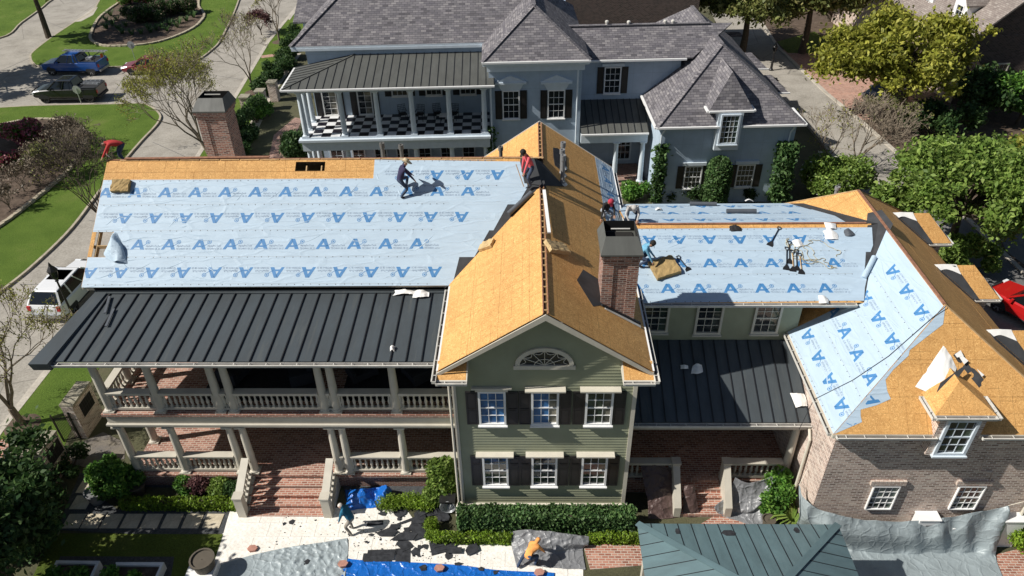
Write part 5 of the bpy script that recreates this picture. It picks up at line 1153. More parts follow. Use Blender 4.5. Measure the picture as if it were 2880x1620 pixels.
# dormers on the far slope of the garage roof
for x, y in ((1715, 240), (1810, 395), (1960, 565)):
    p = onpl(1440+x/2.683, y/2.683, GP[1], (GP[2]-GP[1]).cross(GP[4]-GP[1])); u, v = bl(p); X1 = GU1+.25; zr = p.z
    d_ = MB().prism([bp(X1-.3, v-1.0, 4.5), bp(X1-.3, v+1.0, 4.5), bp(X1-.3, v+1.0, zr-.95), bp(X1-.3, v, zr-.1), bp(X1-.3, v-1.0, zr-.95)], BU*-2.5).build('dormer', 'stucco_blue', H2)
    uu = GU1+.35-(zr-1.0-5.5)/.8
    sub('dormer_roof', MB().add([bp(u-.05, v, zr), bp(X1, v, zr), bp(X1, v-1.25, zr-1.0), bp(uu-.1, v-1.25, zr-1.0), bp(X1, v+1.25, zr-1.0), bp(uu, v+1.25, zr-1.0)], [(0, 3, 2, 1), (0, 1, 4, 5)]).mesh('dormer_roof', 'shingles'), d_)
    MB().beam(bp(uu, v-1.31, zr-1.04), bp(X1, v-1.31, zr-1.04), .12, .10).build('gutter', 'white', H2)
for x, y, hh in ((715, 185, .25), (880, 178, .2), (1155, 175, .2), (1213, 175, .2)):
    p = onpl(1440+x/2.683, y/2.683, bp(0, lrv, lr.z), BV); MB().lathe([(.08, -.2), (.08, hh), (.12, hh), (.12, hh+.1), (.05, hh+.14)], (p.x, p.y, lr.z), 8).build('vent_pipe', 'gutter', H2)
# ================================================================ houses further back
H3 = thing('house', 'dark brick house partly hidden behind the grey shingle roofs', 'house', (7, 72, 0))
a = onz(1640, 70, 3.0); b = onz(1925, 60, 3.0)
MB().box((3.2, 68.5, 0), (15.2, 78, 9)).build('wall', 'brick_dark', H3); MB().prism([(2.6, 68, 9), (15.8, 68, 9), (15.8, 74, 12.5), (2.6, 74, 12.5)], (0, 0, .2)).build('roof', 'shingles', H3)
MB().box((2.0, 66.0, 2.6), (5.6, 68.4, 2.9)).build('porch_roof', 'metal_rib', H3); MB().box((2.3, 66.2, 0), (2.6, 66.5, 2.6)).build('porch_post', 'trim_grey', H3); MB().box((2.2, 66.1, 2.3), (5.5, 66.4, 2.6)).build('porch_beam', 'trim_grey', H3)
H4 = thing('house', 'brick house with pinkish shingle roof and white gabled dormers beyond the yellow-green tree', 'house', (34, 56, 0))
c0 = onz(2722, 124, 5.1); c1 = onz(2500, 2, 5.1); dr = (c1-c0).normalized(); dn = Vector((dr.y, -dr.x, 0)); q0 = c0+dr*.5+dn*.6; q0.z = 0
def hp(s_, t, z): return q0+dr*s_+dn*t+ZZ*z
# body: front (lit) wall along dr, gable end wall facing the camera side
MB().prism([hp(0, 0, 0), hp(24, 0, 0), hp(24, 11, 0), hp(0, 11, 0)], (0, 0, 5.5)).build('wall', 'brick_pink', H4)
MB().prism([hp(0, 0, 5.5), hp(0, 11, 5.5), hp(0, 5.5, 10.2)], dr*.2).build('gable_wall', 'brick_dark', H4); MB().prism([hp(-.02, .05, 0), hp(-.02, 10.95, 0), hp(-.02, 10.95, 5.5), hp(-.02, .05, 5.5)], dr*-.03).build('end_wall', 'brick_dark', H4)  # darker brick than the front: the end wall's shade is put into its colour
rr_ = MB().prism([hp(-.5, -.6, 5.1), hp(24.5, -.6, 5.1), hp(24.5, 5.5, 10.4), hp(-.5, 5.5, 10.4)], (0, 0, .18)).prism([hp(-.5, 11.6, 5.1), hp(24.5, 11.6, 5.1), hp(24.5, 5.5, 10.4), hp(-.5, 5.5, 10.4)], (0, 0, .18)).build('roof', 'shingles_pink', H4)
for s_ in (3.2, 8.0, 12.8):
    d_ = MB().prism([hp(s_-.9, .4, 5.2), hp(s_+.9, .4, 5.2), hp(s_+.9, .4, 7.3), hp(s_, .4, 8.4), hp(s_-.9, .4, 7.3)], dn*3.6).build('dormer', 'white', H4)
    sub('dormer_roof', MB().prism([hp(s_-1.15, .1, 7.15), hp(s_, .1, 8.55), hp(s_, 4.2, 8.55), hp(s_-1.15, 4.2, 7.15)], (0, 0, .1)).prism([hp(s_+1.15, .1, 7.15), hp(s_, .1, 8.55), hp(s_, 4.2, 8.55), hp(s_+1.15, 4.2, 7.15)], (0, 0, .1)).mesh('dormer_roof', 'shingles_pink'), d_)
    window(H4, hp(s_, .4, 6.4), dr, -dn, .8, 1.2, 2, 3, ['glass'], 'white', .1)
for t in (3.2, 8.2): window(H4, hp(-.06, t, 2.4), -dn, -dr, 1.0, 1.6, 3, 4, ['glass'], 'trim_grey', .1)
MB().tube([hp(-.12, 5.4, 5), hp(-.12, 5.4, .4)], .06, 8).build('downspout', 'white', H4)
# ================================================================ yard, patio and garden
f8 = lambda x, y: (x/2.683, 1080+y/2.683); f76 = lambda x, y: (560+x/2.683, 1080+y/2.683); f6 = lambda x, y: (1280+x/2.683, 1080+y/2.683)
pat = pxpoly([(650, 1428), (1140, 1428), (1190, 1500), (1440, 1524), (1640, 1530), (1640, 1720), (540, 1720), (604, 1568)], 0)
po = slab('patio', pat, 0.0, -.2, 'travertine'); pp = [(p.x, p.y) for p in pat]
PV = [MB().box((.006, .006, 0), (.905, .605, .012)).mesh('paver', 'travertine') for _ in range(1)]
for i in range(-14, 8):
    for j in range(6, 32):
        x, y = i*.912+(.456 if j % 2 else 0), j*.612
        if all(inside((x+dx, y+dy), pp) for dx in (0, .91) for dy in (0, .61)) and onscreen((x, y, 0), 40):
            o = sub('paver', PV[0], po); o.location = (x, y, random.uniform(.0, .003))
bp_ = slab('brick_patio', pxpoly([(1640, 1532), (1800, 1530), (1810, 1590), (1660, 1602)], 0), .014, -.2, 'brick_paver')
slab('brick_walk', pxpoly([(1960, 1480), (2060, 1420), (2110, 1420), (2110, 1490), (2080, 1500)], 0), .004, -.2, 'brick_paver')
slab('brick_drive', pxpoly([(2800, 1560), (2880, 1540), (3000, 1560), (3000, 1720), (2830, 1720)], 0), .004, -.2, 'brick_paver')
slab('brick_walk', pxpoly([(-60, 1236), (110, 1236), (115, 1270), (90, 1300), (-60, 1306)], 0), .012, -.2, 'brick_paver')
slab('flagstone_walk', pxpoly([(185, 1265), (290, 1215), (352, 1245), (350, 1290), (260, 1320), (190, 1300)], 0), .006, -.2, 'flagstone')
gv = slab('gravel_path', pxpoly([(225, 1330), (262, 1330), (285, 1400), (330, 1432), (646, 1437), (628, 1500), (430, 1505), (160, 1490), (180, 1440)], 0), .004, -.2, 'gravel')
STN = MB().box((-.33, -.33, 0), (.33, .33, .03)).mesh('stepping_stone', 'slab')
for x in (560, 700, 845, 995, 1145, 1300, 1455, 1610):
    o = sub('stepping_stone', STN, gv); p = onz(*f8(x, 1036)); o.location = (p.x, p.y, 0); o.rotation_euler = (0, 0, random.uniform(-.02, .02))
for x, y in ((615, 895), (660, 775), (720, 665)):
    o = sub('stepping_stone', STN, gv); p = onz(*f8(x, y)); o.location = (p.x, p.y, 0)
slab('lawn', pxpoly([(150, 1500), (628, 1503), (606, 1568), (560, 1690), (60, 1690)], 0), .006, -.2, 'grass_dry')
slab('gravel_bed', pxpoly([(170, 1565), (490, 1566), (478, 1640), (440, 1720), (100, 1720)], 0), .010, -.2, 'gravel')
slab('gravel_bed', pxpoly([(385, 1330), (690, 1345), (690, 1372), (400, 1370)], 0), .003, -.2, 'gravel')
slab('gravel_bed', pxpoly([(960, 1335), (1200, 1335), (1280, 1400), (1100, 1425), (975, 1425)], 0), .003, -.2, 'gravel')
# raised beds with white rims
def raised_bed(px, lab):
    P = pxpoly(px, .35); o = thing('raised_bed', lab, 'planter', (P[0].x, P[0].y, 0), 'raised vegetable beds'); n = len(P)
    mb = sweep(MB(), P, .16, 0, .38, closed=True); mb.build('rim', 'white', o); MB().prism([(p.x, p.y, .02) for p in P], (0, 0, .26)).build('bed_soil', 'mulch', o)
    c = sum(P, Vector())/n; L = (P[1]-P[0]).length
    leafcloud('foliage', blobpts([(c.x+random.uniform(-.9, .5), c.y+random.uniform(-.4, .2), .5, .30, .3, .25) for _ in range(5)], 900, 5), .10, 'leaf_green', o); return o
raised_bed([f8(430, 1345), f8(740, 1350), f8(640, 1560), f8(330, 1560)], 'white rimmed raised bed overgrown with leafy plants, beside the dark tree')
raised_bed([f8(880, 1360), f8(1225, 1360), f8(1130, 1570), f8(770, 1570)], 'white rimmed raised bed with bare soil showing, beside the lawn')
# ---------------------------------------------------------------- clipped hedges and shrubs
def hedgepts(x0, x1, y0, y1, h, dens, seed, bump_=.06):
    r = np.random.default_rng(seed); out = []
    W_, D_ = x1-x0, y1-y0
    for (n, f) in ((int(W_*D_*dens), lambda k: np.stack([r.uniform(x0, x1, k), r.uniform(y0, y1, k), np.full(k, h)], 1)), (int(W_*h*dens), lambda k: np.stack([r.uniform(x0, x1, k), np.full(k, y0), r.uniform(.02, h, k)], 1)), (int(W_*h*dens*.5), lambda k: np.stack([r.uniform(x0, x1, k), np.full(k, y1), r.uniform(.02, h, k)], 1)), (int(D_*h*dens), lambda k: np.stack([np.full(k, x0), r.uniform(y0, y1, k), r.uniform(.02, h, k)], 1)), (int(D_*h*dens), lambda k: np.stack([np.full(k, x1), r.uniform(y0, y1, k), r.uniform(.02, h, k)], 1))):
        q = f(n); w_ = np.sin(q[:, :1]*5.1+seed)*bump_*.5+np.sin(q[:, :1]*11+q[:, 1:2]*7)*bump_*.4; q = q+r.normal(0, bump_*.5, q.shape); q[:, 2:] += w_*(q[:, 2:] > h*.6); out.append(q)
    return np.concatenate(out)
def hedge(x0, x1, y0, y1, h, mat, lab, leaf=.07, dens=700, seed=1, name='hedge', group=None, core='bark_dark'):
    o = thing(name, lab, 'hedge', ((x0+x1)/2, (y0+y1)/2, 0), group)
    leafcloud('foliage', hedgepts(x0, x1, y0, y1, h, dens, seed), leaf, mat, o, up=.6, seed=seed); i = .07
    MB().box((x0+i, y0+i, 0), (x1-i, y1-i, h-i)).build('branches', core, o); return o
def pxr(x0, x1, yf, yb, h):
    a, b = onz(x0, yf, 0), onz(x1, yf, 0); c = onz((x0+x1)/2, yb, h); return a.x, b.x, min(a.y, b.y), c.y
hedge(*pxr(345, 688, 1436, 1397, .42), .42, 'leaf_box', 'low clipped lime-green hedge left of the brick front steps', .06, 900, 2)
hedge(*pxr(1292, 1780, 1500, 1420, 1.0), 1.0, 'leaf_hedge', 'tall dark clipped hedge under the green gable wall', .085, 750, 3)
hedge(*pxr(1225, 1436, 1531, 1497, .40), .40, 'leaf_box', 'low clipped lime-green hedge beside the torn shingle heap', .06, 900, 4)
hedge(*pxr(1658, 1800, 1531, 1497, .40), .40, 'leaf_box', 'low clipped lime-green hedge above the bare brick paving', .06, 900, 5)
def shrub(px, z, blobs, n, leaf, mat, lab, name='shrub', seed=1, cat='shrub', group=None, extra=None, stem=True):
    p = onz(*px, z) if px else Vector((0, 0, 0)); o = thing(name, lab, cat, (p.x, p.y, 0), group)
    B_ = [(p.x+b[0], p.y+b[1], b[2], *b[3:]) for b in blobs]; leafcloud('foliage', blobpts(B_, int(n*1.7), seed, .45), leaf*.74, mat, o, seed=seed)
    if extra: leafcloud('blossom', blobpts(B_, extra[1], seed+50, .95), extra[2], extra[0], o, seed=seed)
    if stem:
        mb = MB(); rs = np.random.default_rng(seed)
        for b in B_[:6]: mb.tube([(p.x, p.y, 0), ((p.x+b[0])/2, (p.y+b[1])/2, b[2]*.5), (b[0], b[1], b[2])], [.05, .035, .012], 5)
        mb.build('stem', 'bark_dark', o)
    return o
rb = lambda n, R, zc, r0, r1, s_, sq=.9: clumps((0, 0, zc), R, n, r0, r1, s_, sq)
shrub((335, 1388), 0, rb(14, (.75, .7, .8), .95, .3, .5, 3), 5200, .13, 'leaf_green', 'rounded glossy green bush in front of the porch corner')
shrub((1247, 1400), 0, [(0, 0, .6, .65, .55, .5), (.1, .1, 1.2, .6, .5, .5), (-.1, 0, 1.7, .45, .4, .5), (-.3, -.2, .4, .5, .4, .4), (.25, 0, 2.0, .3, .3, .35)], 4600, .13, 'leaf_bright', 'tall bright green shrub beside the white downspout', seed=4)
shrub((1140, 1425), 0, [(-.6, 0, .25, .55, .4, .3), (.2, .1, .25, .6, .4, .3), (.8, 0, .25, .5, .4, .3)], 2600, .06, 'leaf_box', 'low mounded lime bush beside the crumpled blue tarp', seed=6)
shrub((1215, 1490), 0, [(0, 0, .3, .32, .3, .35), (.1, -.4, .2, .35, .25, .25)], 1500, .06, 'leaf_box', 'small lime bush half buried in torn shingles', seed=7)
for k, (x, y, m_, l_) in enumerate(((560, 1380, 'leaf_plum', 'dark plum-leaved bush beneath the porch railing'), (525, 1385, 'leaf_green', 'small green bush beside the plum-leaved bush'), (620, 1388, 'leaf_bright', 'yellow-green bush near the left stair post'), (660, 1386, 'leaf_dark', 'dark green bush against the left stair post'))):
    shrub((x, y), 0, rb(6, (.35, .25, .2), .4, .2, .34, k), 1300, .09, m_, l_, seed=k+10)
shrub((2185, 1420), 0, rb(10, (.7, .5, .8), .8, .3, .5, 8), 2600, .13, 'leaf_green', 'leafy green shrub behind the grey sagging tarp', seed=12)
# strap-leaved plant
o = thing('strap_plant', 'clump of long strap leaves beside the brick garage corner', 'plant', onz(2228, 1475)); mb = MB(); c = onz(2228, 1475); rs = np.random.default_rng(4)
for k in range(60):
    a = rs.uniform(0, 6.28); l = rs.uniform(.5, 1.0); d = Vector((math.cos(a), math.sin(a), 0)); s_ = Vector((-d.y, d.x, 0))*.03; P = [c, c+d*l*.35+ZZ*l*.6, c+d*l*.8+ZZ*l*.55, c+d*l+ZZ*l*.2]
    mb.add([P[0]-s_, P[0]+s_, P[1]+s_, P[1]-s_, P[2]+s_*.8, P[2]-s_*.8, P[3]], [(0, 1, 2, 3), (3, 2, 4, 5), (5, 4, 6)])
mb.build('leaves', 'leaf_bright', o, uv=False)
shrub((2880, 1520), 0, rb(12, (.9, .9, .7), .9, .4, .65, 9), 5200, .10, 'leaf_box', 'dense lime-green bush beyond the hung grey tarp', seed=13)
# left garden: dark hedge mass along the wall, big shaded tree
shrub((95, 1480), 0, rb(20, (1.6, 1.9, .7), .8, .5, .9, 14), 8000, .13, 'leaf_dark', 'dense dark shrubbery along the brick garden wall', seed=15)
shrub((200, 1330), 0, rb(9, (.8, .8, .3), .5, .3, .5, 15), 2600, .11, 'leaf_dark', 'dark low shrubs beside the iron gate', seed=16)
# planting behind the blue house's walk
for k, (x, y, R, n_, lab) in enumerate(((690, 400, (.9, 2.2, 1.1), 5200, 'dense dark evergreen hedge beside the brick walk'), (760, 240, (.8, 3.2, 1.1), 5200, 'dark clipped evergreen row along the blue house'), (830, 150, (.8, 3.0, 1.0), 4200, 'dark evergreen hedge under the shingle eave'), (850, 440, (1.1, 1.0, .9), 3200, 'dark bush below the checkerboard balcony'), (735, 330, (.7, 1.2, .6), 2600, 'bright green bush among the dark evergreens'))):
    shrub((x, y), 0, rb(12, R, 1.0, .5, .8, 20+k), n_, .17, 'leaf_dark' if k != 4 else 'leaf_green', lab, seed=21+k)
for k, (x, y) in enumerate(((800, 195), (725, 345), (655, 455), (640, 500))): shrub((x, y), 0, rb(12, (.8, 1.6, .8), .9, .45, .75, 130+k), 3600, .15, 'leaf_dark', ('dark hedge clump between the upper verge pillars', 'dark hedge clump just before the brick walk', 'dark hedge clump next to the left chimney', 'dark hedge clump low behind the bare ridge')[k], seed=131+k)
slab('brick_walk', pxpoly([(770, 380), (830, 330), (850, 335), (800, 450), (750, 470)], 0), .004, -.1, 'brick_red')
# topiary cylinder, climbers on the blue garage
tp = bl(onz(2000, 545, 0)); ty = GV0-.55; tu = bv(2022, 490, ty)[0]
def climber(u0, u1, z0, z1, v, lab, seed, d=.28, n=2600, leaf=.15):
    o = thing('climber', lab, 'climbing plant', bp((u0+u1)/2, v, 0)); r = np.random.default_rng(seed)
    u = r.uniform(u0, u1, n)+r.normal(0, .12, n); z_ = r.uniform(z0, z1, n)**1.0; q = np.array([bp(a, v-abs(r.normal(0, d)), b) for a, b in zip(u, z_)])
    leafcloud('foliage', q, leaf, 'leaf_hedge', o, seed=seed); MB().tube([bp((u0+u1)/2, v-.1, 0), bp((u0+u1)/2+.1, v-.1, (z0+z1)/2), bp((u0+u1)/2-.1, v-.1, z1)], [.05, .04, .02], 6).build('stem', 'bark_dark', o); return o
o = thing('topiary', 'tall clipped cylinder of dark ivy between the two garage windows', 'topiary', bp(tu, ty, 0)); q = []
r = np.random.default_rng(5); n = 5200; a = r.uniform(0, 6.28, n); zz = r.uniform(0, 3.5, n); rad = .72*np.sqrt(np.clip(1-((zz-2.5)/1.05).clip(0)**2, 0.02, 1))
q = np.array([bp(tu+ra*math.cos(b), ty+ra*math.sin(b), z_) for ra, b, z_ in zip(rad+r.normal(0, .04, n), a, zz)]); leafcloud('foliage', q, .12, 'leaf_hedge', o)
c = bp(tu, ty, 0); MB().lathe([(.5, 0), (.62, .2), (.62, 2.4), (.4, 3.1), (.1, 3.35)], c, 10).build('stem', 'bark_dark', o)
climber(GU1-.9, GU1+.2, .2, 4.3, GV0, 'leafy climber on the right corner of the blue garage', 31, .35, 3000); climber(GU0-.15, GU0+.45, .2, 4.3, GV0, 'slim climber on the left corner of the blue garage', 32, .15, 1500); climber(BE-.1, BE+.3, .2, 4.6, .25, 'thin vine climbing the balcony downspout', 33, .1, 600)
for k, (x, y) in enumerate(((1785, 560), (1880, 560), (1960, 565), (2110, 560))):
    shrub((x, y), 0, rb(8, (.8, .5, .4), .7, .35, .6, 40+k), 2200, .16, 'leaf_green' if k == 0 else 'leaf_dark', ('pale flowering bush at the brick landing', 'dark bush below the left garage window', 'dark bush at the foot of the topiary', 'dark bush below the right garage window')[k], seed=41+k, extra=('leaf_white', 60, .1) if k == 0 else None)
shrub((2335, 560), 0, rb(16, (1.9, 1.4, .8), 1.6, .7, 1.1, 50), 11000, .17, 'leaf_bright', 'domed bright green bush dotted with white blossom', seed=51, extra=('leaf_white', 260, .13))
# island planting: grasses, dark flowering shrubs, azaleas
def tuft(p, h, n, mat, lab, group, seed):
    o = thing('grass_tuft', lab, 'ornamental grass', (p.x, p.y, .03), group); mb = MB(); rs = np.random.default_rng(seed)
    for k in range(n):
        a = rs.uniform(0, 6.28); l = h*rs.uniform(.6, 1.1); d = Vector((math.cos(a), math.sin(a), 0)); s_ = Vector((-d.y, d.x, 0))*.035; b0 = p+d*.1; mb.add([b0-s_, b0+s_, b0+d*l*.35+ZZ*l*.75+s_*.7, b0+d*l*.35+ZZ*l*.75-s_*.7, b0+d*l*.75+ZZ*l*.7], [(0, 1, 2, 3), (3, 2, 4)])
    mb.build('blades', mat, o, uv=False); return o
g1 = [(300, 60), (318, 72), (300, 82), (335, 85), (345, 95), (372, 98), (398, 96), (425, 92), (440, 85), (455, 80), (478, 72), (505, 66), (525, 60), (545, 50), (330, 58), (355, 75), (312, 45), (345, 40), (470, 88), (500, 78), (360, 30), (420, 85)]
for k, (x, y) in enumerate(g1): tuft(onz(x, y), random.uniform(.7, 1.0), 46, 'leaf_hedge', 'tufted green grass clump around the flowering bushes of the stone-edged bed', 'grass clumps in the island bed', k)
for k, (x, y, s_) in enumerate(((400, 62, 1.0), (440, 58, 1.0), (480, 42, 1.1), (515, 38, 1.1), (370, 12, .8), (410, 8, .8))):
    shrub((x, y), 0, rb(9, (1.3*s_, 1.0*s_, .5), .9, .5, .9, 60+k), 3000, .17, 'leaf_dark' if k < 4 else 'leaf_green', 'dark rounded shrub with faded blossom inside the far stone-edged bed' if k < 4 else 'pink flowering azalea inside the far stone-edged bed', seed=61+k, extra=('leaf_twig', 900, .13) if k < 4 else ('leaf_pink', 500, .15), group='shrubs in the far island bed' if k < 4 else 'azaleas in the far island bed')
for k, (x, y, s_) in enumerate(((82, 402, 1.25), (40, 455, .6), (10, 478, .7))):
    shrub((x, y), 0, rb(9, (1.1*s_, .8*s_, .5*s_), .7*s_, .45*s_, .75*s_, 70+k), int(2600*s_), .14, 'leaf_green', ('large azalea covered in pink blossom on bare mulch', 'small pink azalea behind a red azalea', 'small red-pink azalea at the edge of the mulch bed')[k], name='azalea', seed=71+k, extra=('leaf_pink', int(1900*s_), .15))
# ---------------------------------------------------------------- trees
def bare_tree(px, h, lab, seed, spread=.5, leaf=None, nl=0, ls=.1, lean=(0, 0, 1), stems=3, r=.10, depth=5, group=None, mat='bark', name='bare_tree', z=0):
    p = onz(*px, z); o = thing(name, lab, 'tree', (p.x, p.y, 0), group); rs = np.random.default_rng(seed); mb = MB(); tips = []
    mb2 = MB(); t0 = p+Vector(lean)*h*.16; mb2.tube([p-ZZ*.1, p.lerp(t0, .5), t0], [r*1.35, r*1.1, r], 8); tr = mb2.build('trunk', mat, o)
    for k in range(stems):
        a = 6.28*k/stems+rs.uniform(-.4, .4); d = Vector(lean)*1.0+Vector((math.cos(a), math.sin(a), 0))*spread*.8
        branches(mb, t0-ZZ*.05, d, h*.27, r*.62, depth, rs, tips, spread, .74, 5, .12)
    mb.build('crown', mat, o, uv=False)
    if leaf: 
        T_ = np.array([tuple(t) for t in tips]); T_ = T_[rs.integers(0, len(T_), nl)]+rs.normal(0, .14, (nl, 3)); leafcloud('leaves', T_, ls, leaf, o, seed=seed)
    return o
bare_tree((712, 258), 6.6, 'leafless tree with mulched foot on the narrow verge', 3, .46, 'leaf_spring', 900, .07, depth=6)
bare_tree((786, 116), 6.0, 'leafless tree with faint green buds near the utility pad', 5, .45, 'leaf_spring', 3000, .08, depth=6)
bare_tree((590, 436), 7.2, 'many-stemmed tree with thin yellow-green leaves beside the brick chimney', 8, .50, 'leaf_spring', 9000, .075, lean=(-.38, .14, .9), stems=6, r=.12, depth=6)
bare_tree((64, 1195), 6.2, 'gnarled budding tree on the grass by the iron gate', 12, .52, 'leaf_spring', 5200, .055, lean=(-.15, .05, 1), stems=4, r=.14, depth=6)
bare_tree((318, 640), 6.0, 'bare twiggy tree reaching out from under the roof edge', 15, .55, 'leaf_spring', 300, .06, lean=(-.38, -.02, .9), stems=6, r=.08, mat='bark_dark', depth=6)
bare_tree((232, 470), 3.2, 'leafless grey shrub at the rim of the mulch bed', 17, .6, None, 0, stems=7, r=.05, depth=4, name='bare_shrub')
bare_tree((150, 500), 2.6, 'thin grey shrub in the middle of the mulch bed', 18, .65, 'leaf_olive', 900, .12, stems=7, r=.04, depth=4, name='bare_shrub')
bare_tree((240, 405), 2.6, 'small leafless shrub near the grass corner', 19, .6, None, 0, stems=7, r=.04, depth=4, name='bare_shrub')
bare_tree((735, 95), 2.6, 'dark twiggy leafless shrub against the far kerb', 20, .6, 'leaf_plum', 2500, .10, stems=8, r=.05, depth=4, mat='bark_dark', name='bare_shrub')
bare_tree((2398, 488), 5.2, 'leafless tree beside the sunlit alley', 22, .5, None, 0, stems=5, r=.10, depth=6)
bare_tree((2310, 480), 4.4, 'thin leafless tree in the shade of the blue garage', 23, .5, 'leaf_spring', 300, .08, stems=4, r=.08)
bare_tree((2480, 400), 4.0, 'hazy twiggy shrub below the yellow-green tree', 24, .6, 'leaf_olive', 700, .10, stems=7, r=.05, depth=4, name='bare_shrub')
for k, (x, y, h_) in enumerate(((120, 470, 2.2), (180, 440, 2.4), (70, 540, 2.2), (210, 420, 2.6), (115, 520, 2.4), (30, 590, 2.0), (190, 400, 2.2), (255, 440, 2.2))): bare_tree((x, y), h_, 'low grey twiggy shrub in the near mulch bed', 120+k, .7, 'leaf_twig', 500, .10, stems=8, r=.035, depth=4, name='bare_shrub', group='twiggy shrubs in the mulch bed')
for k, (x, y) in enumerate(((712, 260), (786, 118), (64, 1197))): 
    p = onz(x, y); MB().lathe([(.75, 0), (.6, .05), (.2, .09)], (p.x, p.y, .0), 14).build('mulch_ring', 'mulch')['kind'] = 'structure'
def tree(px, h, R, zc, n, leaf, mat, lab, seed, ncl=34, cl=(.7, 1.3), trunk=.22, pos=None, bark='bark_dark', name='leafy_tree', group=None, lower=-.5, squash=.75):
    p = Vector(pos) if pos else onz(*px, 0); o = thing(name, lab, 'tree', (p.x, p.y, 0), group); rs = np.random.default_rng(seed); mb = MB()
    mb.tube([p-ZZ*.1, p+Vector((.08, .05, zc*.35)), p+Vector((0, .1, zc*.7))], [trunk*1.3, trunk, trunk*.75], 9); mb.build('trunk', bark, o)
    C = clumps((p.x, p.y, zc), R, ncl, *cl, seed, squash, lower); mb = MB(); t0 = p+Vector((0, .1, zc*.68))
    for c in C[::2]:
        q = Vector(c[:3]); mb.tube([t0, t0.lerp(q, .5)+Vector(rs.normal(0, .2, 3)), q], [trunk*.5, trunk*.28, .02], 5, caps=False)
    mb.build('limbs', bark, o, uv=False); leafcloud('crown', blobpts(C, n, seed, .5, fuzzy=True), leaf, mat, o, seed=seed); return o
gt_ = onz(2690, 640, 0)
tree((2650, 735), 7, (4.6, 3.8, 2.1), 4.6, 50000, .17, 'leaf_bright', 'large fresh-green tree beside the stripped garage roof', 31, 95, (.35, .95))
tree((2880, 640), 6, (2.4, 2.4, 1.8), 4.6, 13000, .17, 'leaf_spring', 'lighter yellow-green tree over the grey court', 32, 40, (.3, .8))
shrub((2700, 770), 0, rb(14, (1.5, 1.2, .8), 1.3, .45, .8, 80), 8000, .15, 'leaf_bright', 'rounded green bush below the large fresh-green tree', seed=81)
tree((2490, 345), 8, (5.4, 4.6, 2.8), 5.6, 44000, .21, 'leaf_yellow', 'broad yellow-green tree above the parked dark car', 33, 90, (.4, 1.25), .28)
tree((2085, 160), 8, (5.6, 5.4, 2.6), 6.0, 32000, .24, 'leaf_olive', 'spreading olive-green oak at the mouth of the alley', 34, 95, (.5, 1.2), .3)
tree((2330, 60), 8, (3.4, 3.4, 2.6), 5.0, 16000, .25, 'leaf_bright', 'bright green tree behind the olive-green oak', 35, 46, (.4, 1.1), .25)
tree((2255, 150), 8, (5.0, 4.6, 2.4), 6.2, 26000, .24, 'leaf_olive', 'second olive-green oak overhanging the brick drive', 44, 80, (.45, 1.2), .3)
0 and tree((2330, 60), 8, (3.4, 3.4, 2.6), 5.0, 16000, .25, 'leaf_bright', 'bright green tree behind the olive-green oak', 35, 46, (.4, 1.1), .25)
tree((1800, 62), 6, (1.4, 1.4, 1.6), 4.6, 4000, .24, 'leaf_olive', 'glossy evergreen poking above the link ridge', 36, 16, (.3, .7), .15)
tree((2760, 330), 5, (2.8, 2.4, 1.3), 2.2, 9000, .22, 'leaf_dark', 'dark evergreen against the brick gable', 37, 30, (.4, .9), .15)
tree((2640, 385), 4, (3.2, 1.6, .9), 1.6, 8000, .2, 'leaf_dark', 'dark low evergreen under the yellow-green tree', 38, 28, (.35, .8), .12)
tree((2860, 350), 4, (2.2, 2.2, 1.5), 2.4, 8000, .2, 'leaf_green', 'green evergreen beside the far garden wall', 39, 28, (.35, .8), .12)
tree((30, 1650), 6, (2.2, 3.2, 1.9), 3.6, 24000, .14, 'leaf_dark', 'large shaded tree overhanging the garden corner', 40, 60, (.35, .8), .2)
# trees just outside the picture whose shade falls into it
for k, (x, y, s_) in enumerate(((-55, 66, 1.2), (-52, 80, 1.2), (-62, 58, 1.1), (-47, 50, .9))):
    tree(None, 8, (4.0*s_, 4.0*s_, 2.6), 7.0, 9000, .28, 'leaf_olive', 'street tree shading the far road', 90+k, 40, (.8, 1.3), .25, pos=(x, y, 0), group='street trees beyond the road')
# ================================================================ vehicles
plain('tyre', (0.012, 0.012, 0.013), 0.85); plain('rim', (0.42, 0.43, 0.45), 0.35, 0.8, var=.1); plain('rim_dark', (0.03, 0.03, 0.032), 0.4)
plain('plastic_dark', (0.02, 0.021, 0.023), 0.6); glassmat('car_glass', (0.006, 0.008, 0.01), 0.05); plain('lamp_white', (0.75, 0.78, 0.8), 0.15); plain('lamp_red', (0.45, 0.02, 0.02), 0.25); plain('alloy', (0.58, 0.6, 0.62), 0.35, 0.6, var=.1)
def paint(name, col, rough=.22):
    mt, t, b = nodes(name); b.inputs['Base Color'].default_value = (*col, 1); b.inputs['Roughness'].default_value = rough; b.inputs['Coat Weight'].default_value = .6; b.inputs['Coat Roughness'].default_value = .06
paint('paint_blue', (0.010, 0.075, 0.30)); paint('paint_black', (0.012, 0.014, 0.018)); paint('paint_red', (0.20, 0.012, 0.022)); paint('paint_white', (0.74, 0.75, 0.76)); paint('paint_grey', (0.05, 0.06, 0.07)); paint('paint_bright_red', (0.42, 0.012, 0.012))
def ring(x, w, zb, zt, tuck=.9, n=0): return [(x, -w*tuck, zt), (x, -w*.985, zt-.07), (x, -w, (zb+zt)/2), (x, -w*.97, zb+.08), (x, -w*.86, zb), (x, w*.86, zb), (x, w*.97, zb+.08), (x, w, (zb+zt)/2), (x, w*.985, zt-.07), (x, w*tuck, zt)]
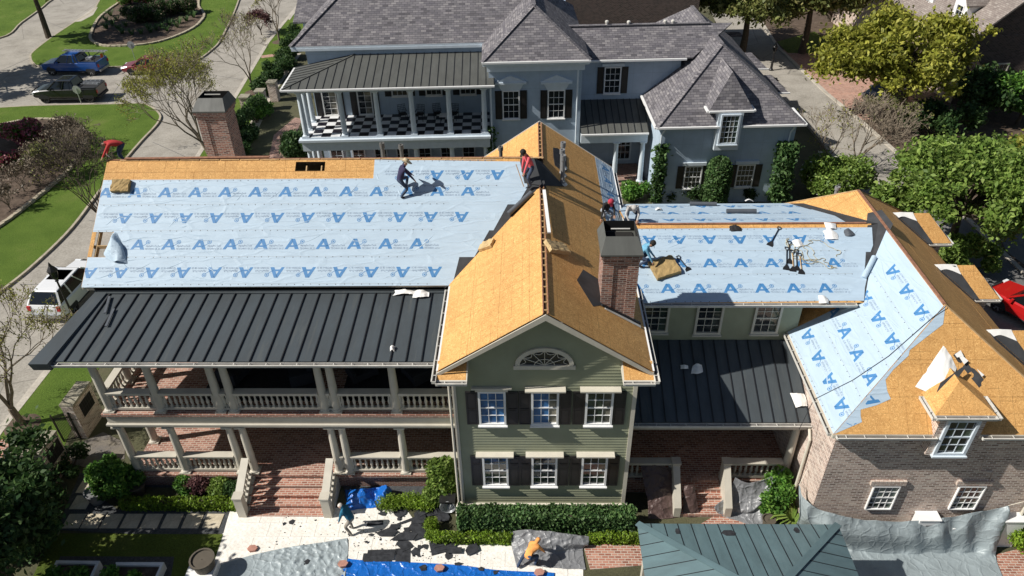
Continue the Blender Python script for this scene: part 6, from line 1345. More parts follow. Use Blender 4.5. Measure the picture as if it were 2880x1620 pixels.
def body_loft(sts):
    mb = MB(); R = [ring(*s_) for s_ in sts]; n = len(R[0])
    for i in range(len(R)-1): mb.add(R[i]+R[i+1], [(k, (k+1) % n, n+(k+1) % n, n+k) for k in range(n)])
    mb.add(R[0], [tuple(range(n))[::-1]]); mb.add(R[-1], [tuple(range(n))]); return mb
def wheel_meshes(r, rimm):
    t = MB(); n = 18
    for prof, mi in (([(r*.66, -.11), (r*.95, -.12), (r, -.09), (r, .09), (r*.95, .12), (r*.66, .11), (r*.62, .05), (r*.62, -.05), (r*.66, -.11)], 0),):
        vs = []; fs = []
        for q, y in prof:
            for k in range(n): a = 6.2832*k/n; vs.append((q*math.cos(a), y, q*math.sin(a)))
        for i in range(len(prof)-1):
            for k in range(n): fs.append((i*n+k, i*n+(k+1) % n, (i+1)*n+(k+1) % n, (i+1)*n+k))
        t.add(vs, fs)
    rm = MB(); vs = [(r*.64*math.cos(6.2832*k/n), .03, r*.64*math.sin(6.2832*k/n)) for k in range(n)]+[(r*.64*math.cos(6.2832*k/n), -.03, r*.64*math.sin(6.2832*k/n)) for k in range(n)]
    rm.add(vs, [tuple(range(n)), tuple(range(n, 2*n))[::-1]], 1)
    for k in range(6):
        a = 6.2832*k/6; d = Vector((math.cos(a), 0, math.sin(a)))
        for s_ in (-1, 1): rm.beam(d*.02+Vector((0, s_*.075, 0)), d*r*.64+Vector((0, s_*.085, 0)), .07, .03, 0, up=(0, 1, 0))
    return t.mesh('tyre', 'tyre', uv=False), rm.mesh('rim', [rimm, 'rim_dark'], uv=False)
def vehicle(name, label, cat, spec, pos, head, pmat):
    """x forward, y left, z up; spec: stations, cabin, wheels..."""
    o = thing(name, label, cat, pos, absolute=False); o.rotation_euler = (0, 0, head)
    body = body_loft(spec['body']).build('body', pmat, o)
    if spec.get('bed'):
        x0, x1, w, zt, zb = spec['bed']
        b = MB().box((x0, -w, zt), (x1, -w+.09, zt+.02)).box((x0, w-.09, zt), (x1, w, zt+.02)).box((x0, -w+.09, zt), (x0+.09, w-.09, zt+.02)).box((x0+.09, -w+.09, zt+.003), (x1, w-.09, zt+.006), 1); b.build('bed_rail', [pmat, 'plastic_dark'], o)
        if spec.get('bedfill'): spec['bedfill'](o)
    for (xa, xb, xc, xd, zb, zr, wb, wr) in spec['cabins']:      # belt front/back, roof front/back
        q = [(xa, -wb, zb), (xa, wb, zb), (xb, wb, zb), (xb, -wb, zb), (xc, -wr, zr), (xc, wr, zr), (xd, wr, zr), (xd, -wr, zr)]
        MB().add([q[k] for k in (0, 1, 5, 4)], [(0, 1, 2, 3)]).build('windscreen', 'car_glass', o); MB().add([q[k] for k in (2, 3, 7, 6)], [(0, 1, 2, 3)]).build('rear_window', 'car_glass', o)
        for f in ((1, 2, 6, 5), (3, 0, 4, 7)): MB().add([q[k] for k in f], [(0, 1, 2, 3)]).build('side_window', 'car_glass', o)
        V = [Vector(v) for v in q]; p = MB()
        for a, b in ((0, 4), (1, 5), (2, 6), (3, 7)): p.beam(V[a], V[b], .10, .07)
        for s_ in (0, 1):
            a, b = (V[1], V[2]) if s_ else (V[0], V[3]); c, d = (V[5], V[6]) if s_ else (V[4], V[7])
            for t in spec.get('pillars', (.5,)): p.beam(a.lerp(b, t), c.lerp(d, t), .09, .05)
        r = [V[k] for k in (4, 5, 6, 7)]; c = sum(r, Vector())/4; p.add([v+Vector((0, 0, -.02)) for v in r]+[v.lerp(c, .06)+Vector((0, 0, .035)) for v in r]+[v.lerp(c, .3)+Vector((0, 0, .055)) for v in r], [(0, 1, 5, 4), (1, 2, 6, 5), (2, 3, 7, 6), (3, 0, 4, 7), (4, 5, 9, 8), (5, 6, 10, 9), (6, 7, 11, 10), (7, 4, 8, 11), (8, 9, 10, 11)])
        p.build('cab_roof', spec.get('roofmat', pmat), o)
    ty, rm = wheel_meshes(spec['r'], spec.get('rim', 'rim'))
    for x in spec['axles']:
        for s_ in (-1, 1):
            w_ = link('wheel', ty, o); w_.location = (x, s_*(spec['track']), spec['r']); k = sub('rim', rm, w_)
            a = MB(); n = 14; R_ = spec['r']*1.16; vs = [(x+R_*math.cos(3.1416*k_/n), s_*(spec['track']+.125), spec['r']+R_*math.sin(3.1416*k_/n)) for k_ in range(n+1)]; vs = vs+[(x+R_, s_*(spec['track']+.125), spec['r']*.7), (x-R_, s_*(spec['track']+.125), spec['r']*.7)][::1]; a.prism(vs[:n+1], (0, -s_*.24, 0)); a.build('wheel_arch', 'plastic_dark', o)
    xf, xr, w, zh = spec['ends']
    for s_ in (-1, 1):
        MB().obox((xf-.04, s_*(w-.22), zh), (1, 0, 0), (0, 1, 0), (0, 0, 1), .14, .34, .16).build('headlight', 'lamp_white', o); MB().obox((xr+.03, s_*(w-.12), zh+.1), (1, 0, 0), (0, 1, 0), (0, 0, 1), .10, .18, .28).build('taillight', 'lamp_red', o)
        MB().obox((spec['mirror'][0], s_*(w+.10), spec['mirror'][1]), (1, 0, 0), (0, 1, 0), (0, 0, 1), .12, .2, .16).build('mirror', pmat, o); MB().obox(((spec['axles'][0]+spec['axles'][1])/2, s_*(w-.02), .38), (1, 0, 0), (0, 1, 0), (0, 0, 1), spec['axles'][0]-spec['axles'][1]-1.0, .16, .06).build('side_step', spec.get('stepmat', 'plastic_dark'), o)
    MB().obox((xr, 0, .5), (1, 0, 0), (0, 1, 0), (0, 0, 1), .14, w*1.7, .2).build('rear_bumper', spec.get('bump', 'rim'), o); MB().obox((xf-.02, 0, zh-.05), (1, 0, 0), (0, 1, 0), (0, 0, 1), .08, w*1.0, .26).build('grille', 'plastic_dark', o)
    for s_ in (-1, 1):
        for t in spec.get('doors', ()): MB().obox((t, s_*(w+.004), .95), (1, 0, 0), (0, 1, 0), (0, 0, 1), .16, .03, .04).build('door_handle', pmat, o)
    return o
def pickup():
    return dict(body=[(2.85, .78, .55, .92), (2.75, .92, .45, 1.05), (2.2, .98, .42, 1.13), (1.35, 1.0, .40, 1.20), (.9, 1.0, .40, 1.22), (-.95, 1.0, .40, 1.24), (-1.0, 1.0, .42, 1.28), (-2.7, 1.0, .45, 1.30), (-2.8, .95, .55, 1.28)], bed=(-2.78, -1.0, .98, 1.30, .6), cabins=[(1.45, -.95, .62, -.72, 1.20, 1.88, .93, .72)], r=.41, axles=(1.93, -1.95), track=.86, ends=(2.86, -2.82, .98, .88), mirror=(1.05, 1.28), pillars=(.52, .82), doors=(.2, -.7))
def ladder(o, a, b, gap=.38, name='ladder', step=.32):
    a, b = Vector(a), Vector(b); d = (b-a).normalized(); s_ = Vector((-d.y, d.x, 0)).normalized()*gap/2; mb = MB()
    for k in (-1, 1): mb.beam(a+s_*k, b+s_*k, .035, .08)
    L = (b-a).length; n = int(L/step)
    for k in range(n): p = a.lerp(b, (k+.5)/n); mb.beam(p-s_, p+s_, .035, .035)
    return mb.build(name, 'alloy', o)
pos = lambda a, b, z=-.115: (lambda A_, B_: (Vector(((A_.x+B_.x)/2, (A_.y+B_.y)/2, z)), math.atan2(A_.y-B_.y, A_.x-B_.x)))(onz(*a, z), onz(*b, z))
c, h = pos((149, 212), (266, 213)); off = Vector((0, .86, 0)); sp = pickup()
def fill1(o):
    MB().box((-1.9, -.3, 1.29), (-1.4, .3, 1.5)).build('tool_box', 'alloy', o)
    for x in (-1.15, -2.6):
        for s_ in (-1, 1): MB().beam((x, s_*.9, 1.3), (x, s_*.85, 1.85), .06, .06).build('rack_post', 'plastic_dark', o)
        MB().beam((x, -.88, 1.87), (x, .88, 1.87), .06, .06).build('rack_bar', 'plastic_dark', o)
    MB().box((-2.75, -.5, 1.35), (-2.72, -.1, 1.75)).build('warning_flag', 'paint_bright_red', o)
sp['bedfill'] = fill1
t1 = vehicle('pickup_truck', 'bright blue pickup truck with a ladder rack over its bed', 'pickup truck', sp, c+off, h, 'paint_blue')
la = thing('ladder', 'long aluminium ladder strapped over the blue pickup truck', 'ladder', t1.location+Vector((0, 0, 1.93)), absolute=False); la.rotation_euler = (0, 0, h); ladder(la, (1.0, -.45, .06), (-3.3, -.35, .02)).name = 'rails'
c, h = pos((130, 290), (257, 288)); sp = pickup(); sp['rim'] = 'rim_dark'; sp['bump'] = 'plastic_dark'
def fill2(o): MB().box((-1.35, -.9, 1.29), (-1.02, .9, 1.36)).build('folded_cover', 'plastic_dark', o)
sp['bedfill'] = fill2
t2 = vehicle('pickup_truck', 'black pickup truck with a bull bar and ladders in its bed', 'pickup truck', sp, c+off, h, 'paint_black')
MB().tube([(2.92, -.7, .5), (3.0, -.6, 1.0), (3.0, .6, 1.0), (2.92, .7, .5)], .05, 6).build('bull_bar', 'plastic_dark', t2)
for k, yy in enumerate((-.45, 0)):
    la = thing('ladder', ('short aluminium ladder on the near side of the black truck bed', 'short aluminium ladder in the middle of the black truck bed')[k], 'ladder', t2.location+Vector((0, 0, 1.3)), absolute=False); la.rotation_euler = (0, 0, h+.12-k*.1); ladder(la, (-1.2, yy, .12), (-2.75, yy+.1, .10), .35).name = 'rails'
sedan = lambda: dict(body=[(2.25, .62, .42, .68), (2.15, .82, .32, .76), (1.6, .89, .28, .86), (.9, .90, .26, .94), (-1.2, .90, .26, .98), (-1.9, .88, .30, .98), (-2.22, .78, .42, .92)], cabins=[(1.15, -1.75, .25, -.95, .93, 1.42, .82, .60)], r=.32, axles=(1.35, -1.35), track=.78, ends=(2.24, -2.22, .84, .66), mirror=(.75, .98), pillars=(.45,), doors=(.1, -.8))
c, h = pos((365, 212), (458, 209)); vehicle('parked_car', 'dark red saloon car parked at the grassy kerb', 'car', sedan(), c+Vector((0, .78, 0)), h, 'paint_red')
suv = lambda: dict(body=[(2.35, .70, .45, .85), (2.2, .90, .36, .95), (1.5, .96, .32, 1.03), (.8, .97, .30, 1.08), (-1.9, .97, .32, 1.12), (-2.3, .93, .40, 1.10), (-2.38, .85, .48, .95)], cabins=[(1.25, -2.25, .45, -1.85, 1.06, 1.68, .88, .68)], r=.37, axles=(1.45, -1.45), track=.84, ends=(2.36, -2.38, .92, .85), mirror=(.9, 1.12), pillars=(.35, .68), doors=(.2, -.8))
sv = vehicle('parked_car', 'white estate car with dark roof glass in the lane beside the porch', 'car', suv(), (-25.35, 32.7, -.115), math.radians(88), 'paint_white')
MB().box((-.8, -.5, 1.722), (.15, .5, 1.735)).build('sunroof', 'car_glass', sv)
p_ = onz(2480, 292, .04); vehicle('parked_car', 'dark grey car under the yellow-green tree on brick paving', 'car', suv(), (p_.x+.6, p_.y+.8, .04), math.radians(215), 'paint_grey')
p_ = onz(2905, 905, .02); vehicle('parked_car', 'bright red car in the alley behind the garage roof', 'car', suv(), (p_.x, p_.y, .02), math.radians(118), 'paint_bright_red')
# ================================================================ street furniture
plain('iron', (0.012, 0.012, 0.013), 0.5, var=.2)
def lamp_post(px, ptop, lab, z=0):
    p = onz(*px, z); h = ony(*ptop, p.y).z; o = thing('street_lamp', lab, 'street lamp', (p.x, p.y, z))
    MB().lathe([(.18, z), (.2, z+.1), (.12, z+.2), (.1, z+.8), (.06, z+1.0), (.045, h-1.1), (.09, h-1.05), (.05, h-.98)], (p.x, p.y, 0), 12).build('post', 'iron', o)
    MB().lathe([(.06, h-.98), (.14, h-.86), (.2, h-.5), (.2, h-.46)], (p.x, p.y, 0), 8).build('lantern', 'glass', o); g_ = MB()
    for k in range(6): a = 6.2832*k/6; g_.beam((p.x+.145*math.cos(a), p.y+.145*math.sin(a), h-.86), (p.x+.205*math.cos(a), p.y+.205*math.sin(a), h-.46), .025, .025)
    g_.lathe([(.24, h-.47), (.23, h-.42), (.12, h-.25), (.08, h-.2), (.05, h-.1), (.012, h)], (p.x, p.y, 0), 10); g_.build('lantern_cap', 'iron', o); return o
p_ = Vector((-22.35, 28.2, 0)); px_ = proj(p_); lamp_post(px_, (138, 738), 'black lantern street lamp beside the white estate car')
lamp_post((2168, 198), (2180, 118), 'black lantern street lamp at the alley kerb')
def road_sign(px, ptop, lab):
    p = onz(*px); h = ony(*ptop, p.y).z; o = thing('road_sign', lab, 'road sign', (p.x, p.y, 0)); MB().tube([(p.x, p.y, 0), (p.x, p.y, h+.15)], .035, 6).build('post', 'alloy', o)
    MB().prism([(p.x+.38*math.cos(.3927+.7854*k), p.y+.03, h+.38*math.sin(.3927+.7854*k)) for k in range(8)], (0, .02, 0)).build('panel', 'alloy', o)
road_sign((381, 170), (366, 127), 'octagonal sign on a thin post at the lawn edge'); road_sign((229, 291), (212, 253), 'octagonal sign back in front of the black truck')
# brick garden wall with stone caps, pillars, iron gates
def brick_pier(px, w, h, lab, cap=.12, group=None, ln=None):
    p = onz(*px); o = thing('brick_pier', lab, 'pillar', (p.x, p.y, 0), group); MB().box((p.x-w/2, p.y-w/2, 0), (p.x+w/2, p.y+w/2, h)).build('shaft', 'brick_brown', o); MB().box((p.x-w/2-.06, p.y-w/2-.06, h), (p.x+w/2+.06, p.y+w/2+.06, h+cap)).build('cap', 'stone_cap', o)
f11 = lambda x, y: (x/3.2765, 1080+y/3.2765)
def wall_run(a, b, w, h, lab, holes=True):
    A_, B_ = onz(*a, h), onz(*b, h); o = thing('garden_wall', lab, 'wall', (A_.x, A_.y, 0)); d = (B_-A_).normalized(); mb = MB(); 
    mb.beam(A_.lerp(B_, 0)-ZZ*h/2, B_-ZZ*h/2, w, h); mb.build('brickwork', 'brick_brown', o); L = (B_-A_).length; n = max(2, int(L/.62))
    for k in range(n):
        c = A_.lerp(B_, (k+.5)/n); MB().obox(c+ZZ*.05, d, Vector((-d.y, d.x, 0)), ZZ, L/n-.015, w+.1, .10+random.uniform(0, .02)).build('cap_stone', 'stone_cap', o)
    g_ = MB(); c = A_.lerp(B_, .55); s_ = Vector((d.y, -d.x, 0))*(w/2+.02)
    for k in range(7): q = c+d*(-.42+.14*k)+s_; g_.beam(q-ZZ*.95, q-ZZ*.25, .02, .02, up=d)
    for zz in (.95, .6, .25): g_.beam(c-d*.45+s_-ZZ*zz, c+d*.45+s_-ZZ*zz, .02, .03)
    g_.build('iron_grille', 'iron', o); MB().obox(c-ZZ*.6+s_*.93, d, Vector((-d.y, d.x, 0)), ZZ, .86, .05, .66).build('niche', 'dark', o); return o
wall_run(f11(610, 215), f11(775, -10), .5, 1.9, 'stone-capped brick garden wall climbing beside the porch'); wall_run(f11(310, 640), f11(465, 440), .5, 1.8, 'short stone-capped brick wall left of the iron gate'); wall_run(f11(150, 830), f11(235, 720), .45, 1.5, 'low stone-capped brick wall by the shaded shrubbery')
brick_pier(f11(395, 880), .62, 1.85, 'square brick pier with a grey stone cap near the iron gate'); 
ga, gb = onz(*f11(580, 535), .02), onz(*f11(740, 510), .02); go_ = thing('iron_gate', 'black wrought iron gate standing open between brick walls', 'gate', ga); gd_ = (onz(*f11(400, 340), 1.7)-onz(*f11(600, 290), 1.7)); g0, g1 = onz(*f11(590, 530), 0), onz(*f11(745, 505), 0); gdir = (g1-g0).normalized()
fm = MB(); 
for zz in (.08, 1.35): fm.beam(g0+ZZ*zz, g1+ZZ*zz, .03, .05)
for t in (0, 1): fm.beam(g0.lerp(g1, t), g0.lerp(g1, t)+ZZ*1.6, .05, .05)
fm.build('gate_frame', 'iron', go_)
for k in range(1, 12): q = g0.lerp(g1, k/12); MB().beam(q+ZZ*.1, q+ZZ*(1.4+.2*math.sin(math.pi*k/12)), .018, .018).build('gate_bar', 'iron', go_)
mh = thing('manhole_frame', 'round iron ring set in the brick paving', 'manhole', onz(48, 1268)); c = onz(48, 1268); MB().lathe([(.52, 0), (.52, .03), (.40, .035), (.40, .02)], (c.x, c.y, .012), 20).build('ring', 'iron', mh); MB().lathe([(.3, 0), (.28, .035), (.1, .045)], (c.x, c.y, .012), 16).build('lid', 'iron', mh)
for k, (x, y) in enumerate(((700, 305), (742, 288), (775, 262))): brick_pier((x, y+20), .7, 1.6, ('brick pillar with pale cap nearest the brick walk', 'brick pillar with pale cap in the middle of the hedge line', 'brick pillar with pale cap farthest up the verge')[k])
# ================================================================ pavilion in the foreground
pv = thing('pavilion', 'garden pavilion with a blue-green standing-seam hip roof', 'pavilion', (6.9, 12, 0)); ax0, ax1, ay1, az, mm = 3.6, 10.27, 15.57, 3.0, .34; hw = (ax1-ax0)/2; ay0 = ay1-9.5; pz = az+mm*hw; xm = (ax0+ax1)/2
rf = MB().box((ax0+.15, ay0+.15, az-.3), (ax1-.15, ay1-.15, az-.06)).build('roof', 'metal_rib', pv)
def pside(o_, u, v, L, trap):
    """panels of one roof side; o_ eave corner, u along eave, v horizontal inward"""
    o_, u, v = Vector(o_), Vector(u), Vector(v); n = int(L/.42); w_ = L/n; N_ = (ZZ-v*mm).normalized()
    dep = lambda t: min(t, L-t, hw) if trap else min(t, L-t)
    for k in range(n):
        t0, t1 = k*w_+.008, (k+1)*w_-.008; P = lambda t, s_, h=0: o_+u*t+v*s_+ZZ*(mm*s_)+N_*h
        pts = [P(t0, 0), P(t1, 0), P(t1, dep(t1))]; tm = [x for x in (L/2,) if t0 < x < t1]
        for x in tm: pts.append(P(x, dep(x)))
        pts.append(P(t0, dep(t0))); m_ = MB().prism(pts, N_*.012)
        if dep(t1) > .1: m_.beam(P(t1+.008, 0, .012), P(t1+.008, dep(t1+.008) if t1+.008 < L else .05, .012), .02, .03, 1, N_)
        sub('metal_panel', m_.mesh('metal_panel', ['metal_green', 'metal_rib']), rf)
pside((ax1, ay1, az), (-1, 0, 0), (0, -1, 0), ax1-ax0, False); pside((ax0, ay1, az), (0, -1, 0), (1, 0, 0), ay1-ay0, True); pside((ax1, ay0, az), (0, 1, 0), (-1, 0, 0), ay1-ay0, True); pside((ax0, ay0, az), (1, 0, 0), (0, 1, 0), ax1-ax0, False)
for a, b in (((ax0, ay1, az), (xm, ay1-hw, pz)), ((ax1, ay1, az), (xm, ay1-hw, pz)), ((xm, ay1-hw, pz), (xm, ay0+hw, pz)), ((ax0, ay0, az), (xm, ay0+hw, pz)), ((ax1, ay0, az), (xm, ay0+hw, pz))): sub('hip_cap', MB().beam(Vector(a)+ZZ*.035, Vector(b)+ZZ*.035, .22, .03).mesh('hip_cap', 'metal_green'), rf)
for x in (ax0+.4, ax1-.4):
    for y in (ay0+.4, ay1-.4): MB().box((x-.12, y-.12, 0), (x+.12, y+.12, az-.3)).build('post', 'trim_grey', pv)
for k, (x, y) in enumerate(((2050, 1500), (1905, 1495), (2240, 1492))):
    p_ = onpl(x, y, (ax0, ay1, az), (0, mm, 1)); q = [p_+Vector((random.uniform(.6, 1)*(.3 if k == 0 else .12)*math.cos(a), .12*math.sin(a), 0)) for a in np.arange(0, 6.28, 1.05)]; s_ = MB().prism([onpl(*proj(v), (ax0, ay1, az), (0, mm, 1))+ZZ*.02 for v in q], (0, 0, .008)).build('shingle_scrap', 'shingle_scrap'); tag(s_, ('large dark shingle scrap on the pavilion roof', 'small dark shingle scrap near the pavilion hip', 'small dark shingle scrap at the pavilion corner')[k], 'shingle')
# ================================================================ tarpaulins
def tarpmat(name, col, rough=.35, bs=.5):
    mt, t, b = nodes(name); co = coords(t); o = ramp(t, noise(t, co, 1.4, 5), [(.3, tuple(c*.85 for c in col)), (.7, tuple(min(1, c*1.12) for c in col))]); t.links.new(o, b.inputs['Base Color']); b.inputs['Roughness'].default_value = rough; b.inputs['Specular IOR Level'].default_value = .6
    v = N(t, 'ShaderNodeTexVoronoi', feature='DISTANCE_TO_EDGE'); v.inputs['Scale'].default_value = 2.6; ds = noise(t, co, 1.7, 4, out=1); ad = N(t, 'ShaderNodeVectorMath', operation='MULTIPLY_ADD'); ad.inputs[1].default_value = (.5, .5, .5); t.links.new(ds, ad.inputs[0]); t.links.new(co, ad.inputs[2]); t.links.new(ad.outputs[0], v.inputs[0])
    bump(t, b, mixc(t, .5, ramp(t, v.outputs[0], [(0, (1, 1, 1)), (.16, (0, 0, 0))]), noise(t, co, 9, 5), 'ADD'), bs, .04)
tarpmat('tarp_grey', (0.27, 0.315, 0.33), .45, .35); tarpmat('tarp_blue', (0.01, 0.13, 0.50), .3); tarpmat('tarp_silver', (0.21, 0.215, 0.225), .4); tarpmat('tarp_dark', (0.035, 0.036, 0.04), .4); tarpmat('tarp_brown', (0.085, 0.052, 0.046), .5); tarpmat('tarp_pale', (0.31, 0.36, 0.38), .45, .35)
G = lambda x, y, z=.075: onz(x, y, z)
def tarp(rows, nu, nv, wr, seed, mat, lab, freq=3, name='tarp', dirn=None, fold=None):
    mb = loft(rows, nu, nv, wr, seed, dirn, freq, fold); o = mb.build(name, mat, None, smooth=True, uv=False); lim = [max(v.co.z, .022) for v in o.data.vertices]
    for v, z_ in zip(o.data.vertices, lim): v.co.z = z_
    m_ = o.modifiers.new('thick', 'SOLIDIFY'); m_.thickness = .006; m_.offset = 1; return tag(o, lab, 'tarpaulin')
tarp([[G(604, 1592), G(700, 1562), G(800, 1540), G(900, 1525), G(976, 1512)], [G(590, 1610), G(700, 1600), G(800, 1590), G(900, 1570), G(978, 1555)], [G(570, 1700), G(700, 1700), G(800, 1700), G(900, 1700), G(960, 1690)]], 120, 70, .085, 3, 'tarp_pale', 'pale grey tarp spread over the white patio', 5)
tarp([[G(968, 1568, .06), G(1010, 1574, .05), G(1150, 1580), G(1290, 1588), G(1400, 1602), G(1560, 1610)], [G(962, 1590, .06), G(1010, 1600), G(1150, 1600), G(1290, 1606), G(1400, 1620), G(1560, 1622)], [G(950, 1700), G(1010, 1700), G(1150, 1700), G(1290, 1700), G(1400, 1700), G(1560, 1700)]], 130, 40, .08, 5, 'tarp_blue', 'bright blue tarp along the front of the patio', 3.5)
tarp([[G(970, 1375, .1), G(1020, 1372, .55), G(1060, 1370, .2), G(1085, 1362, .65), G(1102, 1375, .3)], [G(972, 1400, .1), G(1010, 1390, .5), G(1055, 1395, .2), G(1080, 1380, .6), G(1098, 1395, .2)], [G(975, 1440, .03), G(1010, 1432, .04), G(1050, 1428, .05), G(1075, 1415, .2), G(1090, 1412, .1)]], 50, 40, .14, 7, 'tarp_blue', 'crumpled blue tarp thrown over plants beside the steps', 5)
tarp([[G(1436, 1492, .25), G(1475, 1488, .55), G(1540, 1492, .6), G(1600, 1500, .55), G(1658, 1506, .4)], [G(1436, 1515, .3), G(1475, 1515, .5), G(1540, 1520, .5), G(1600, 1524, .5), G(1656, 1530, .35)], [G(1444, 1560, .04), G(1480, 1555, .2), G(1540, 1552, .15), G(1590, 1552, .12), G(1640, 1545, .05)], [G(1452, 1592, .03), G(1490, 1590, .05), G(1540, 1596, .06), G(1600, 1600, .05), G(1648, 1602, .03)]], 60, 50, .14, 9, 'tarp_silver', 'shiny grey tarp bunched over the low hedge behind the orange hi-vis worker', 4)
# big hung tarp at the garage
T0 = [onz(2247, 1365, 2.1), onz(2280, 1418, 1.9), onz(2370, 1450, 1.65), onz(2480, 1464, 1.5), onz(2600, 1462, 1.5), onz(2720, 1445, 1.7), onz(2836, 1422, 2.0)]
T1_ = [onz(2247, 1450, 1.1), onz(2290, 1475, 1.2), onz(2380, 1500, 1.05), onz(2500, 1510, .95), onz(2620, 1512, .9), onz(2720, 1490, 1.1), onz(2832, 1460, 1.5)]
T2_ = [onz(2250, 1480, .35), onz(2370, 1530, .25), onz(2440, 1545, .2), onz(2540, 1552, .15), onz(2640, 1550, .15), onz(2740, 1545, .2), onz(2810, 1540, .4)]
T3_ = [onz(2350, 1510, .05), onz(2390, 1560, .05), onz(2460, 1570, .05), onz(2560, 1580, .05), onz(2660, 1575, .05), onz(2740, 1575, .05), onz(2805, 1580, .05)]
T4_ = [onz(2390, 1640, .03), onz(2430, 1660, .03), onz(2500, 1690, .03), onz(2600, 1700, .03), onz(2700, 1700, .03), onz(2780, 1690, .03), onz(2830, 1640, .03)]
def pleat(u, v): return .13*math.sin(u*44+v*7+1.5*math.sin(u*9))*max(0, 1-abs(v-.28)*2.2)*(.35+abs(u-.45)*2.4)
tarp([T0, T1_, T2_, T3_, T4_], 150, 90, .10, 11, 'tarp_grey', 'huge grey tarp hung along the brick garage and spread on the ground', 3, fold=pleat)
for a, b in ((T0[0], Vector((10.2, 18.3, 2.6))), (T0[-1], Vector((17.68, 17.1, 2.4)))): tag(MB().tube([a, b], .012, 5).build('tie_rope', 'trim', None), 'rope tying the hung grey tarp to the ' + ('corner downspout of the brick garage' if a is T0[0] else 'far downspout of the brick garage'), 'rope')
fA = lambda x, y, z: onz(1780+x/3.0333, 1280+y/3.0333, z)
tarp([[fA(880, 180, 1.5), fA(1000, 230, 1.3), fA(1200, 170, 1.5), fA(1330, 70, 2.0)], [fA(840, 280, 1.0), fA(960, 330, .8), fA(1080, 340, .8), fA(1220, 210, 1.4)], [fA(820, 340, .7), fA(900, 440, .4), fA(1030, 460, .45), fA(1150, 350, .8)], [fA(700, 440, .5), fA(830, 480, .15), fA(980, 500, .2), fA(1130, 440, .4)], [fA(780, 530, .04), fA(920, 570, .04), fA(980, 590, .04), fA(1110, 590, .04)]], 60, 60, .14, 13, 'tarp_silver', 'silver-grey tarp slung from the porch rail beside the side steps', 4)
tarp([[fA(60, 60, 1.6), fA(200, 60, 1.7), fA(330, 120, 1.4), fA(400, 200, .9)], [fA(100, 270, .9), fA(200, 255, 1.0), fA(330, 260, .9), fA(420, 330, .5)], [fA(130, 400, .5), fA(250, 400, .5), fA(300, 420, .4), fA(400, 440, .3)], [fA(130, 540, .04), fA(230, 545, .04), fA(320, 540, .04), fA(430, 520, .04)]], 50, 46, .10, 15, 'tarp_brown', 'brown tarp draped over garden pots', 5)
tarp([[fA(440, 260, 1.1), fA(480, 255, 1.15), fA(525, 255, 1.1)], [fA(430, 340, .8), fA(480, 330, .9), fA(540, 340, .8)], [fA(430, 520, .04), fA(500, 530, .04), fA(575, 520, .04)]], 26, 34, .08, 17, 'tarp_brown', 'small brown tarp draped over a post by the side steps', 5)
# ================================================================ people
plain('skin', (0.36, 0.20, 0.13), 0.6, var=.08); plain('skin_light', (0.52, 0.33, 0.25), 0.6, var=.08); plain('denim', (0.035, 0.055, 0.10), 0.9, var=.3, scale=9); plain('jeans_pale', (0.36, 0.40, 0.46), 0.9, var=.25, scale=8); plain('khaki', (0.30, 0.27, 0.23), 0.9, var=.15, scale=8); plain('boots', (0.02, 0.018, 0.017), 0.7)
for nme, c in dict(shirt_red=(.42, .03, .03), shirt_navy=(.022, .018, .06), shirt_coral=(.62, .10, .12), shirt_black=(.014, .013, .014), shirt_grey=(.42, .41, .40), shirt_sky=(.14, .36, .52), shirt_teal=(.012, .13, .22), shirt_orange=(.85, .36, .10), hair_dark=(.012, .01, .009), hair_white=(.62, .58, .54), straw=(.56, .46, .30), cap_red=(.42, .03, .06), cap_white=(.66, .66, .66)).items(): plain(nme, c, .85, var=.18, scale=7, bmp=.3, bscale=14)
def ik(a, b, l1, l2, pole):
    a, b = Vector(a), Vector(b); d = b-a; L = min(d.length, (l1+l2)*.995); d = d.normalized(); x = (L*L+l1*l1-l2*l2)/(2*L); h = math.sqrt(max(0, l1*l1-x*x)); p = Vector(pole); p = (p-d*p.dot(d)); p = p.normalized() if p.length > 1e-4 else d.orthogonal(); return a+d*x+p*h
